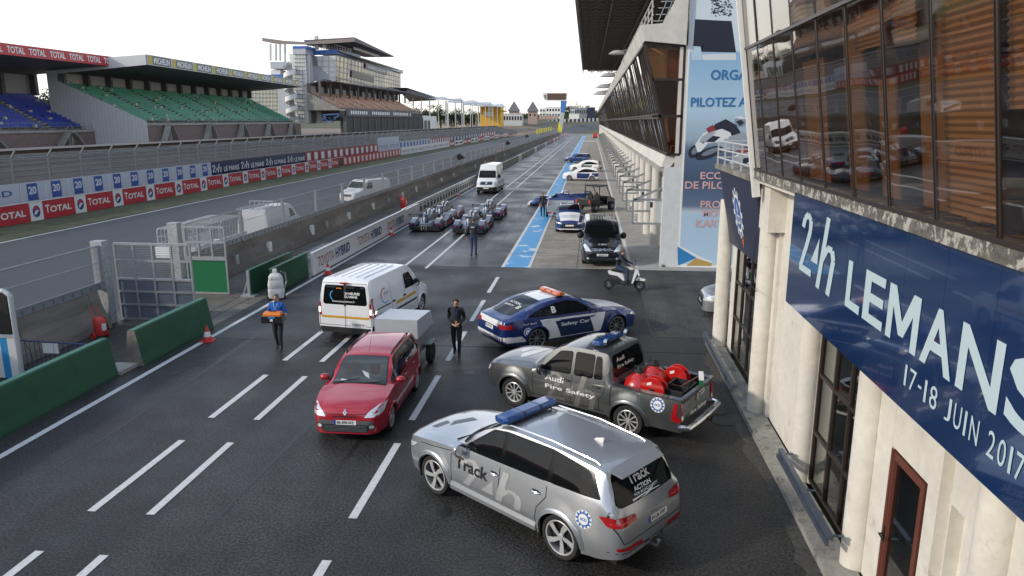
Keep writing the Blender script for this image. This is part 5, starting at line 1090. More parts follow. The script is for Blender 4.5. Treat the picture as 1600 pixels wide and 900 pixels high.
# added wood, unseen behind the camera, for paint and glass to mirror
bw = MB()
for i in range(3000):
    x = random.uniform(-130,60); y = -62-random.uniform(0,14); z = random.uniform(0,1)**.8*(12+4*math.sin(x*.11)+2.5*math.sin(x*.37)); s = random.uniform(.7,1.6)
    bw.add([(x-s,y,z-s*.6),(x+s,y+random.uniform(-1,1),z-s*.5),(x+s*.7,y,z+s*.6),(x-s*.7,y,z+s*.7)], [(0,1,2,3)])
tag(bw.build('wood', leafs[0]), 'added dark wood, unseen behind the viewpoint, for reflections', 'wood', kind='stuff')
# far wood behind everything
fw = MB()
for i in range(2600):
    a = random.uniform(-1.25,.35); d = random.uniform(900,1100); x, y = d*math.sin(a), d*math.cos(a); z = hz(x,y)+random.uniform(0,7+4*math.sin(a*9)); s = random.uniform(3,6)
    fw.add([(x-s,y,z-s*.6),(x+s,y+random.uniform(-2,2),z-s*.5),(x+s*.7,y,z+s*.6),(x-s*.7,y,z+s*.7)], [(0,1,2,3)])
tag(fw.build('far_wood', leafs[0]), 'dark far wood along the horizon', 'wood', kind='stuff')
# ------------------------------------------------------------ vehicles
paint = lambda n, c, metal=0., rough=.35, **k: mat(n+' car paint', c, rough, metal, coat=1., croug=.04, var=.03, vs_=1.5, **k)
PT = dict(silver=paint('silver', (.50,.525,.56), .72, .30), grey=paint('graphite', (.10,.107,.112), .55, .32), red=paint('red', (.42,.010,.028), .15, .3), white=paint('white', (.80,.81,.82), 0, .4),
          blue=paint('deep blue', (.010,.032,.16), .3, .3), black=paint('black', (.008,.009,.014), .2, .25))
cabin = mat('cabin trim', (.05,.05,.052), .7)
def roundpoly(pts, r=.04, n=3):
    out = []; N = len(pts)
    for i in range(N):
        p = Vector(pts[i]); a = Vector(pts[i-1])-p; b = Vector(pts[(i+1)%N])-p; q = min(r, a.length*.45, b.length*.45); a = a.normalized()*q; b = b.normalized()*q
        for k in range(n+1): t = k/n; out.append(tuple(p+a*(1-t)**2+b*t*t))
    return out
class Car:
    def __init__(s, name, label, cat, S, paintm, group=None):
        s.S = S; s.root = thing(name, (0,0,0), 0, label, cat, group); L = S['L']; s.xf = S['xf']   # xf: nose in front of the wheelbase middle
        top, belt, wid = pchip(S['top']), pchip(S['belt']), pchip(S['wid']); W = S['W']/2; ra = S['ra']; zc = S['rw']; sill = S['sill']; tum = S.get('tum', .30); wheels = S['ws']
        kr = S.get('kr', .93); ins = S.get('ins', .07); hood = S.get('hood', .14)
        st = set([0, L]); k = 0
        for q in S['top']+S['belt']+S['wid']: st.add(q[0])
        for e in (.008,.02,.04,.07,.11): st.add(e); st.add(L-e)
        x = .16
        while x < L-.12: st.add(x); x += .085
        for w_ in wheels:
            for a in range(0, 181, 12): st.add(w_+ra*math.cos(R(a)))
            st.add(w_-ra-.004); st.add(w_+ra+.004)
        st = sorted(q for q in st if 0 <= q <= L); ss = [st[0]]
        for q in st[1:]:
            if q-ss[-1] > .003: ss.append(q)
        if ss[-1] < L: ss[-1] = L
        NS, NG, NR = 8, 5, 6; rows = []; zm = S.get('zm', .55); flare = S.get('flare', .018); bu = S.get('bottom', [(0,0),(L,0)]); bf = pchip(bu)
        for x in ss:
            zt, zb_, w_ = top(x), belt(x), wid(x)*W; zt = max(zt, zb_+.01); z0 = sill+bf(x); fl = 0
            for c in wheels:
                d = abs(x-c)
                if d < ra: z0 = max(z0, zc+math.sqrt(max(0,ra*ra-d*d)))
                if d < ra+.12: fl = max(fl, 1-max(0,d-ra)/.12)
            z0 = min(z0, zb_-.03); P_ = []
            for i in range(NS+1):
                z = z0+(zb_-z0)*i/NS
                f_ = 1-.055*max(0,(zm-z)/(zm-sill+.001))**1.6-.05*max(0,(z-zm)/(max(zb_-zm,.05)))**2
                y = w_*f_+flare*fl*max(0, 1-(z-z0)/.22)*(1 if z > .2 else 0)
                if S.get('crease') and abs(z-S['crease'](x)) < .03: y += .008
                P_.append((y, z))
            yb_, zb2 = P_[-1]; g = zt-zb_; gk = smooth(.10, .35, g); zr = zb_+g*(.55+(kr-.55)*gk); yr = yb_-(hood*(1-gk)+ins*gk)*w_/W-tum*(zr-zb_)*gk
            for i in range(1, NG+1):
                t = i/NG; y = yb_+(yr-yb_)*t; bulge = .012*math.sin(PI*t)*gk; P_.append((y+bulge, zb2+(zr-zb2)*t))
            for i in range(1, NR+1):
                u = i/NR; P_.append((yr*(1-u), zr+(zt-zr)*(1-(1-u)**(2.2 if gk > .5 else 2))))
            rows.append(P_)
        n = len(rows[0]); nf = 2*n-1; vs = []
        for x, P_ in zip(ss, rows):
            X = s.xf-x; vs += [(X, y, z) for y, z in P_]+[(X, -y, z) for y, z in reversed(P_[:-1])]
        fs = []; sk = S.get('open')
        for i in range(len(ss)-1):
            for j in range(nf-1):
                jj = j if j < n-1 else nf-2-j
                if sk and sk[0] <= ss[i] and ss[i+1] <= sk[1] and jj >= NS+1: continue
                fs.append((i*nf+j, (i+1)*nf+j, (i+1)*nf+j+1, i*nf+j+1))
        fs.append(tuple(range(nf))); fs.append(tuple((len(ss)-1)*nf+j for j in range(nf))[::-1])
        m = MB().add(vs, fs); s.body = m.build('body', paintm, s.root, smooth=True, ang=S.get('ang', 38))
        s.bvh = BVHTree.FromPolygons([Vector(v) for v in vs], fs); s.W = W
        # wheel arches and floor
        for c in wheels:
            for sg in (-1,1):
                ar = MB()
                X = s.xf-c; pr_ = [(X+(ra-.006)*math.cos(R(a)), zc+(ra-.006)*math.sin(R(a))) for a in range(-20,201,20)]
                ar.add([(x,sg*(W-.03),z) for x,z in pr_]+[(x,sg*(W-.33),z) for x,z in pr_], [(i,i+1,len(pr_)+i+1,len(pr_)+i) for i in range(len(pr_)-1)]+[tuple(range(len(pr_),2*len(pr_)))]); ar.build('wheel_arch', M['black'], s.root)
        for c in wheels:
            for ax, sg in (('L',1),('R',-1)):
                X = s.xf-c; q = []; wf = S.get('lip', .045)
                for a in range(0, 181, 9):
                    cr_, sr_ = math.cos(R(a)), math.sin(R(a)); row = []
                    for k, (dr, e) in enumerate(((-.004,-.03),(-.002,.018),(wf*.7,.020),(wf,.004))):
                        h = s.hit(X+(ra+max(dr,.004))*cr_, max(zc+(ra+max(dr,.004))*sr_, sill+.015), ax)
                        if h: row.append((X+(ra+dr)*cr_, h[0].y+sg*e, max(zc+(ra+dr)*sr_, sill-.02)))
                    if len(row) == 4: q.append(row)
                if len(q) > 4: MB().add([p for r_ in q for p in r_], [(i*4+j,(i+1)*4+j,(i+1)*4+j+1,i*4+j+1) for i in range(len(q)-1) for j in range(3)]).build('arch_flare', paintm, s.root, smooth=True, ang=45)
        MB().box(s.xf-L+.15,-W*.80,sill-.03,s.xf-.15,W*.80,sill+.06).build('underbody', M['black'], s.root)
    def hit(s, a, b, ax):
        """project from a side: L/R (x,z), F/B (y,z), T (x,y)"""
        o, d = {'L': (Vector((a,3,b)), Vector((0,-1,0))), 'R': (Vector((a,-3,b)), Vector((0,1,0))), 'F': (Vector((6,a,b)), Vector((-1,0,0))), 'B': (Vector((-6,a,b)), Vector((1,0,0))), 'T': (Vector((a,b,5)), Vector((0,0,-1)))}[ax]
        h, nn, _, _ = s.bvh.ray_cast(o, d)
        if h is None: return None
        if nn.dot(d) > 0: nn = -nn
        return h, nn
    def decal(s, geo, ax, name, m, off=.004, par=None, cell=.07):
        """geo: outline list or (verts, faces), wrapped onto the body and lifted off by off"""
        vs, fs = geo if isinstance(geo, tuple) else (geo, [tuple(range(len(geo)))])
        bm = bmesh.new(); bv = [bm.verts.new((v[0],v[1],0)) for v in vs]
        for f in fs:
            try: bm.faces.new([bv[i] for i in f])
            except ValueError: pass
        for k in (0,1):
            lo = min(v[k] for v in vs); hi = max(v[k] for v in vs); q = lo+cell
            while q < hi:
                no = Vector((1,0,0)) if k == 0 else Vector((0,1,0)); bmesh.ops.bisect_plane(bm, geom=bm.verts[:]+bm.edges[:]+bm.faces[:], plane_co=no*q, plane_no=no); q += cell
        bad = []
        for v in bm.verts:
            h = s.hit(v.co.x, v.co.y, ax)
            if h is None: bad.append(v)
            else: v.co = h[0]+h[1]*off
        if bad: bmesh.ops.delete(bm, geom=bad, context='VERTS')
        if not bm.faces: bm.free(); return None
        bm.normal_update()
        d = {'L': Vector((0,1,0)), 'R': Vector((0,-1,0)), 'F': Vector((1,0,0)), 'B': Vector((-1,0,0)), 'T': Vector((0,0,1))}[ax]
        for f in bm.faces:
            if f.normal.dot(d) < 0: f.normal_flip()
        me = bpy.data.meshes.new(name); bm.to_mesh(me); bm.free(); me.materials.append(m); me.polygons.foreach_set('use_smooth', [True]*len(me.polygons))
        o = bpy.data.objects.new(name, me); COL.objects.link(o); o.parent = par or s.root; return o
    def both(s, geo, name, m, **k): s.decal(geo, 'L', name, m, **k); s.decal(geo, 'R', name, m, **k)
    def xz(s, pts): return [(s.xf-a, b) for a, b in pts]           # station -> local x
    def glass(s, pts, ax, r=.05, trim=.018, m=None, sub=True):
        g = roundpoly(s.xz(pts) if ax in 'LR' else pts, r); c = Vector((sum(p[0] for p in g)/len(g), sum(p[1] for p in g)/len(g)))
        if trim:
            big = []
            for i, p in enumerate(g):
                t = (Vector(g[(i+1)%len(g)])-Vector(g[i-1])); nn = Vector((t.y,-t.x)); nn = nn.normalized() if nn.length > 1e-6 else nn
                if nn.dot(Vector(p)-c) < 0: nn = -nn
                big.append(tuple(Vector(p)+nn*trim))
            s.decal(big, ax, 'window_trim', M['pillarb'], off=.003)
        return s.decal(g, ax, {'L':'side_window','R':'side_window','F':'windscreen','B':'rear_window'}[ax], m or M['glassk'], off=.006)
    def line(s, pts, ax='LR', w_=.014, name='panel_gap', m=None, off=.0035):
        for a in ax:
            for p, q in zip(pts[:-1], pts[1:]):
                p2, q2 = ((s.xf-p[0],p[1]),(s.xf-q[0],q[1])) if a in 'LR' else (p, q); d = (Vector(q2)-Vector(p2)).normalized()*w_/2; nn = Vector((-d.y,d.x))
                s.decal([tuple(Vector(p2)-nn-d*.3), tuple(Vector(q2)-nn+d*.3), tuple(Vector(q2)+nn+d*.3), tuple(Vector(p2)+nn-d*.3)], a, name, m or M['black'], off=off)
    def text(s, t, x0, z0, x1, z1, ax, m, name='lettering', bold=.01, off=.009, rot=0, shear=0):
        vs, fs = textbox(t, 0, 0, abs(x1-x0), z1-z0, bold=bold, shear=shear); sg = {'L': -1, 'R': 1, 'F': 1, 'B': -1, 'T': 1}[ax]; cr, sr = math.cos(rot), math.sin(rot)
        if ax in 'LR':
            # read from the side the viewer stands on
            sx = x0; f = (lambda u, v: (s.xf-(sx+u*(1 if ax == 'L' else 1)), v)) if ax == 'L' else (lambda u, v: (s.xf-sx+u, v)); vv = [f(u, z0+v) for u, v in vs]
        elif ax == 'T': vv = [(x0+u, z0+v) for u, v in vs]
        else: vv = [((y_ := (x0+(u*cr-v*sr))*(-1 if ax == 'B' else 1)), z0+u*sr+v*cr) for u, v in vs]
        return s.decal((vv, fs), ax, name, m, off=off, cell=.12)
    def wheels(s, style, rw=None, wd=.24, rimr=.72, inset=.0, rimm=None, drumm=None):
        S = s.S; rw = rw or S['rw']; proto = None
        for k, c in enumerate(S['ws']):
            for sg in (1, -1):
                loc = (s.xf-c, sg*(s.W-.02-inset), rw)
                if proto is None:
                    r = rw; ri = rw*rimr; prf = [(ri,-wd),(r-.03,-wd),(r-.006,-wd+.03),(r,-wd*.6),(r,-wd*.4),(r-.006,-.03),(r-.03,-.004),(ri+.02,.0),(ri,-.01),(ri,-wd)]
                    t_ = MB().lathe(prf, 36, 'Y').build('wheel', M['rubber'], s.root, smooth=True); rim = MB()
                    rim.lathe([(ri,-.012),(ri-.012,-.006),(ri-.028,-.012),(ri-.03,-.12),(ri-.01,-.15)], 32, 'Y'); n, ws_, tw = style
                    for i in range(n):
                        a = 2*PI*i/n; L0, L1 = .05, ri-.02; c0, c1 = ws_*.55, ws_
                        def pt(rad, off, y): aa = a+tw*(rad/ri); return (rad*math.cos(aa)-off*math.sin(aa), y, rad*math.sin(aa)+off*math.cos(aa))
                        q = []
                        for (rad, hw, y) in ((L0,c0,-.030),(ri*.5,(c0+c1)/2,-.022),(L1,c1,-.014)): q.append((pt(rad,-hw,y),pt(rad,hw,y),pt(rad,hw*.6,y-.03),pt(rad,-hw*.6,y-.03)))
                        for j in range(2):
                            A, B = q[j], q[j+1]; rim.add([*A,*B], [(0,1,5,4),(1,2,6,5),(3,0,4,7),(2,3,7,6)])
                    rim.lathe([(.0,-.015),(.05,-.016),(.062,-.03),(.06,-.07)], 16, 'Y')
                    ro = rim.build('rim', rimm or M['rim'], t_, smooth=True, ang=35); br = MB().lathe([(0,-.085),(ri*.72,-.085),(ri*.72,-.10),(0,-.10)], 24, 'Y').build('brake_disc', drumm or M['steel_d'], t_)
                    MB().lathe([(ri-.005,-.13),(0,-.13)], 24, 'Y').build('hub_back', M['black'], t_)
                    proto = t_; ch = [o for o in COL.objects if o.parent == t_]; w_ = t_
                else:
                    w_ = proto.copy(); COL.objects.link(w_)
                    for o in ch: o2 = o.copy(); COL.objects.link(o2); o2.parent = w_
                w_.location = loc; w_.rotation_euler = (0, .4*k+.3, 0) if sg > 0 else (0, .5*k, PI)
    def mirror(s, st, z, m, size=(.10,.20,.13), yoff=.0):
        for sg, ax in ((1,'L'),(-1,'R')):
            h = s.hit(s.xf-st, z, ax); y = h[0].y if h else s.W*sg; c = Vector((s.xf-st, y+sg*(.14+yoff), z+.03)); b = MB().blob((c.x,c.y,c.z), (size[0],size[1]*.62,size[2]*.62), 14, 10)
            b.v = [(min(v[0], c.x+size[0]) if v[0] > c.x-.035 else c.x-.035, v[1], v[2]) for v in b.v]; o = b.build('mirror', m, s.root, smooth=True)
            MB().beam((c.x,y-sg*.02,z-.02),(c.x,c.y,z+.0),.05,.035).build('arm', M['dark'], o)
            MB().add([(c.x-.04, c.y+size[1]*.5*math.cos(a), c.z+size[2]*.5*math.sin(a)) for a in [2*PI*i/12 for i in range(12)]], [tuple(range(12))]).build('mirror_glass', M['chrome'], o)
    def handle(s, st, z, m=None, ln=.20):
        for ax, sg in (('L',1),('R',-1)):
            h = s.hit(s.xf-st, z, ax)
            if h: c = h[0]; s.decal(ell(s.xf-st, z, ln*.55, .035, 12), ax, 'handle_recess', M['dark'], off=.004); b = MB().tube([(c.x-ln/2,c.y+sg*.006,c.z),(c.x-ln/3,c.y+sg*.03,c.z),(c.x+ln/3,c.y+sg*.03,c.z),(c.x+ln/2,c.y+sg*.006,c.z)], .014, 6); b.build('door_handle', m or s.body.data.materials[0], s.root, smooth=True)
    def emblem(s, x, z, r, ax='L'):
        c = (s.xf-x, z) if ax in 'LR' else (x, z); g = []
        for k in range(12):
            a = 2*PI*k/12
            for rr, da in ((.78,-.14),(1,-.10),(1,.10),(.78,.14)): g.append((c[0]+r*rr*math.cos(a+da), c[1]+r*rr*math.sin(a+da)))
        s.decal(ell(c[0], c[1], r*1.06, r*1.06, 24), ax, 'emblem', M['white'], off=.005); eb = mat('emblem blue', (.02,.12,.42), .4)
        s.decal(g, ax, 'emblem_gear', eb, off=.008); s.decal(ell(c[0],c[1],r*.62,r*.62,18), ax, 'emblem_disc', M['white'], off=.011)
        s.text('ACO', (x-r*.42) if ax in 'LR' else c[0]-r*.4, z-r*.18, (x+r*.42) if ax in 'LR' else c[0]+r*.4, z+r*.2, ax, eb, off=.014, bold=.03)
    def plate(s, y, z, w_, h_, ax, txt, blue=True):
        yy = -y if ax == 'B' else y; g = [(yy-w_/2,z-h_/2),(yy+w_/2,z-h_/2),(yy+w_/2,z+h_/2),(yy-w_/2,z+h_/2)]; s.decal(g, ax, 'number_plate', M['white'], off=.012)
        lo = -1 if ax == 'F' else 1
        if blue: e = w_*.09; sd_ = yy-lo*0; x0 = (yy-w_/2) if ax == 'F' else (yy+w_/2-e); s.decal([(x0,z-h_/2),(x0+e,z-h_/2),(x0+e,z+h_/2),(x0,z+h_/2)], ax, 'plate_band', mat('plate blue', (.01,.05,.35), .4), off=.014)
        s.text(txt, y-w_*.36, z-h_*.30, y+w_*.40, z+h_*.30, ax, M['black'], off=.016, bold=.02)
    def place(s, Fp, Rp, side):
        """photo pixels where the two wheels of one side touch the ground"""
        a, b = P(*Fp), P(*Rp); d = (a-b).normalized(); n_ = Vector((-d.y, d.x, 0)); o = (a+b)/2-n_*(s.W-.12)*(1 if side == 'L' else -1); s.root.location = (o.x, o.y, 0); s.root.rotation_euler = (0,0,math.atan2(d.y,d.x)); return s
    def put(s, x, y, rz): s.root.location = (x,y,0); s.root.rotation_euler = (0,0,rz); return s
def lightbar(c, x, z, hw, m, n=5, d=.14, h=.075):
    b = MB(); pr_ = [(-d,0),(-d,h*.6),(-d*.6,h),(d*.6,h),(d,h*.6),(d,0)]; vs = []
    ys = [-hw,-hw+.06,-hw*.33,-hw*.31,hw*.31,hw*.33,hw-.06,hw]; ks = [.55,1,1,1,1,1,1,.55]
    for y, k in zip(ys, ks): vs += [(x+p*k, y, z+.02+q*(k*.5+.5)) for p, q in pr_]
    N = 6; b.add(vs, [(i*N+j,(i+1)*N+j,(i+1)*N+(j+1)%N,i*N+(j+1)%N) for i in range(len(ys)-1) for j in range(N)]+[tuple(range(N))[::-1], tuple((len(ys)-1)*N+j for j in range(N))])
    o = b.build('light_bar', m, c.root, smooth=True, ang=30); MB().box(x-d*.7,-hw*.8,z-.03,x+d*.7,hw*.8,z+.022).build('mount', M['dark'], o)
    q = MB()
    for y in (-hw*.32, hw*.32): q.box(x-d-.003,y-.008,z+.02,x+d+.003,y+.008,z+.022+h)
    q.box(x-d-.006,-hw*.95,z+.012,x-d+.006,hw*.95,z+.03); q.build('divider', M['dark'], o); return o
# ---- silver estate safety vehicle, nearest
S = dict(L=5.07, W=1.97, xf=2.44, ws=(.93,3.95), rw=.385, ra=.425, sill=.30, zm=.62, tum=.36, kr=.95, ins=.05, hood=.20,
  top=[(0,.62),(.02,.86),(.07,.98),(.22,1.04),(.7,1.10),(1.25,1.16),(1.50,1.22),(2.15,1.62),(2.45,1.71),(2.9,1.75),(3.6,1.74),(4.3,1.69),(4.62,1.63),(4.66,1.56),(4.98,1.10),(5.02,.98),(5.05,.78),(5.07,.60)],
  belt=[(0,.55),(.04,.78),(.15,.92),(.5,1.0),(1.3,1.09),(2.5,1.14),(3.8,1.17),(4.5,1.18),(4.9,1.08),(5.02,.9),(5.07,.54)],
  wid=[(0,.62),(.03,.74),(.10,.84),(.25,.93),(.6,.985),(1.1,1.0),(4.2,1.0),(4.6,.97),(4.85,.92),(4.98,.87),(5.04,.80),(5.07,.72)], bottom=[(0,.06),(.3,0),(4.5,0),(5.07,.12)], flare=.03, lip=.07)
q7 = Car('safety_estate', 'silver estate lettered Track with a blue light bar, nearest the camera', 'car', S, PT['silver'])
for ax in 'LR': q7.decal(roundpoly(q7.xz([(1.64,1.165),(2.6,1.19),(4.66,1.26),(4.44,1.60),(3.6,1.69),(2.6,1.675),(2.28,1.63)]), .03), ax, 'window_surround', M['pillarb'], off=.002)
q7.glass([(1.72,1.19),(2.58,1.21),(2.58,1.645),(2.32,1.61)], 'L'); q7.glass([(2.68,1.21),(3.62,1.235),(3.62,1.665),(2.65,1.65)], 'L'); q7.glass([(3.73,1.24),(4.58,1.285),(4.38,1.585),(3.70,1.66)], 'L')
q7.glass([(1.72,1.19),(2.58,1.21),(2.58,1.645),(2.32,1.61)], 'R'); q7.glass([(2.68,1.21),(3.62,1.235),(3.62,1.665),(2.65,1.65)], 'R'); q7.glass([(3.73,1.24),(4.58,1.285),(4.38,1.585),(3.70,1.66)], 'R')
q7.glass([(-.76,1.19),(.76,1.19),(.60,1.64),(-.60,1.64)], 'F'); q7.glass([(-.76,1.17),(.76,1.17),(.62,1.57),(-.62,1.57)], 'B', r=.09)
q7.line([(1.44,.42),(1.42,.98),(1.52,1.08)]); q7.line([(2.60,.40),(2.63,1.12)]); q7.line([(3.66,1.15),(3.66,.98),(3.48,.75),(3.42,.42)]); q7.line([(1.36,.43),(3.5,.43)]); q7.line([(.55,.93),(1.3,1.02),(1.5,1.06)]); q7.line([(1.5,.52),(3.45,.50)], m=PT['silver'], w_=.05, name='sill_trim', off=.012)
q7.line([(1.30,.34),(3.52,.34)], m=M['dark'], w_=.07, name='sill_trim', off=.004)
q7.line([(-.86,1.12),(-.9,.98),(-.78,.66),(.78,.66),(.9,.98),(.86,1.12)], 'B'); q7.line([(-.9,.50),(.9,.50)], 'B'); 
for sg in (1,-1):
    q7.decal(roundpoly([(sg*.44,.93),(sg*.90,.90),(sg*.92,1.05),(sg*.47,1.03)], .03), 'B', 'tail_lamp', M['lampred'], off=.012); q7.decal([(sg*.46,.965),(sg*.88,.955),(sg*.88,.968),(sg*.46,.978)], 'B', 'lamp_strip', mat('lamp strip', (.75,.10,.08), .3), off=.016)
    q7.decal(roundpoly([(sg*.34,.52),(sg*.86,.55),(sg*.86,.60),(sg*.34,.58)], .02), 'B', 'reflector', M['lampred'], off=.012)
    q7.decal(roundpoly([(sg*.55,.72),(sg*.93,.80),(sg*.90,.86),(sg*.55,.80)], .02), 'F', 'headlamp', M['lamp'], off=.010)
q7.decal(roundpoly(q7.xz([(4.86,.90),(5.0,.92),(4.97,1.05),(4.80,1.04)]), .02), 'L', 'tail_lamp', M['lampred'], off=.010); q7.decal(roundpoly(q7.xz([(.06,.68),(.35,.80),(.45,.88),(.12,.82)]), .02), 'L', 'headlamp', M['lamp'], off=.010)
q7.decal(roundpoly([(-.42,.36),(.42,.36),(.52,.82),(-.52,.82)], .08), 'F', 'grille', M['dark'], off=.008)
q7.text('Track', 1.54, .78, 2.36, 1.0, 'L', M['black'], bold=.02); q7.text('Track', -.34, 1.36, .20, 1.49, 'B', M['white'], off=.014, bold=.02); q7.text('ACTION', -.30, 1.265, .13, 1.325, 'B', M['white'], off=.014, bold=.03); q7.text('FOR ROAD SAFETY', -.34, 1.215, .28, 1.25, 'B', M['white'], off=.014, bold=.02); q7.text('Track', -.30, .40, .28, .50, 'B', M['black'], off=.014, bold=.02)
q7.decal([(.42,1.17),(.1,1.19),(-.30,1.17),(-.28,1.182),(.1,1.205),(.42,1.195)], 'B', 'road_mark', M['white'], off=.014); q7.decal([(.30,1.155),(.0,1.175),(-.14,1.215),(-.02,1.215),(.12,1.178)], 'B', 'road_mark', M['white'], off=.0145)
q7.emblem(4.42, .90, .14); q7.plate(.10, .80, .50, .105, 'B', 'IN·LM 1097')
q7.text('OOOO', .02-.10, .885, .10+.12, .945, 'B', M['chrome'], off=.014, bold=.0)
dk = paint('pale grey mark', (.62,.64,.66), .6, .4)
l24m = MB(); logo24(l24m, lambda u, v: (q7.xf-(1.70+u*1.75), .36+v*.72+.0, 0)); q7.decal(([(v[0],v[1]) for v in l24m.v], l24m.f), 'L', 'big_mark', dk, off=.006, cell=.15)
q7.handle(2.50,.98,M['chrome']); q7.handle(3.45,1.0,M['chrome']); q7.mirror(1.74,1.16,PT['silver'],size=(.12,.25,.19))
lightbar(q7, .08, 1.745, .68, M['lightbar'], d=.17, h=.10)
for sg in (1,-1):
    y_ = sg*.955; MB().prism([(sg*.90,.30),(sg*.995,.33),(sg*1.0,.40),(sg*.975,.47),(sg*.93,.49)], q7.xf-3.46, q7.xf-1.42, 'X').build('sill_step', PT['silver'], q7.root, fix=True)
rr_ = MB()
for sg in (1,-1): rr_.tube([(q7.xf-2.35,sg*.60,1.69),(q7.xf-2.6,sg*.62,1.76),(q7.xf-3.5,sg*.62,1.775),(q7.xf-4.35,sg*.60,1.70),(q7.xf-4.45,sg*.6,1.665)], .016, 6)
rr_.build('roof_rail', PT['silver'], q7.root, smooth=True)
MB().prism([(-.0,-.0),(.20,.0),(.16,.03),(.02,.075),(-.01,.07)], -.018, .018, 'Y').build('aerial_fin', M['white'], q7.root).location = (q7.xf-4.05, .0, 1.715)
MB().add([(q7.xf-4.60,-.60,1.60),(q7.xf-4.60,.60,1.60),(q7.xf-4.82,.56,1.545),(q7.xf-4.82,-.56,1.545),(q7.xf-4.60,-.60,1.635),(q7.xf-4.60,.60,1.635),(q7.xf-4.83,.56,1.565),(q7.xf-4.83,-.56,1.565)], [(0,1,2,3),(7,6,5,4),(2,6,7,3),(1,5,6,2),(0,3,7,4)]).build('roof_spoiler', PT['silver'], q7.root, smooth=True, ang=30)
MB().tube([(q7.xf-5.0,0,.33),(q7.xf-5.12,0,.33),(q7.xf-5.15,0,.42)], .022).blob((q7.xf-5.15,0,.43), .03).build('tow_hook', M['steel_d'], q7.root)
MB().tube([(q7.xf-1.45,-.72,1.17),(q7.xf-1.28,.1,1.155)], .012).tube([(q7.xf-1.47,.1,1.18),(q7.xf-1.32,.72,1.155)], .012).build('wiper', M['black'], q7.root)
q7.text('24h', 1.30, -.45, 1.8, .35, 'T', M['navy2'], off=.008) if 0 else None
q7.decal([(1.55,-.2),(1.75,-.25),(1.9,.1),(1.8,.3)], 'T', 'bonnet_mark', mat('mark grey', (.10,.11,.13), .4), off=.004); q7.decal([(1.9,.2),(2.05,.15),(2.1,.5),(1.95,.5)], 'T', 'bonnet_mark', mat('mark grey', (.10,.11,.13), .4), off=.004)
q7.wheels((5,.050,.25), wd=.27, rimr=.76, drumm=M['black'], rimm=mat('bright alloy', (.50,.51,.52), .3, .35)); q7.place((681,769),(882,874),'L'); q7.root.scale = (.975,)*3
# ---- grey pickup
S = dict(L=5.25, W=1.95, xf=2.42, ws=(.93,4.02), rw=.375, ra=.435, sill=.38, zm=.72, tum=.20, kr=.95, ins=.05, hood=.16,
  top=[(0,.66),(.02,.90),(.08,1.02),(.3,1.09),(.9,1.15),(1.35,1.20),(1.5,1.26),(2.05,1.68),(2.35,1.77),(2.8,1.81),(3.35,1.79),(3.42,1.74),(3.60,1.16),(3.62,1.12),(5.2,1.12),(5.23,.9),(5.25,.6)],
  belt=[(0,.55),(.04,.82),(.15,.96),(.5,1.03),(1.3,1.08),(3.4,1.12),(3.62,1.11),(5.2,1.11),(5.25,.56)],
  wid=[(0,.70),(.03,.80),(.10,.88),(.3,.96),(.6,.99),(3.6,1.0),(5.0,.99),(5.2,.975),(5.25,.96)], bottom=[(0,.05),(.4,0),(5.25,0)], flare=.045, lip=.085, open=(3.64,5.21))
am = Car('pickup_truck', 'dark grey pickup lettered Fire Safety with red fire extinguishers in its bed', 'pickup', S, PT['grey'])
for ax in 'LR': am.glass([(1.72,1.15),(2.50,1.17),(2.50,1.66),(2.18,1.62)], ax, m=None); am.glass([(2.62,1.17),(3.08,1.18),(3.08,1.675),(2.60,1.67)], ax); am.glass([(3.13,1.18),(3.34,1.19),(3.26,1.66),(3.13,1.67)], ax, trim=.01)
am.glass([(-.76,1.26),(.76,1.26),(.62,1.70),(-.62,1.70)], 'F'); am.glass([(-.74,1.24),(.74,1.24),(.66,1.68),(-.66,1.68)], 'B', r=.08)
am.text('Audi', -.54, 1.53, -.16, 1.62, 'B', M['white'], off=.012, bold=.01); am.text('Fire Safety', -.54, 1.36, .26, 1.46, 'B', M['white'], off=.012, bold=.01)
am.line([(1.50,.48),(1.48,1.0),(1.60,1.12)]); am.line([(2.55,.46),(2.56,1.15)]); am.line([(3.40,1.14),(3.42,.92),(3.30,.75),(3.28,.46)]); am.line([(3.58,.44),(3.58,1.1)], w_=.03); am.line([(1.4,.47),(3.4,.47)], w_=.02)
am.line([(1.38,.40),(3.5,.40)], w_=.07, m=M['dark'], name='sill_trim')
for sg in (1,-1):
    am.decal(roundpoly([(sg*.80,.62),(sg*.905,.62),(sg*.905,1.02),(sg*.80,1.02)], .02), 'B', 'tail_lamp', M['lampred'], off=.012); am.decal([(sg*.81,.66),(sg*.90,.66),(sg*.90,.76),(sg*.81,.76)], 'B', 'reverse_lamp', M['lamp'], off=.015)
    am.decal(roundpoly([(sg*.55,.78),(sg*.88,.80),(sg*.88,.94),(sg*.5,.90)], .03), 'F', 'headlamp', M['lamp'], off=.010)
am.decal(roundpoly(am.xz([(5.04,.64),(5.235,.62),(5.235,1.03),(5.08,1.03)]), .015), 'L', 'tail_lamp', M['lampred'], off=.012)
am.decal(ell(0,.92,.085,.085), 'B', 'badge', M['chrome'], off=.012); am.decal(ell(0,.92,.07,.07), 'B', 'badge_disc', PT['grey'], off=.014); am.decal([(-.05,.965),(-.03,.965),(0,.90),(.03,.965),(.05,.965),(.01,.865),(-.01,.865)], 'B', 'badge_letter', M['chrome'], off=.016)
am.text('Fire Safety', -.40, .60, .50, .72, 'B', M['white'], off=.012, bold=.02); am.text('ACTION', .10, .98, .42, 1.03, 'B', M['white'], off=.012, bold=.02); am.decal([(-.12,.93),(-.28,.94),(-.42,.965),(-.44,.95),(-.28,.92)], 'B', 'road_mark', M['white'], off=.012)
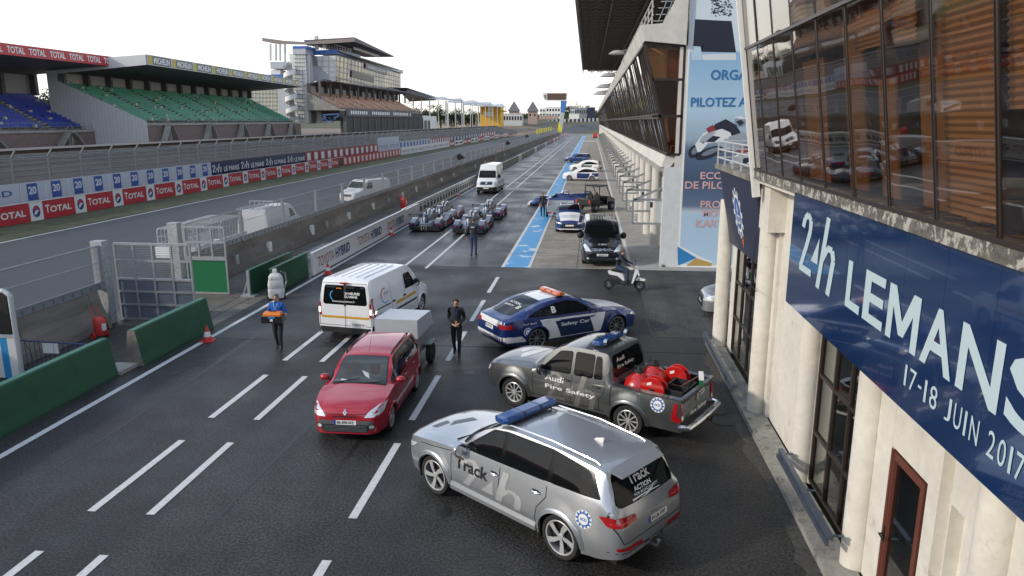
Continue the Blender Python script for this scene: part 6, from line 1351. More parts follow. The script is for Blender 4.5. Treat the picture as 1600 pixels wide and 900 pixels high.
am.text('Audi', 1.84, .91, 2.36, 1.04, 'L', M['white'], bold=.015); am.text('Fire Safety', 1.86, .69, 3.20, .82, 'L', M['white'], bold=.015); am.emblem(4.72, .92, .155)
l24m = MB(); logo24(l24m, lambda u, v: (am.xf-(1.9+u*1.6), .42+v*.75, 0)); am.decal(([(v[0],v[1]) for v in l24m.v], l24m.f), 'L', 'big_mark', paint('mid grey mark', (.20,.20,.20), .6, .4), off=.006, cell=.15)
am.handle(2.42,1.0,M['dark']); am.handle(3.22,1.0,M['dark']); am.mirror(1.80,1.14,M['dark'], size=(.12,.24,.2))
lightbar(am, -.55, 1.825, .55, M['lightbar'], d=.15, h=.09)
sp_ = MB()
for sg in (1,-1): sp_.lathe([(0,-.02),(.07,-.02),(.085,.05),(.075,.06),(.0,.045)], 16, 'X', (-.80,sg*.50,1.945))
sp_.build('work_lamp', M['chrome'], am.root, smooth=True, ang=30)
bd = MB(); X0, X1 = am.xf-3.64, am.xf-5.22
bd.box(X1,-.86,.62,X0,.86,.66); bd.box(X1,.80,.66,X0,.86,1.11); bd.box(X1,-.86,.66,X0,-.80,1.11); bd.box(X0-.03,-.8,.66,X0,.8,1.11); bd.box(X1,-.8,.66,X1+.05,.8,1.11); bd.build('bed_liner', M['dark'], am.root)
cp_ = MB(); cp_.box(X1-.02,-.955,1.115,X0+.02,-.79,1.135).box(X1-.02,.79,1.115,X0+.02,.955,1.135).box(X1-.03,-.79,1.115,X1+.05,.79,1.135).build('bed_rail', PT['grey'], am.root)
bp = MB().tube([(am.xf-5.22,-.97,.52),(am.xf-5.40,-.9,.52),(am.xf-5.43,-.4,.52),(am.xf-5.43,.4,.52),(am.xf-5.40,.9,.52),(am.xf-5.22,.97,.52)], .07, 8); bp.build('rear_bumper', M['chrome'], am.root, smooth=True); MB().tube([(am.xf-5.35,-.1,.42),(am.xf-5.55,-.1,.42),(am.xf-5.56,-.1,.52)], .025).build('tow_hook', M['black'], am.root)
am.decal(roundpoly([(-.45,.50),(.45,.50),(.52,.92),(-.52,.92)], .05), 'F', 'grille', M['dark'], off=.008)
am.decal([(1.3,-.5),(1.5,-.5),(1.75,.2),(1.6,.5),(1.4,.1)], 'T', 'bonnet_mark', M['white'], off=.004); am.decal([(1.75,-.3),(2.0,-.4),(1.95,.0),(1.8,.1)], 'T', 'bonnet_mark', M['white'], off=.004)
am.wheels((10,.020,.0), wd=.26, rimr=.68, drumm=M['black']); am.place((797,632),(984,682),'L'); am.root.scale = (.96,)*3
def world_of(c, x, y, z): return c.root.matrix_basis @ Vector((x,y,z)) if False else (Matrix.Translation(c.root.location) @ Matrix.Rotation(c.root.rotation_euler.z, 4, 'Z') @ Matrix.Scale(c.root.scale.x, 4) @ Vector((x,y,z)))
xr = paint('extinguisher red', (.48,.012,.010), 0, .3)
def ball(x, y, lab):
    t = thing('fire_extinguisher', world_of(am,x,y,.66), am.root.rotation_euler.z, lab, 'extinguisher', 'red extinguishers in the pickup bed', sc=1.10); m = MB().lathe([(0,.0),(.16,.03),(.25,.11),(.30,.24),(.295,.36),(.25,.46),(.17,.53),(.11,.56),(.10,.60)], 24); m.build('tank', xr, t, smooth=True)
    MB().lathe([(.10,.58),(.10,.63),(.05,.66),(.04,.72),(0,.73)], 14).tube([(-.09,0,.64),(-.1,0,.71),(.1,0,.71),(.09,0,.64)], .012).build('valve', M['dark'], t, smooth=True, ang=30); MB().box(.24,-.05,.36,.262,.05,.44).build('label', M['white'], t)
    b = MB(); b.add([(-.06,.262,.35),(.06,.262,.35),(.06,.225,.45),(-.06,.225,.45)], [(0,1,2,3)]); b.build('label', M['white'], t)
ball(am.xf-3.98, .36, 'round red extinguisher tank in the pickup bed, nearer the camera'); ball(am.xf-4.05, -.28, 'round red extinguisher tank in the pickup bed, farther from the camera')
def reel(x, y, lab, tilt=0):
    t = thing('hose_reel', world_of(am,x,y,.80), am.root.rotation_euler.z, lab, 'hose reel', 'red hose reels in the pickup bed'); m = MB()
    for yy in (-.11,.08): m.lathe([(0,yy),(.27,yy),(.28,yy+.015),(.27,yy+.03),(0,yy+.03)], 28, 'Y', (0,0,.29))
    m.build('disc', xr, t, smooth=True, ang=30); MB().lathe([(.2,-.08),(.2,.08)], 20, 'Y', (0,0,.29)).build('hose', mat('dark red hose', (.2,.01,.012), .6), t, smooth=True); MB().lathe([(.05,-.14),(.05,.14),(0,.14)], 12, 'Y', (0,0,.29)).build('hub', M['dark'], t)
    MB().add([(.02,.112,.42),(.12,.112,.38),(.12,.112,.44),(.02,.112,.48)],[(0,1,2,3)]).build('label', M['white'], t)
reel(am.xf-4.45, .56, 'red hose reel standing against the near side of the pickup bed'); reel(am.xf-4.55, -.45, 'red hose reel at the far side of the pickup bed')
t = thing('tool_box', world_of(am,am.xf-4.85,.1,.67), am.root.rotation_euler.z, 'dark open box behind the red reels in the pickup bed', 'box'); MB().box(-.25,-.4,0,.25,.4,.03).box(-.25,-.4,0,-.22,.4,.46).box(.22,-.4,0,.25,.4,.46).box(-.25,-.4,0,.25,-.37,.46).box(-.25,.37,0,.25,.4,.46).box(-.22,-.02,.03,.22,.02,.44).build('case', M['dark'], t)
t = thing('broom', world_of(am,am.xf-5.12,-.35,1.16), am.root.rotation_euler.z+.4, 'green bristled broom head lying on the pickup tailgate', 'broom'); MB().box(-.08,-.22,-.02,.0,.22,.12).build('bristles', M['greenp'], t); MB().box(-.09,-.23,.10,.01,.23,.15).build('head', M['white'], t); MB().tube([(0,0,.12),(.5,.1,-.2)], .014).build('shaft', M['wood'], t)
# ---- blue and white safety saloon
S = dict(L=4.97, W=1.91, xf=2.38, ws=(.92,3.83), rw=.345, ra=.375, sill=.22, zm=.55, tum=.46, kr=.94, ins=.04, hood=.20,
  top=[(0,.48),(.02,.62),(.10,.72),(.3,.80),(.9,.90),(1.35,.97),(1.55,1.03),(2.20,1.34),(2.6,1.415),(3.0,1.42),(3.5,1.37),(4.1,1.22),(4.6,1.06),(4.85,.99),(4.90,.92),(4.94,.7),(4.97,.5)],
  belt=[(0,.42),(.04,.56),(.15,.68),(.5,.78),(1.3,.90),(2.5,.94),(3.5,.96),(4.3,.97),(4.85,.92),(4.92,.7),(4.97,.46)],
  wid=[(0,.60),(.03,.72),(.10,.82),(.25,.91),(.6,.98),(1.1,1.0),(4.2,1.0),(4.6,.95),(4.85,.87),(4.93,.81),(4.97,.74)], bottom=[(0,.04),(.3,0),(4.5,0),(4.97,.12)], flare=.02)
def saloon(label, pm_, name='safety_car', group=None):
    c = Car(name, label, 'car', S, pm_, group)
    for ax in 'LR':
        c.decal(roundpoly(c.xz([(1.72,.94),(2.7,.965),(4.18,1.01),(3.86,1.13),(3.5,1.225),(2.72,1.335),(2.32,1.285)]), .02), ax, 'window_surround', M['pillarb'], off=.002); c.glass([(1.80,.96),(2.68,.98),(2.68,1.30),(2.35,1.26)], ax, r=.03); c.glass([(2.76,.98),(3.62,1.00),(3.50,1.20),(3.1,1.29),(2.75,1.31)], ax, r=.03); c.glass([(3.68,1.005),(4.1,1.02),(3.85,1.10),(3.60,1.17)], ax, r=.03, trim=.01)
    return c
a7 = saloon('blue and white saloon lettered Safety Car with an orange light bar', PT['blue'])
wp_ = PT['white']
a7.decal([(a7.xf-s_, y) for s_, y in ((2.28,-.46),(3.55,-.44),(3.55,.44),(2.28,.46))], 'T', 'roof_panel', wp_, off=.004); a7.decal([(a7.xf-s_, y) for s_, y in ((.25,-.5),(1.35,-.62),(1.35,.62),(.25,.5))], 'T', 'bonnet_panel', wp_, off=.004)
a7.decal([(a7.xf-s_, y) for s_, y in ((1.55,-.66),(2.28,-.50),(2.28,.50),(1.55,.66))], 'T', 'windscreen', M['glassk'], off=.006); a7.decal([(a7.xf-s_, y) for s_, y in ((3.50,-.50),(4.50,-.55),(4.62,-.3),(4.62,.3),(4.50,.55),(3.50,.50))], 'T', 'rear_window', M['glassk'], off=.006)
a7.decal(a7.xz([(1.55,.28),(3.55,.28),(3.72,.90),(3.15,.88),(3.0,.78),(1.85,.76),(1.55,.86),(1.38,.86)]), 'R', 'door_panel', wp_, off=.004); a7.decal(a7.xz([(1.78,.30),(3.0,.30),(3.22,.80),(1.98,.79)]), 'R', 'door_panel_blue', M['navy'], off=.006)
a7.decal(a7.xz([(1.38,.86),(3.74,.90),(3.72,.84),(1.40,.80)]), 'R', 'belt_stripe', wp_, off=.007)
a7.text('Safety Car', 3.02, .60, 1.98, .73, 'R', M['white'], off=.012, bold=.02); a7.text('B', 3.30, 1.04, 3.14, 1.22, 'R', M['white'], off=.012, bold=.04); a7.text('Audi Sport', 4.32, .80, 3.86, .86, 'R', M['white'], off=.009, bold=.01)
a7.emblem(4.18, .60, .125, 'R')
a7.line([(1.42,.30),(1.42,.86),(1.6,.95)], 'R'); a7.line([(2.72,.28),(2.74,.96)], 'R'); a7.line([(3.70,.98),(3.66,.75),(3.42,.5),(3.40,.28)], 'R'); a7.line([(4.90,.28),(4.70,.30),(4.25,.42)], 'R')
a7.decal([(-.94,.32),(.94,.32),(.94,.50),(-.94,.50)], 'B', 'bumper_panel', wp_, off=.006); a7.decal(a7.xz([(4.35,.36),(4.96,.30),(4.96,.48),(4.4,.50)]), 'R', 'bumper_panel', wp_, off=.006); a7.decal([(-.70,.76),(.70,.76),(.66,.93),(-.66,.93)], 'B', 'boot_panel', wp_, off=.006)
for sg in (1,-1): a7.decal(roundpoly([(sg*.50,.74),(sg*.88,.72),(sg*.88,.85),(sg*.55,.86)], .02), 'B', 'tail_lamp', M['lampred'], off=.012)
a7.decal(roundpoly(a7.xz([(4.60,.72),(4.90,.74),(4.88,.84),(4.66,.82)]), .02), 'R', 'tail_lamp', M['lampred'], off=.010); a7.decal(roundpoly(a7.xz([(.10,.56),(.40,.66),(.30,.72),(.08,.64)]), .02), 'R', 'headlamp', M['lamp'], off=.010)
a7.plate(0,.68,.5,.11,'B','IN·SP 7077'); a7.text('Safety Car', -.3, .37, .3, .44, 'B', M['navy2'], off=.010, bold=.02)
def dt(c, t, st, y, w_, h_, mt): vs, fs = textbox(t, 0, 0, w_, h_, bold=.02); c.decal(([(c.xf-st-v, y+u) if False else (c.xf-st+v, y-u) for u, v in vs], fs), 'T', 'lettering', mt, off=.012)
dt(a7, 'ACTION', 4.05, .38, .60, .10, M['white']); dt(a7, 'B', 4.22, -.28, .13, .17, M['white']); dt(a7, 'SAFETY', 4.22, .38, .5, .08, M['white'])
a7.handle(2.6,.86,PT['white']); a7.handle(3.5,.88,PT['white']); a7.mirror(1.88,.96,M['dark'],size=(.09,.17,.11)); lightbar(a7, a7.xf-2.75, 1.43, .55, mat('orange beacon', (.70,.13,.02), .12, coat=1), d=.15, h=.08)
a7.wheels((10,.016,.0), drumm=M['black'], wd=.25, rimr=.82, rimm=mat('dark alloy', (.24,.24,.25), .35, .4)); a7.place((967,523),(829,547),'R')
# ---- red hatchback estate
S = dict(L=4.21, W=1.71, xf=2.11, ws=(.83,3.405), rw=.305, ra=.335, sill=.22, zm=.56, tum=.38, kr=.95, ins=.04, hood=.20,
  top=[(0,.46),(.012,.62),(.045,.73),(.13,.80),(.35,.875),(.7,.94),(1.02,.99),(1.12,1.02),(1.75,1.38),(2.05,1.475),(2.5,1.51),(3.2,1.50),(3.8,1.45),(3.92,1.40),(4.10,1.05),(4.16,.9),(4.21,.5)],
  belt=[(0,.42),(.03,.58),(.10,.70),(.35,.81),(1.0,.93),(2.2,.98),(3.5,1.03),(4.05,1.03),(4.17,.8),(4.21,.45)],
  wid=[(0,.58),(.02,.68),(.07,.78),(.18,.87),(.4,.95),(.8,1.0),(3.5,1.0),(3.9,.96),(4.12,.89),(4.21,.78)], bottom=[(0,.0),(.3,0),(3.8,0),(4.21,.1)], flare=.02)
cl = Car('estate_car', 'red estate car with a grey trailer, facing the camera in mid lane', 'car', S, PT['red'])
for ax in 'LR': cl.glass([(1.30,.99),(2.18,1.02),(2.18,1.40),(1.85,1.36)], ax, r=.03); cl.glass([(2.26,1.02),(3.05,1.05),(3.05,1.42),(2.25,1.41)], ax, r=.03); cl.glass([(3.12,1.06),(3.80,1.10),(3.62,1.38),(3.11,1.42)], ax, r=.03)
for ax in 'LR': cl.decal(roundpoly(cl.xz([(1.24,.97),(2.2,1.0),(3.84,1.08),(3.64,1.40),(2.9,1.44),(2.2,1.43),(1.82,1.39)]), .03), ax, 'window_surround', M['pillarb'], off=.002)
cl.decal(roundpoly([(cl.xf-s_, y) for s_, y in ((1.06,-.66),(1.86,-.53),(1.86,.53),(1.06,.66))], .07), 'T', 'windscreen_trim', M['dark'], off=.004); ws_ = cl.decal(roundpoly([(cl.xf-s_, y) for s_, y in ((1.10,-.63),(1.83,-.51),(1.83,.51),(1.10,.63))], .07), 'T', 'windscreen', mat('clear dark glass', (.055,.062,.062), .04, spec=.7), off=.009)
cl.decal([(cl.xf-1.28,.10),(cl.xf-1.42,-.02),(cl.xf-1.36,.16),(cl.xf-1.22,.22)], 'T', 'paper', M['steel_l'], off=.011, par=ws_); cl.decal([(cl.xf-1.18,-.30),(cl.xf-1.22,-.45),(cl.xf-1.16,-.46),(cl.xf-1.15,-.30)], 'T', 'paper', M['steel_l'], off=.011, par=ws_)
for sg in (1,-1):
    cl.decal(roundpoly([(cl.xf-s_, sg*y) for s_, y in ((1.62,.15),(1.35,.17),(1.33,.40),(1.6,.40))], .06), 'T', 'seat_seen_through', cabin, off=.0105, par=ws_)
cl.glass([(-.60,1.08),(.60,1.08),(.50,1.36),(-.50,1.36)], 'B')
cl.line([(1.20,.28),(1.18,.90),(1.26,.98)]); cl.line([(2.22,.28),(2.23,1.0)]); cl.line([(3.10,1.04),(3.06,.85),(2.98,.70),(2.96,.28)]); cl.line([(1.1,.30),(3.0,.30)])
for p, q in (((2.05-.0,0),(0,0)),): pass
cl.line([(-.62,.70),(-.30,.665),(.30,.665),(.62,.70)], 'F'); 
for sg in (1,-1):
    cl.decal(roundpoly([(sg*.42,.60),(sg*.64,.61),(sg*.78,.71),(sg*.82,.835),(sg*.70,.815),(sg*.53,.725)], .03), 'F', 'headlamp', M['lamp'], off=.008)
    cl.decal(ell(sg*.58,.395,.05,.04,14), 'F', 'fog_lamp', M['lamp'], off=.010); cl.decal(ell(sg*.58,.395,.08,.065,14), 'F', 'fog_surround', M['dark'], off=.007)
    cl.decal(roundpoly([(sg*.60,.85),(sg*.76,.85),(sg*.72,1.15),(sg*.62,1.12)], .02), 'B', 'tail_lamp', M['lampred'], off=.010)
cl.decal(roundpoly(cl.xz([(.10,.62),(.30,.66),(.52,.80),(.46,.84),(.20,.76)]), .03), 'L', 'headlamp', M['lamp'], off=.008); cl.decal(roundpoly(cl.xz([(.10,.62),(.30,.66),(.52,.80),(.46,.84),(.20,.76)]), .03), 'R', 'headlamp', M['lamp'], off=.008)
cl.decal(roundpoly([(-.50,.26),(.50,.26),(.56,.42),(.44,.44),(-.44,.44),(-.56,.42)], .03), 'F', 'lower_grille', M['dark'], off=.007); cl.decal(roundpoly([(-.60,.44),(.60,.44),(.62,.53),(-.62,.53)], .02), 'F', 'bumper_band', mat('grey plastic', (.10,.10,.11), .5), off=.007)
cl.decal([(-.28,.60),(.28,.60),(.26,.625),(-.26,.625)], 'F', 'grille_slot', M['black'], off=.007)
sl_ = MB()
for i in range(5): cl.decal([(-.48,.285+.03*i),(.48,.285+.03*i),(.48,.292+.03*i),(-.48,.292+.03*i)], 'F', 'grille_slat', M['steel_d'], off=.010)
cl.decal([(0,.63),(.045,.70),(0,.77),(-.045,.70)], 'F', 'badge', M['chrome'], off=.012); cl.decal([(0,.665),(.02,.70),(0,.735),(-.02,.70)], 'F', 'badge_centre', PT['red'], off=.014)
cl.plate(0,.485,.50,.10,'F','BK-878-WZ'); cl.handle(2.10,.90,PT['red']); cl.handle(2.95,.93,PT['red']); cl.mirror(1.38,.99,PT['red'],size=(.09,.19,.13))
rr_ = MB()
for sg in (1,-1): rr_.tube([(cl.xf-1.95,sg*.55,1.43),(cl.xf-2.1,sg*.56,1.505),(cl.xf-3.5,sg*.55,1.515),(cl.xf-3.7,sg*.53,1.45)], .018, 6)
rr_.build('roof_rail', M['black'], cl.root, smooth=True); MB().tube([(cl.xf-2.0,0,1.47),(cl.xf-2.22,0,1.78)], .004, 4).build('aerial', M['black'], cl.root); MB().tube([(cl.xf-1.08,-.60,1.005),(cl.xf-1.2,.0,1.07)], .010).tube([(cl.xf-1.06,0,1.0),(cl.xf-1.15,.62,1.045)], .010).build('wiper', M['black'], cl.root)
cl.line([(1.02,.72),(1.0,.0)], 'F') if 0 else None
cl.wheels((7,.03,.15), wd=.20, rimr=.74); cl.place((608,673),(650,607),'L'); cl.root.scale = (.955,)*3
# ---- vans
def van(name, label, pm_, L=4.81, W=1.90, H=1.94, nose=.95, grp=None, wb=3.0, fo=.94, slant=.75, crew=False, hb=1.12):
    c0 = nose
    S_ = dict(L=L, W=W, xf=fo+wb/2, ws=(fo,fo+wb), rw=.33, ra=.37, sill=.26, zm=.62, tum=.12, kr=.955, ins=.045, hood=.16,
      top=[(0,.58),(.02,.78),(.08,.88),(.25,.97),(c0,hb+.04),(c0+.08,hb+.10),(c0+slant,H-.12),(c0+slant+.25,H-.02),(c0+slant+.7,H),(L-.25,H),(L-.10,H-.07),(L-.03,H-.5),(L-.01,1.0),(L,.6)],
      belt=[(0,.52),(.04,.70),(.15,.82),(.5,.92),(c0,hb-.04),(2.2,hb),(L-.05,hb+.03),(L,.55)],
      wid=[(0,.66),(.03,.76),(.10,.85),(.3,.94),(.7,.99),(1.2,1.0),(L-.3,1.0),(L-.08,.975),(L,.94)], bottom=[(0,.0),(L,0)], flare=.02)
    return Car(name, label, 'van', S_, pm_, grp)
wv = van('panel_van', 'white panel van with yellow stripe and black rear windows, seen from behind', PT['white'])
L = 4.81
for ax in 'LR': wv.glass([(1.45,1.16),(2.28,1.16),(2.28,1.64),(1.80,1.62)], ax, r=.06)
wv.glass([(-.72,1.16),(.72,1.16),(.66,1.72),(-.66,1.72)], 'B', r=.07); wv.glass([(-.8,1.22),(.8,1.22),(.70,1.70),(-.70,1.70)], 'F')
gb_ = paint('cream frame', (.70,.71,.72), 0, .4); wv.decal([(-.03,1.10),(.03,1.10),(.03,1.80),(-.03,1.80)], 'B', 'door_seam_panel', M['dark'], off=.008)
wv.line([(0,.45),(0,1.85)], 'B', w_=.012, off=.010); wv.line([(-.86,.50),(-.86,1.80),(.86,1.80),(.86,.50),(-.86,.50)], 'B'); wv.line([(2.36,.36),(2.36,1.62)], 'LR'); wv.line([(3.42,.36),(3.42,1.66)], 'LR'); wv.line([(1.36,.36),(1.34,1.05),(1.5,1.12)], 'LR')
yst = mat('ochre stripe', (.62,.33,.03), .4)
wv.decal([(-.80,.72),(.80,.72),(.80,.79),(-.80,.79)], 'B', 'stripe', yst, off=.007); wv.decal(wv.xz([(2.42,.82),(3.1,.82),(3.08,.92),(2.40,.92)]), 'R', 'stripe', yst, off=.007); wv.decal(wv.xz([(1.5,.82),(2.3,.82),(2.3,.92),(1.5,.92)]), 'R', 'stripe', yst, off=.007)
wv.line([(1.4,.66),(3.4,.66)], 'R', w_=.07, m=M['dark'], name='side_trim'); wv.line([(3.5,.96),(4.5,.98)], 'R', w_=.04, m=M['dark'], name='slide_rail'); wv.line([(3.46,.34),(4.7,.34)], 'R', w_=.12, m=M['dark'], name='sill_trim'); 
wv.decal([(-.96,.26),(.96,.26),(.96,.44),(-.96,.44)], 'B', 'bumper', M['dark'], off=.010); wv.decal(wv.xz([(4.25,.26),(4.80,.26),(4.80,.52),(4.28,.50)]), 'R', 'bumper', M['dark'], off=.010)
for sg in (1,-1):
    wv.decal(roundpoly([(sg*.80,.78),(sg*.935,.78),(sg*.935,1.36),(sg*.82,1.36)], .03), 'B', 'tail_lamp', M['lampred'], off=.012); wv.decal(roundpoly([(sg*.82,.88),(sg*.93,.88),(sg*.93,1.04),(sg*.82,1.04)], .02), 'B', 'reverse_lamp', mat('lit lamp', (.8,.78,.7), .3, emit=((1,.9,.7),3)), off=.015)
wv.decal(roundpoly(wv.xz([(4.66,.78),(4.79,.78),(4.79,1.36),(4.70,1.36)]), .02), 'R', 'tail_lamp', M['lampred'], off=.010)
wv.text('www.lemansdriver.fr', -.42, 1.22, .34, 1.28, 'B', M['white'], off=.014); wv.text('24 HEURES', .0, 1.46, .50, 1.54, 'B', M['white'], off=.014, bold=.03); wv.text('DU MANS', .0, 1.36, .42, 1.44, 'B', M['white'], off=.014, bold=.03)
def arcs(c, cx, cz_, r, ax, a0, a1, col, w_=.035):
    for i in range(8):
        a, b = a0+(a1-a0)*i/8, a0+(a1-a0)*(i+1)/8; c.decal([(cx+r*math.cos(a),cz_+r*.8*math.sin(a)),(cx+(r-w_)*math.cos(a),cz_+(r-w_)*.8*math.sin(a)),(cx+(r-w_)*math.cos(b),cz_+(r-w_)*.8*math.sin(b)),(cx+r*math.cos(b),cz_+r*.8*math.sin(b))], ax, 'logo_arc', col, off=.013)
lb = mat('logo light blue', (.05,.35,.65), .4); arcs(wv, .26, 1.42, .24, 'B', -.9, .9, lb); arcs(wv, .20, 1.47, .24, 'B', 1.2, 2.0, M['orange'])
arcs(wv, wv.xf-3.85, 1.28, .30, 'R', 1.3, 3.4, M['redt'], .04); arcs(wv, wv.xf-3.85, 1.28, .30, 'R', 3.5, 5.3, lb, .04); wv.text('CIRCUIT', 3.92, 1.30, 3.55, 1.38, 'R', M['steel_d'])
wv.text('BUGATTI', 4.4, .78, 4.15, .83, 'R', M['dark']); wv.text('LE MANS', 4.4, .70, 4.15, .75, 'R', M['dark'])
wv.plate(.42, .55, .50, .10, 'B', 'LE MANS 24', blue=False); wv.handle(3.28,.98,M['dark']); wv.handle(2.42,.98,M['dark']); wv.mirror(1.62,1.22,M['dark'],size=(.10,.2,.22))
MB().box(wv.xf-L-.02,-.12,1.80,wv.xf-L+.05,.12,1.84).build('high_brake_lamp', M['lampred'], wv.root); rr_ = MB()
for i in range(5): y = -.5+.25*i; rr_.tube([(wv.xf-2.3,y,1.945),(wv.xf-4.5,y,1.94)], .012, 5)
rr_.build('roof_rib', PT['white'], wv.root, smooth=True); wv.wheels((8,.03,.1), wd=.22, rimr=.66); wv.place((658,486),(596,526),'R')
bv = van('panel_van', 'black people van parked nose towards the camera on the apron', PT['black'])
for ax in 'LR': bv.glass([(1.45,1.16),(2.28,1.16),(2.28,1.64),(1.80,1.62)], ax, r=.06); bv.glass([(2.4,1.16),(3.4,1.16),(3.4,1.66),(2.4,1.66)], ax, r=.06)
bv.glass([(-.78,1.24),(.78,1.24),(.70,1.74),(-.70,1.74)], 'F', r=.08)
for sg in (1,-1): bv.decal(roundpoly([(sg*.50,.72),(sg*.78,.74),(sg*.88,.96),(sg*.80,1.0),(sg*.62,.88)], .03), 'F', 'headlamp', M['lamp'], off=.010); bv.decal(ell(sg*.66,.42,.05,.05,12), 'F', 'fog_lamp', M['lamp'], off=.010)
for z in (.80,.86): bv.decal([(-.14,z-.03),(0,z+.03),(.14,z-.03),(.14,z-.01),(0,z+.05),(-.14,z-.01)], 'F', 'badge', M['chrome'], off=.012); bv.line([(.14,z-.02),(.5,z+.0)], 'F', w_=.014, m=M['chrome'], name='chrome_bar'); bv.line([(-.14,z-.02),(-.5,z+.0)], 'F', w_=.014, m=M['chrome'], name='chrome_bar')
bv.decal([(-.7,.34),(.7,.34),(.7,.46),(-.7,.46)], 'F', 'lower_grille', M['dark'], off=.008); bv.plate(.0,.58,.52,.10,'F','LE MANS 24',blue=False); bv.mirror(1.62,1.22,M['black'],size=(.10,.24,.26))
bv.text('LE MANS', -.2, .98, .22, 1.03, 'F', M['steel_l'], off=.010)
rr_ = MB()
for i in range(7): y = -.42+.14*i; rr_.box(bv.xf-3.3,y-.02,1.94,bv.xf-2.4,y+.02,1.955)
rr_.build('roof_rib', PT['silver'], bv.root); bv.wheels((7,.03,.1), wd=.22, rimr=.66); q = P(935,413); bv.put(q.x+.12, q.y+bv.xf-.75, R(-89))
cr = van('panel_van', 'tall white high roof van driving towards the camera on the pit lane', PT['white'], L=5.9, W=1.99, H=2.62, nose=.75, wb=3.66, fo=.95, slant=.85, hb=1.25)
cr.glass([(-.80,1.42),(.80,1.42),(.74,2.05),(-.74,2.05)], 'F', r=.06)
for ax in 'LR': cr.glass([(1.35,1.34),(2.1,1.34),(2.1,1.95),(1.65,1.92)], ax, r=.05)
for sg in (1,-1): cr.decal(roundpoly([(sg*.62,.80),(sg*.86,.82),(sg*.88,1.05),(sg*.66,1.02)], .03), 'F', 'headlamp', M['lamp'], off=.010)
cr.decal(roundpoly([(-.55,.82),(.55,.82),(.58,1.06),(-.58,1.06)], .04), 'F', 'grille', M['dark'], off=.009); cr.decal(ell(0,.95,.10,.10,16), 'F', 'badge', M['chrome'], off=.013); cr.decal([(-.97,.26),(.97,.26),(.97,.62),(-.97,.62)], 'F', 'bumper', M['dark'], off=.010); cr.plate(0,.52,.5,.11,'F','EC·VW 24',blue=False) if 0 else cr.decal([(-.26,.47),(.26,.47),(.26,.58),(-.26,.58)], 'F', 'number_plate', M['white'], off=.014)
cr.line([(1.0,.42),(5.6,.42)], w_=.22, m=M['dark'], name='sill_trim'); cr.line([(2.2,.4),(2.2,2.1)]); cr.line([(3.4,.4),(3.4,2.1)]); cr.mirror(1.5,1.5,M['black'],size=(.10,.22,.30)); cr.decal([(-.5,1.08),(.5,1.08),(.5,1.10),(-.5,1.10)], 'F', 'panel_gap', M['black'], off=.006)
cr.wheels((6,.04,0), wd=.24, rimr=.6); a, b = P(745,302), P(778,302); cr.put((a.x+b.x)/2, a.y+cr.xf-.5, R(-91))
mv = van('minivan', 'white delivery van beyond the mesh fence on the race track', PT['white'], H=1.85)
mv.glass([(-.78,1.24),(.78,1.24),(.70,1.66),(-.70,1.66)], 'F', r=.08); mv.glass([(1.45,1.16),(2.28,1.16),(2.28,1.6),(1.80,1.58)], 'L', r=.06); mv.decal(roundpoly([(-.5,.6),(.5,.6),(.55,.8),(-.55,.8)],.04), 'F', 'grille', M['dark'], off=.008)
for sg in (1,-1): mv.decal(roundpoly([(sg*.50,.72),(sg*.78,.74),(sg*.88,.96),(sg*.62,.88)], .03), 'F', 'headlamp', M['lamp'], off=.010)
mv.wheels((7,.03,.1), wd=.22, rimr=.66); mv.put(-18.8, 60.5, R(-112))
# ---- parked saloons and estates further along the apron
def parked(label, pm_, x, y, rz, panels=(), grp='white and blue cars parked on the far apron', bar=None):
    c = saloon(label, pm_, 'parked_car', grp); 
    c.decal([(c.xf-s_, yy) for s_, yy in ((1.55,-.66),(2.28,-.50),(2.28,.50),(1.55,.66))], 'T', 'windscreen', M['glassk'], off=.006); c.decal([(c.xf-s_, yy) for s_, yy in ((3.50,-.50),(4.50,-.55),(4.50,.55),(3.50,.50))], 'T', 'rear_window', M['glassk'], off=.006)
    for (ax, pts, m_) in panels: c.decal(c.xz(pts) if ax in 'LR' else [(c.xf-a, b) for a, b in pts] if ax == 'T' else pts, ax, 'colour_panel', m_, off=.005)
    for sg in (1,-1): c.decal(roundpoly([(sg*.50,.74),(sg*.88,.72),(sg*.88,.85),(sg*.55,.86)], .02), 'B', 'tail_lamp', M['lampred'], off=.012); c.decal(roundpoly([(sg*.45,.56),(sg*.80,.60),(sg*.84,.70),(sg*.5,.66)], .02), 'F', 'headlamp', M['lamp'], off=.010)
    c.decal(roundpoly([(-.45,.30),(.45,.30),(.42,.60),(-.42,.60)], .05), 'F', 'grille', M['dark'], off=.008); c.decal([(-.25,.44),(.25,.44),(.25,.53),(-.25,.53)], 'F', 'number_plate', M['white'], off=.012); c.decal([(-.25,.6),(.25,.6),(.25,.7),(-.25,.7)], 'B', 'number_plate', M['white'], off=.012)
    c.mirror(1.88,.96,M['dark'],size=(.09,.17,.11)); c.wheels((5,.05,0), wd=.25, rimr=.8, rimm=mat('dark alloy', (.24,.24,.25), .35, .4))
    if bar: lightbar(c, c.xf-2.75, 1.43, .55, bar, d=.15, h=.08)
    return c.put(x, y, rz)
W_, N_ = PT['white'], PT['blue']
a = P(887,366); c = parked('white and blue car, nose to the camera, left of the black van', N_, a.x+.02, a.y+2.35, R(-88), [('T', ((.1,-.55),(1.35,-.66),(1.35,.66),(.1,.55)), W_), ('L', ((1.4,.3),(3.0,.3),(3.2,.86),(1.4,.86)), W_), ('R', ((1.4,.3),(3.0,.3),(3.2,.86),(1.4,.86)), W_), ('F', [(-.9,.24),(.9,.24),(.9,.30),(-.9,.30)], W_)], grp=None, bar=M['dark'])
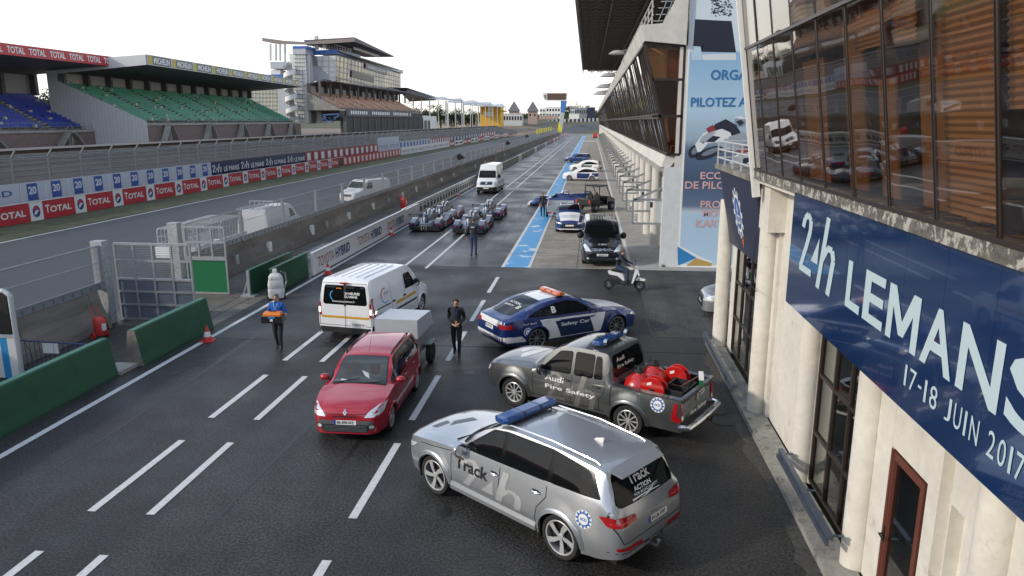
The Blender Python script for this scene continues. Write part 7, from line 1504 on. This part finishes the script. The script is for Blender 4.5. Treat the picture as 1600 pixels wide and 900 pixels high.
vs_t, fs_t = textbox('ACTION', 0, 0, .7, .13, bold=.01); c.decal(([(c.xf-.75-0*u+(.0-v), -.35+u) for u, v in vs_t], fs_t), 'T', 'lettering', N_, off=.010)
a = P(907,283); parked('white and blue saloon with a blue door panel, nearer of the far parked pair', W_, a.x+.1, a.y+1.1, R(172), [('L', ((1.7,.28),(3.0,.28),(3.2,.86),(1.7,.86)), N_), ('T', ((2.3,-.46),(3.5,-.44),(3.5,.44),(2.3,.46)), N_), ('T', ((.25,-.5),(1.35,-.62),(1.35,.62),(.25,.5)), N_), ('L', ((3.3,.5),(4.8,.5),(4.8,.9),(3.4,.9)), N_)])
a = P(915,269); parked('white coupe with dark bonnet behind the white and blue saloon', W_, a.x, a.y+1.6, R(165), [('L', ((1.7,.28),(3.0,.28),(3.2,.86),(1.7,.86)), M['dark']), ('T', ((.25,-.5),(1.35,-.62),(1.35,.62),(.25,.5)), PT['grey']), ('B', [(-.85,.36),(.85,.36),(.8,.62),(-.8,.62)], M['dark'])])
a = P(905,256); parked('dark blue car at the back of the far parked group', N_, a.x-.3, a.y+3.5, R(160), [('T', ((2.3,-.46),(3.5,-.44),(3.5,.44),(2.3,.46)), W_)])
a = P(1090,506); sc_ = parked('silver car nose showing behind the first cream pillar', PT['silver'], a.x+2.40, a.y+1.55, R(180), [], grp=None); sc_.decal(roundpoly([(-.45,.28),(.45,.28),(.42,.62),(-.42,.62)], .05), 'F', 'grille', M['black'], off=.012)
sc_.text('AUDI SPORT', -.4, .66, .4, .71, 'F', M['navy2'], off=.012)
# ---- white dropside truck with cages behind the mesh fence
tk = van('flatbed_truck', 'white flatbed truck carrying mesh cages, behind the fence', PT['white'], L=5.4, W=1.85, H=1.95, wb=3.2)
tk.S = tk.S
for ax in 'LR': tk.glass([(1.45,1.16),(2.2,1.16),(2.2,1.6),(1.80,1.58)], ax)
tk.wheels((6,.04,0), wd=.22, rimr=.6); tk.put(-18.3, 41.0, R(91))
tr_ = thing('cage_trailer', (-18.6,33.6,0), R(91), 'white low trailer with tubular mesh cages hitched behind the flatbed truck', 'trailer'); MB().box(-2.6,-.95,.55,2.6,.95,.62).box(-2.6,-.97,.62,2.6,-.93,1.05).box(-2.6,.93,.62,2.6,.97,1.05).box(-2.62,-.95,.62,-2.58,.95,1.05).build('bed', PT['white'], tr_)
cg = MB()
for x0, x1 in ((-2.5,-.1),(.1,2.5)):
    for y in (-.85,.85): cg.tube([(x0,y,.65),(x0,y,1.75),(x0+.1,y,1.85),(x1-.1,y,1.85),(x1,y,1.75),(x1,y,.65)], .03, 6)
    for i in range(9): x = x0+(x1-x0)*i/8; cg.beam((x,-.85,1.85),(x,.85,1.85),.02); cg.beam((x,-.85,.65),(x,-.85,1.85),.015); cg.beam((x,.85,.65),(x,.85,1.85),.015)
    for z in (.9,1.2,1.5): cg.beam((x0,-.85,z),(x1,-.85,z),.015); cg.beam((x0,.85,z),(x1,.85,z),.015); cg.beam((x0,-.85,z),(x0,.85,z),.015)
cg.build('cage', M['steel_l'], tr_)
for x in (-.4,.4):
    for y in (-1,1): MB().lathe([(0,-.1),(.3,-.1),(.3,.1),(0,.1)], 18, 'Y', (x,y*.85,.3)).build('wheel', M['rubber'], tr_, smooth=True, ang=30)
cg2 = MB()
for i in range(7): y = -.8+.27*i; cg2.beam((-2.4,y,1.95),(-.6,y,1.95),.03); cg2.beam((-.6,y,1.95),(-.6,y,2.2),.03)
cg2.beam((-.6,-.8,2.2),(-.6,.85,2.2),.04); o = cg2.build('load_rack', M['steel'], tk.root); o.location = (-.6,0,0)
# ---- grey box trailer behind the red car
t = thing('box_trailer', (0,0,0), 0, 'grey sheet metal box trailer with sloping lid behind the red car', 'trailer'); 
MB().box(-.95,-.62,.42,.75,.62,.95).build('body', mat('worn zinc', (.30,.31,.32), .5, .4, var=.25, vs_=5), t); MB().prism([(-1.0,.95),(-1.0,1.0),(-.75,1.42),(.80,1.50),(.80,.95)], -.66, .66, 'Y').build('lid', mat('pale zinc lid', (.50,.54,.57), .38, .15, var=.06, vs_=2), t)
MB().lathe([(0,-.09),(.16,-.09),(.17,-.07),(.28,-.09),(.30,-.06),(.30,.06),(.28,.09),(.17,.07),(.16,.09),(0,.09)], 22, 'Y', (-.1,.80,.30)).build('wheel', M['rubber'], t, smooth=True, ang=30); MB().lathe([(0,-.09),(.16,-.09),(.28,-.09),(.30,-.06),(.30,.06),(.28,.09),(.16,.09),(0,.09)], 22, 'Y', (-.1,-.80,.30)).build('wheel', M['rubber'], t, smooth=True, ang=30)
MB().beam((.75,0,.42),(1.9,0,.42),.07).beam((-.9,.5,.40),(.75,.5,.40),.05).box(-.4,.62,.60,.2,.9,.64).box(-1.02,.30,.5,-.98,.6,.62).build('chassis', M['steel_d'], t)
wpt = P(674,564); hd = cl.root.rotation_euler.z; d_ = Vector((math.cos(hd), math.sin(hd), 0)); n_ = Vector((-d_.y, d_.x, 0)); o_ = wpt-n_*.85+d_*.1; t.location = (o_.x, o_.y, 0); t.rotation_euler = (0,0,hd+R(-3)); t.location.x += .12; t.scale = (.9,.9,.94)
# ---- grey flat trailer on the apron
a = P(852,344); t = thing('flat_trailer', (a.x+.95,a.y+2.0,0), R(-88), 'low aluminium trailer standing behind the white and blue estate', 'trailer'); MB().box(-1.9,-.9,.55,1.9,.9,.62).box(-1.9,-.92,.62,1.9,-.88,.95).box(-1.9,.88,.62,1.9,.92,.95).box(1.88,-.9,.62,1.92,.9,.95).box(-1.92,-.9,.62,-1.88,.9,.95).build('bed', M['alu'], t)
for y in (-.95,.95): MB().lathe([(0,-.08),(.28,-.08),(.28,.08),(0,.08)], 16, 'Y', (0,y,.28)).build('wheel', M['rubber'], t, smooth=True, ang=30)
for y in (-.7,.7): MB().box(1.9,y-.12,.45,1.95,y+.12,.55).build('tail_lamp', M['lampred'], t)
# ---- open utility buggy
a, b = P(929,332), P(949,327); t = thing('utility_buggy', (a.x+.05,a.y+1.2,0), R(52), 'black open utility buggy with roof and cargo bed on the apron', 'buggy'); bk_ = M['dark']
MB().prism([(-1.5,.55),(-1.5,.95),(-.35,.95),(-.35,.55)], -.72, .72, 'Y').build('cargo_bed', bk_, t, fix=True); MB().prism([(.55,.5),(.55,1.0),(1.0,1.05),(1.5,.85),(1.55,.5)], -.68, .68, 'Y').build('bonnet', PT['black'], t, fix=True); MB().box(-.4,-.7,.42,.6,.7,.52).build('floor', bk_, t)
f = MB()
for y in (-.66,.66): f.tube([(-.35,y,.55),(-.40,y,1.85),(.45,y,1.88),(1.0,y,1.05)], .035, 7)
for x in (-.4,.45): f.tube([(x,-.66,1.86),(x,.66,1.86)], .03, 6)
f.build('roll_cage', M['black'], t, smooth=True); MB().box(-.48,-.70,1.88,.55,.70,1.93).build('roof', M['dark'], t)
for y in (-.3,.3): MB().box(-.2,y-.22,.6,.2,y+.22,.75).box(-.3,y-.22,.7,-.18,y+.22,1.25).blob((-.24,y,1.3),(.08,.13,.12)).build('seat', M['blackcloth'], t)
for y in (-.62,.62): MB().box(-1.52,y-.07,.70,-1.50,y+.07,.92).build('tail_lamp', M['redt'], t)
for x in (-.95,1.05):
    for y in (-.70,.70): w_ = MB().lathe([(0,-.12),(.16,-.10),(.30,-.13),(.34,-.10),(.34,.10),(.30,.13),(.16,.10),(0,.12)], 20, 'Y', (x,y,.34)).build('wheel', M['rubber'], t, smooth=True, ang=30); MB().lathe([(0,-.135),(.15,-.135),(.15,.135),(0,.135)], 12, 'Y', (x,y,.34)).build('rim', M['steel_d'], w_)
# ---- low racing prototypes
def racer(name, label, main, accent, grp=None):
    t = thing(name, (0,0,0), 0, label, 'race car', grp)
    def loft(rows, m_, nm, cap=True):
        b = MB(); n = len(rows[0][1]); vs = [(x, y, z) for x, pts in rows for y, z in pts]; b.add(vs, [(i*n+j,(i+1)*n+j,(i+1)*n+(j+1)%n,i*n+(j+1)%n) for i in range(len(rows)-1) for j in range(n)]+([tuple(range(n)), tuple((len(rows)-1)*n+j for j in range(n))[::-1]] if cap else [])); return b.build(nm, m_, t, smooth=True, ang=32, fix=True)
    def sec(w_, z0, z1, cy=0, r=.3): return [(cy-w_,z0),(cy-w_,z0+(z1-z0)*.6),(cy-w_*(1-r),z1),(cy+w_*(1-r),z1),(cy+w_,z0+(z1-z0)*.6),(cy+w_,z0)]
    loft([(2.3,sec(.35,.12,.30)),(2.0,sec(.42,.10,.42)),(1.2,sec(.45,.08,.56)),(.7,sec(.48,.08,.62)),(-.6,sec(.62,.08,.66)),(-1.6,sec(.50,.08,.60)),(-2.2,sec(.42,.10,.48))], main, 'body')
    for cy in (-.76,.76):
        loft([(2.2,sec(.20,.14,.32,cy)),(1.9,sec(.23,.12,.58,cy)),(1.45,sec(.24,.36,.72,cy)),(1.0,sec(.22,.14,.62,cy)),(.6,sec(.18,.10,.45,cy)),(-.5,sec(.22,.10,.50,cy)),(-.9,sec(.24,.14,.66,cy)),(-1.4,sec(.24,.36,.76,cy)),(-1.9,sec(.23,.18,.66,cy)),(-2.25,sec(.21,.25,.52,cy))], accent, 'fender')
    loft([(.75,sec(.30,.55,.62)),(.35,sec(.36,.55,.92)),(-.1,sec(.34,.55,1.00)),(-.9,sec(.18,.55,.90)),(-2.0,sec(.04,.45,.62))], main, 'cockpit'); loft([(.70,sec(.31,.60,.66)),(.36,sec(.365,.62,.90)),(.20,sec(.36,.66,.94))], M['glassk'], 'windscreen')
    for y in (-.14,.14): MB().tube([(-.15,y,.92),(-.25,y,1.12),(-.55,y,1.12),(-.8,y*.6,.88)], [.07,.10,.08,.03], 8).build('roll_hoop', PT['silver'], t, smooth=True)
    MB().prism([(-.9,.6),(-.9,.92),(-2.1,1.0),(-2.1,.55)], -.012, .012, 'Y').build('fin', main, t)
    wg = MB().prism([(-1.95,.985),(-2.3,1.04),(-2.31,1.06),(-1.95,1.01)], -.92, .92, 'Y').build('rear_wing', M['dark'], t)
    for y in (-.93,.93): MB().prism([(-1.85,.85),(-2.38,.88),(-2.38,1.10),(-1.85,1.06)], y-.01, y+.01, 'Y').build('end_plate', accent, wg)
    for y in (-.15,.15): MB().beam((-2.0,y,.55),(-2.1,y,1.0),.03,.10).build('wing_post', M['dark'], wg)
    MB().box(-2.32,-.95,.10,-1.5,.95,.16).box(-2.30,-.9,.16,-2.26,.9,.34).build('diffuser', M['black'], t); MB().box(2.0,-.95,.06,2.42,.95,.10).build('splitter', M['dark'], t)
    for y in (-.80,.80): MB().box(-2.285,y-.05,.40,-2.265,y+.05,.50).build('tail_lamp', M['lampred'], t)
    MB().beam((-2.25,0,.25),(-2.45,0,.25),.05).tube([(-2.4,-.15,.1),(-2.4,-.15,.4),(-2.4,.15,.4),(-2.4,.15,.1)], .015, 5).build('jack_bracket', M['steel_l'], t)
    for x in (1.45,-1.40):
        for y in (-.80,.80): w_ = MB().lathe([(0,-.15),(.23,-.15),(.33,-.14),(.345,-.10),(.345,.10),(.33,.14),(.23,.15),(0,.15)], 22, 'Y', (x,y,.345)).build('wheel', M['rubber'], t, smooth=True, ang=30); MB().lathe([(0,-.155),(.21,-.155),(.21,.155),(0,.155)], 14, 'Y', (x,y,.345)).build('rim', mat('dark alloy', (.24,.24,.25), .35, .4), w_)
    for cy, s_ in ((-.76,-1),(.76,1)): MB().quad((1.0,cy+s_*.235,.2),(-.4,cy+s_*.225,.2),(-.4,cy+s_*.225,.32),(1.0,cy+s_*.235,.4)).build('stripe', M['red'] if accent != M['white'] else N_, t)
    return t
pur = paint('indigo', (.014,.014,.075), .3, .3); sil2 = paint('dull silver', (.17,.185,.23), .5, .35)
r0 = racer('race_car', 'silver and indigo open race car nearest the white wall, second row from the front', sil2, pur, 'race cars lined up on the pit lane')
KIDS.clear()
a, b = P(639.5,362), P(689.6,362); r0.location = ((a.x+b.x)/2, a.y+2.3, 0); r0.rotation_euler = (0,0,R(89)); r0['label'] = 'silver and indigo open race car nearest the white wall, in the rear row'
for (p, q, lab) in (((706.7,366),(757,366),'silver and indigo open race car directly in front of the walking man'),((663,347),(712,347),'silver and indigo open race car, front left of the four'),((737,344),(783,344),'silver and indigo open race car, front right of the four')):
    a, b = P(*p), P(*q); dup(r0, ((a.x+b.x)/2, a.y+2.3, 0), R(90), lab)
r5 = racer('race_car', 'blue and white open race car parked across the blue stripe', N_, PT['blue']); a, b = P(842,322), P(903,322); r5.location = ((a.x+b.x)/2+.1, a.y+.9, 0); r5.rotation_euler = (0,0,R(176))
MB().quad((.4,.95,.2),(-.6,.95,.2),(-.6,.97,.42),(.4,.97,.42)).build('side_patch', M['white'], r5); MB().prism([(2.3,.05),(2.5,.05),(2.5,.25),(2.3,.25)], -.95, .95, 'Y').build('nose_tip', M['white'], r5)
# small red vehicle far down the lane
a = P(925,207); t = thing('far_cart', (1.4,300,0), R(90), 'tiny red cart at the far end of the pit lane', 'cart'); MB().box(-1.2,-.8,.4,1.2,.8,1.1).box(-.4,-.75,1.1,.8,.75,1.9).build('body', M['redt'], t); MB().box(-1.1,-.85,0,-.5,.85,.6).box(.5,-.85,0,1.1,.85,.6).build('wheels', M['black'], t)
# ------------------------------------------------------------ people
def seg_d(p, a, b): t = max(0, min(1, (p-a).dot(b-a)/max((b-a).length_squared,1e-9))); return (p-(a+(b-a)*t)).length
def person(label, loc, rz, J, top, legs, shoe=None, h=1.75, sleeves=True, bulk=1., hairc=None, group=None):
    """J overrides joints; x forward, y to the person's left; metres for a 1.75 m figure"""
    base = dict(pel=(0,0,.95), waist=(0,0,1.08), chest=(.0,0,1.30), nb=(-.01,0,1.46), neck=(.0,0,1.52), head=(.025,0,1.62), crown=(.02,0,1.70))
    for s, n in ((1,'l'),(-1,'r')):
        base.update({n+'sh':(-.01,s*.175,1.42), n+'el':(-.03,s*.24,1.14), n+'wr':(.05,s*.25,.90), n+'pa':(.07,s*.25,.82), n+'hip':(0,s*.09,.90), n+'kn':(.02,s*.10,.50), n+'an':(-.02,s*.10,.09), n+'to':(.14,s*.12,.035), n+'he':(-.06,s*.10,.04)})
    base.update(J); B = {k: Vector(v) for k, v in base.items()}; b = bulk
    rad = dict(pel=(.155*b,.115*b), waist=(.145*b,.105*b), chest=(.175*b,.12*b), nb=(.085,.075), neck=(.052,.055), head=(.078,.092), crown=(.060,.075))
    for n in 'lr': rad.update({n+'sh':(.072*b,.072*b), n+'el':(.050*b,.050*b), n+'wr':(.032,.030), n+'pa':(.040,.022), n+'hip':(.095*b,.10*b), n+'kn':(.062*b,.062*b), n+'an':(.043,.043), n+'to':(.042,.030), n+'he':(.040,.035)})
    names = list(B); idx = {n: i for i, n in enumerate(names)}; vs = [B[n] for n in names]; rs = [rad[n] for n in names]
    E_ = [('pel','waist'),('waist','chest'),('chest','nb'),('nb','neck'),('neck','head'),('head','crown')]
    for n in 'lr': E_ += [('chest',n+'sh'),(n+'sh',n+'el'),(n+'el',n+'wr'),(n+'wr',n+'pa'),('pel',n+'hip'),(n+'hip',n+'kn'),(n+'kn',n+'an'),(n+'an',n+'to'),(n+'an',n+'he')]
    es = [(idx[a],idx[c]) for a, c in E_]
    cats = []
    for a, c in E_:
        k = 0 if a in ('neck','head') or c == 'head' else 1
        if a[1:] in ('sh',): k = 1
        if a[1:] == 'el': k = 1 if sleeves else 0
        if a[1:] == 'wr': k = 0
        if a[1:] in ('hip','kn') or c[1:] == 'hip': k = 2
        if a[1:] == 'an': k = 3
        cats.append((B[a], B[c], k))
    # five fingers and a thumb's side branch on each palm
    for n, s in (('l',1),('r',-1)):
        d = (B[n+'pa']-B[n+'wr']).normalized(); sd = Vector((0,0,1)).cross(d); sd = sd.normalized() if sd.length > .2 else Vector((1,0,0)); cur = d.cross(sd).normalized()*(-s)
        for k, (o, L_) in enumerate(((-.030,.060),(-.010,.072),(.010,.068),(.029,.052),(.040,.048))):
            p0 = B[n+'pa']+sd*o*.8+d*(.012 if k < 4 else -.03); dd = d if k < 4 else (d*.6+sd*.9).normalized()
            p1 = p0+dd*L_*.55; p2 = p1+(dd*.8+cur*.5).normalized()*L_*.5; i0 = len(vs); vs += [p1, p2]; rs += [(.010,.010),(.008,.008)]; es += [(idx[n+'pa'], i0), (i0, i0+1)]; cats += [(p0,p2,0)]
    me = bpy.data.meshes.new('sk'); me.from_pydata(vs, es, []); o = bpy.data.objects.new('sk', me); COL.objects.link(o)
    md = o.modifiers.new('s', 'SKIN'); md.use_smooth_shade = True
    for i, r_ in enumerate(rs): me.skin_vertices[0].data[i].radius = r_
    me.skin_vertices[0].data[idx['pel']].use_root = True
    sb = o.modifiers.new('b', 'SUBSURF'); sb.levels = 2; sb.render_levels = 2
    bpy.context.view_layer.update(); m2 = bpy.data.meshes.new_from_object(o.evaluated_get(bpy.context.evaluated_depsgraph_get())); bpy.data.objects.remove(o)
    for m_ in (M['skin'], top, legs, shoe or M['black']): m2.materials.append(m_)
    for p in m2.polygons:
        c = p.center; k = min(cats, key=lambda q: seg_d(c, q[0], q[1]))[2]
        if k == 0 and (c-B['neck']).length < .09 and c.z < B['neck'].z-.005: k = 1
        if k == 1 and c.z < B['pel'].z-.06 and (B['pel']-c).length < .3: k = 2
        p.material_index = k
    sc = h/1.75; t = thing('person', loc, rz, label, 'person', group, sc=sc); ob = bpy.data.objects.new('body', m2); COL.objects.link(ob); ob.parent = t
    m2.polygons.foreach_set('use_smooth', [True]*len(m2.polygons))
    hd = B['head']; hb = MB(); hb.blob((hd.x-.022,hd.y,hd.z+.035), (.098,.088,.088), 14, 10); hb.v = [(x if x < hd.x+.045 or z > hd.z+.085 else hd.x+.045, y, max(z, hd.z-.03 if x < hd.x else hd.z+.055)) for x,y,z in hb.v]; hb.build('hair', hairc or M['hair'], t, smooth=True, ang=None)
    f = MB(); f.blob((hd.x+.093,hd.y,hd.z-.005), (.018,.012,.022), 8, 6)
    for s in (1,-1): f.blob((hd.x-.005,hd.y+s*.083,hd.z), (.018,.010,.028), 8, 6)
    f.build('nose_and_ears', M['skin'], t, smooth=True); e = MB()
    for s in (1,-1): e.blob((hd.x+.080,hd.y+s*.030,hd.z+.018), (.008,.011,.006), 8, 5)
    e.build('eyes', M['dark'], t); MB().box(hd.x+.078,hd.y-.022,hd.z-.048,hd.x+.090,hd.y+.022,hd.z-.042).build('mouth', mat('lip', (.25,.09,.07), .5), t)
    return t, B
def face(px, py_, tx, ty): pass
# man carrying the tool box
q = P(437,547); ang = R(-84)
J = dict(lel=(.02,.27,1.13), lwr=(.26,.24,1.06), lpa=(.33,.21,1.03), rel=(.02,-.27,1.13), rwr=(.26,-.24,1.06), rpa=(.33,-.21,1.03), lkn=(.10,.09,.50), lan=(.06,.08,.10), lto=(.22,.10,.035), lhe=(.02,.08,.04), rkn=(.0,-.09,.50), ran=(-.14,-.08,.12), rto=(.0,-.09,.035), rhe=(-.19,-.08,.07))
t, B = person('man in a blue T shirt with a lanyard carrying a black and orange tool box', (q.x,q.y,0), ang, J, M['blueshirt'], mat('dark trousers', (.022,.025,.035), .8), h=1.72, sleeves=False, bulk=1.08, hairc=mat('grey hair', (.12,.11,.10), .8))
MB().tube([(.02,.07,1.50),(.13,.04,1.40),(.15,.0,1.28),(.13,-.04,1.40),(.02,-.07,1.50)], .010, 5).build('lanyard', mat('light blue ribbon', (.25,.55,.80), .6), t)
tb = thing('tool_box', (q.x+.36*math.cos(ang), q.y+.36*math.sin(ang), .96), ang, 'black tool box with an orange lid held by the man in blue', 'tool box')
MB().prism([(-.15,0),(.15,0),(.17,.20),(-.17,.20)], -.30, .30, 'Y').build('case', M['dark'], tb, fix=True); MB().prism([(-.15,.20),(.15,.20),(.15,.25),(.10,.30),(-.10,.30),(-.15,.25)], -.24, .24, 'Y').build('lid', M['orange'], tb, fix=True)
MB().tube([(0,-.08,.30),(0,-.08,.325),(0,.08,.325),(0,.08,.30)], .014).build('handle', M['dark'], tb); MB().box(.155,-.10,.15,.175,.10,.20).build('latch', mat('bright blue clip', (.02,.25,.65), .4), tb); MB().box(.166,-.04,.06,.174,.04,.13).build('label', M['white'], tb)
# man in black jacket, hands together, walking
q = P(714,557); J = dict(lel=(-.05,.235,1.15), lwr=(.17,.10,1.04), lpa=(.22,.03,1.02), rel=(-.05,-.235,1.15), rwr=(.17,-.10,1.02), rpa=(.22,-.02,.99), lkn=(.12,.09,.50), lan=(.12,.08,.09), lto=(.28,.10,.035), lhe=(.08,.08,.04), rkn=(-.02,-.09,.50), ran=(-.22,-.08,.13), rto=(-.08,-.09,.04), rhe=(-.27,-.08,.10))
t, B = person('man in a black jacket walking with his hands together beside the dashed line', (q.x,q.y,0), R(-86), J, M['blackcloth'], mat('navy trousers', (.016,.018,.028), .85), h=1.72, bulk=1.05)
MB().prism([(.085,1.44),(.135,1.30),(.14,1.20),(.11,1.46)], -.045, .045, 'Y').build('shirt_front', M['navy2'], t)
# man seen from behind
q = P(740,401); J = dict(lel=(-.06,.28,1.15), lwr=(.0,.31,.90), lpa=(.02,.31,.83), rel=(-.04,-.28,1.15), rwr=(.05,-.30,.90), rpa=(.07,-.30,.83), lkn=(.05,.08,.50), lan=(-.08,.08,.10), lto=(.08,.09,.035), lhe=(-.13,.08,.05), rkn=(.08,-.09,.50), ran=(.08,-.09,.09), rto=(.24,-.10,.035), rhe=(.04,-.09,.04))
t, B = person('man in navy jacket and jeans seen from behind on the pit lane', (q.x,q.y,0), R(86), J, M['jacket'], M['denim'], h=1.95, bulk=1.02, hairc=mat('brown hair', (.10,.065,.04), .8))
m = MB(); letters(m, 'RACE', 0,0,1,1, lambda u,v: (-.132, .08-.16*u, 1.33+.035*v)) if 0 else m.box(-.134,-.08,1.33,-.130,.08,1.36); m.build('back_print', M['white'], t)
# figure at the blue stripe
q = P(848,338); person('person in dark jacket with light print standing at the blue stripe', (q.x,q.y,0), R(-80), dict(lkn=(.03,.12,.50), rkn=(.0,-.12,.50)), M['jacket'], M['blackcloth'], h=1.66, bulk=1.1)
# scooter and its rider
a, b = P(949.5,451), P(1000.5,454); d = (b-a); L = 1.22; c0 = (a+b)/2; rz = math.atan2(d.y,d.x)
sc2 = thing('scooter', (c0.x,c0.y,0), rz, 'white motor scooter crossing the lane in front of the black van', 'scooter'); r = .225
for x in (-L/2, L/2): w_ = MB().lathe([(.12,-.045),(r-.03,-.05),(r,-.025),(r,.025),(r-.03,.05),(.12,.045)], 24, 'Y', (x,0,r)).build('wheel', M['rubber'], sc2, smooth=True, ang=35); g = MB().lathe([(.13,-.03),(.11,-.035),(.11,.035),(.13,.03)], 20, 'Y', (x,0,r)); [g.beam((x,0,r),(x+.115*math.cos(k*2.09+.3),0,r+.115*math.sin(k*2.09+.3)),.03,.04) for k in range(3)]; g.build('rim', M['steel_d'], w_)
wb2_ = PT['white']
MB().prism([(-.66,.74),(-.60,.62),(-.25,.56),(-.05,.40),(.02,.40),(-.02,.55),(-.12,.68),(-.45,.76)], -.11, .11, 'Y').build('tail_body', wb2_, sc2, fix=True); MB().prism([(-.52,.76),(-.12,.69),(-.04,.74),(-.15,.80),(-.48,.83)], -.12, .12, 'Y').build('seat', M['blackcloth'], sc2, fix=True)
MB().prism([(-.10,.28),(.30,.26),(.42,.40),(.46,.40),(.34,.20),(-.10,.20)], -.14, .14, 'Y').build('footboard', M['dark'], sc2, fix=True); MB().prism([(.30,.30),(.36,.30),(.52,.72),(.56,.62),(.60,.60),(.50,.90),(.44,.90)], -.15, .15, 'Y').build('front_shield', wb2_, sc2, fix=True)
MB().prism([(.45,.42),(.80,.40),(.84,.47),(.62,.52),(.52,.55)], -.06, .06, 'Y').build('mudguard', wb2_, sc2, fix=True)
MB().beam((.44,0,.92),(L/2,.0,r),.05).beam((L/2-.03,-.07,.5),(L/2,-.07,r),.03).beam((L/2-.03,.07,.5),(L/2,.07,r),.03).build('fork', M['dark'], sc2); MB().tube([(.36,-.32,.98),(.42,-.1,.96),(.42,.1,.96),(.36,.32,.98)], .016).build('handlebar', M['black'], sc2)
MB().prism([(.38,.90),(.50,.88),(.52,.97),(.42,1.0)], -.09, .09, 'Y').build('head_cowl', wb2_, sc2, fix=True); MB().box(-.55,-.09,.22,-.15,.09,.42).box(-.75,.10,.28,-.30,.17,.36).build('engine', M['dark'], sc2); MB().beam((.40,.25,1.0),(.38,.3,1.12),.012).blob((.38,.31,1.14),(.02,.06,.035)).build('mirror', M['dark'], sc2)
J = dict(pel=(-.30,0,.92), waist=(-.27,0,1.04), chest=(-.20,0,1.24), nb=(-.13,0,1.37), neck=(-.10,0,1.43), head=(-.05,0,1.52), crown=(-.06,0,1.60), lsh=(-.17,.18,1.33), rsh=(-.17,-.18,1.33), lel=(.06,.25,1.12), rel=(.06,-.25,1.12), lwr=(.28,.27,1.01), rwr=(.28,-.27,1.01), lpa=(.36,.27,.99), rpa=(.36,-.27,.99),
  lhip=(-.28,.10,.88), rhip=(-.28,-.10,.88), lkn=(.14,.15,.78), rkn=(.14,-.15,.78), lan=(.10,.13,.36), ran=(.10,-.13,.36), lto=(.26,.13,.31), rto=(.26,-.13,.31), lhe=(.06,.13,.30), rhe=(.06,-.13,.30))
person('man in navy jacket and jeans riding the white scooter', (c0.x,c0.y,.0), rz, J, M['jacket'], M['denim'], h=1.75, hairc=mat('brown hair', (.10,.065,.04), .8))
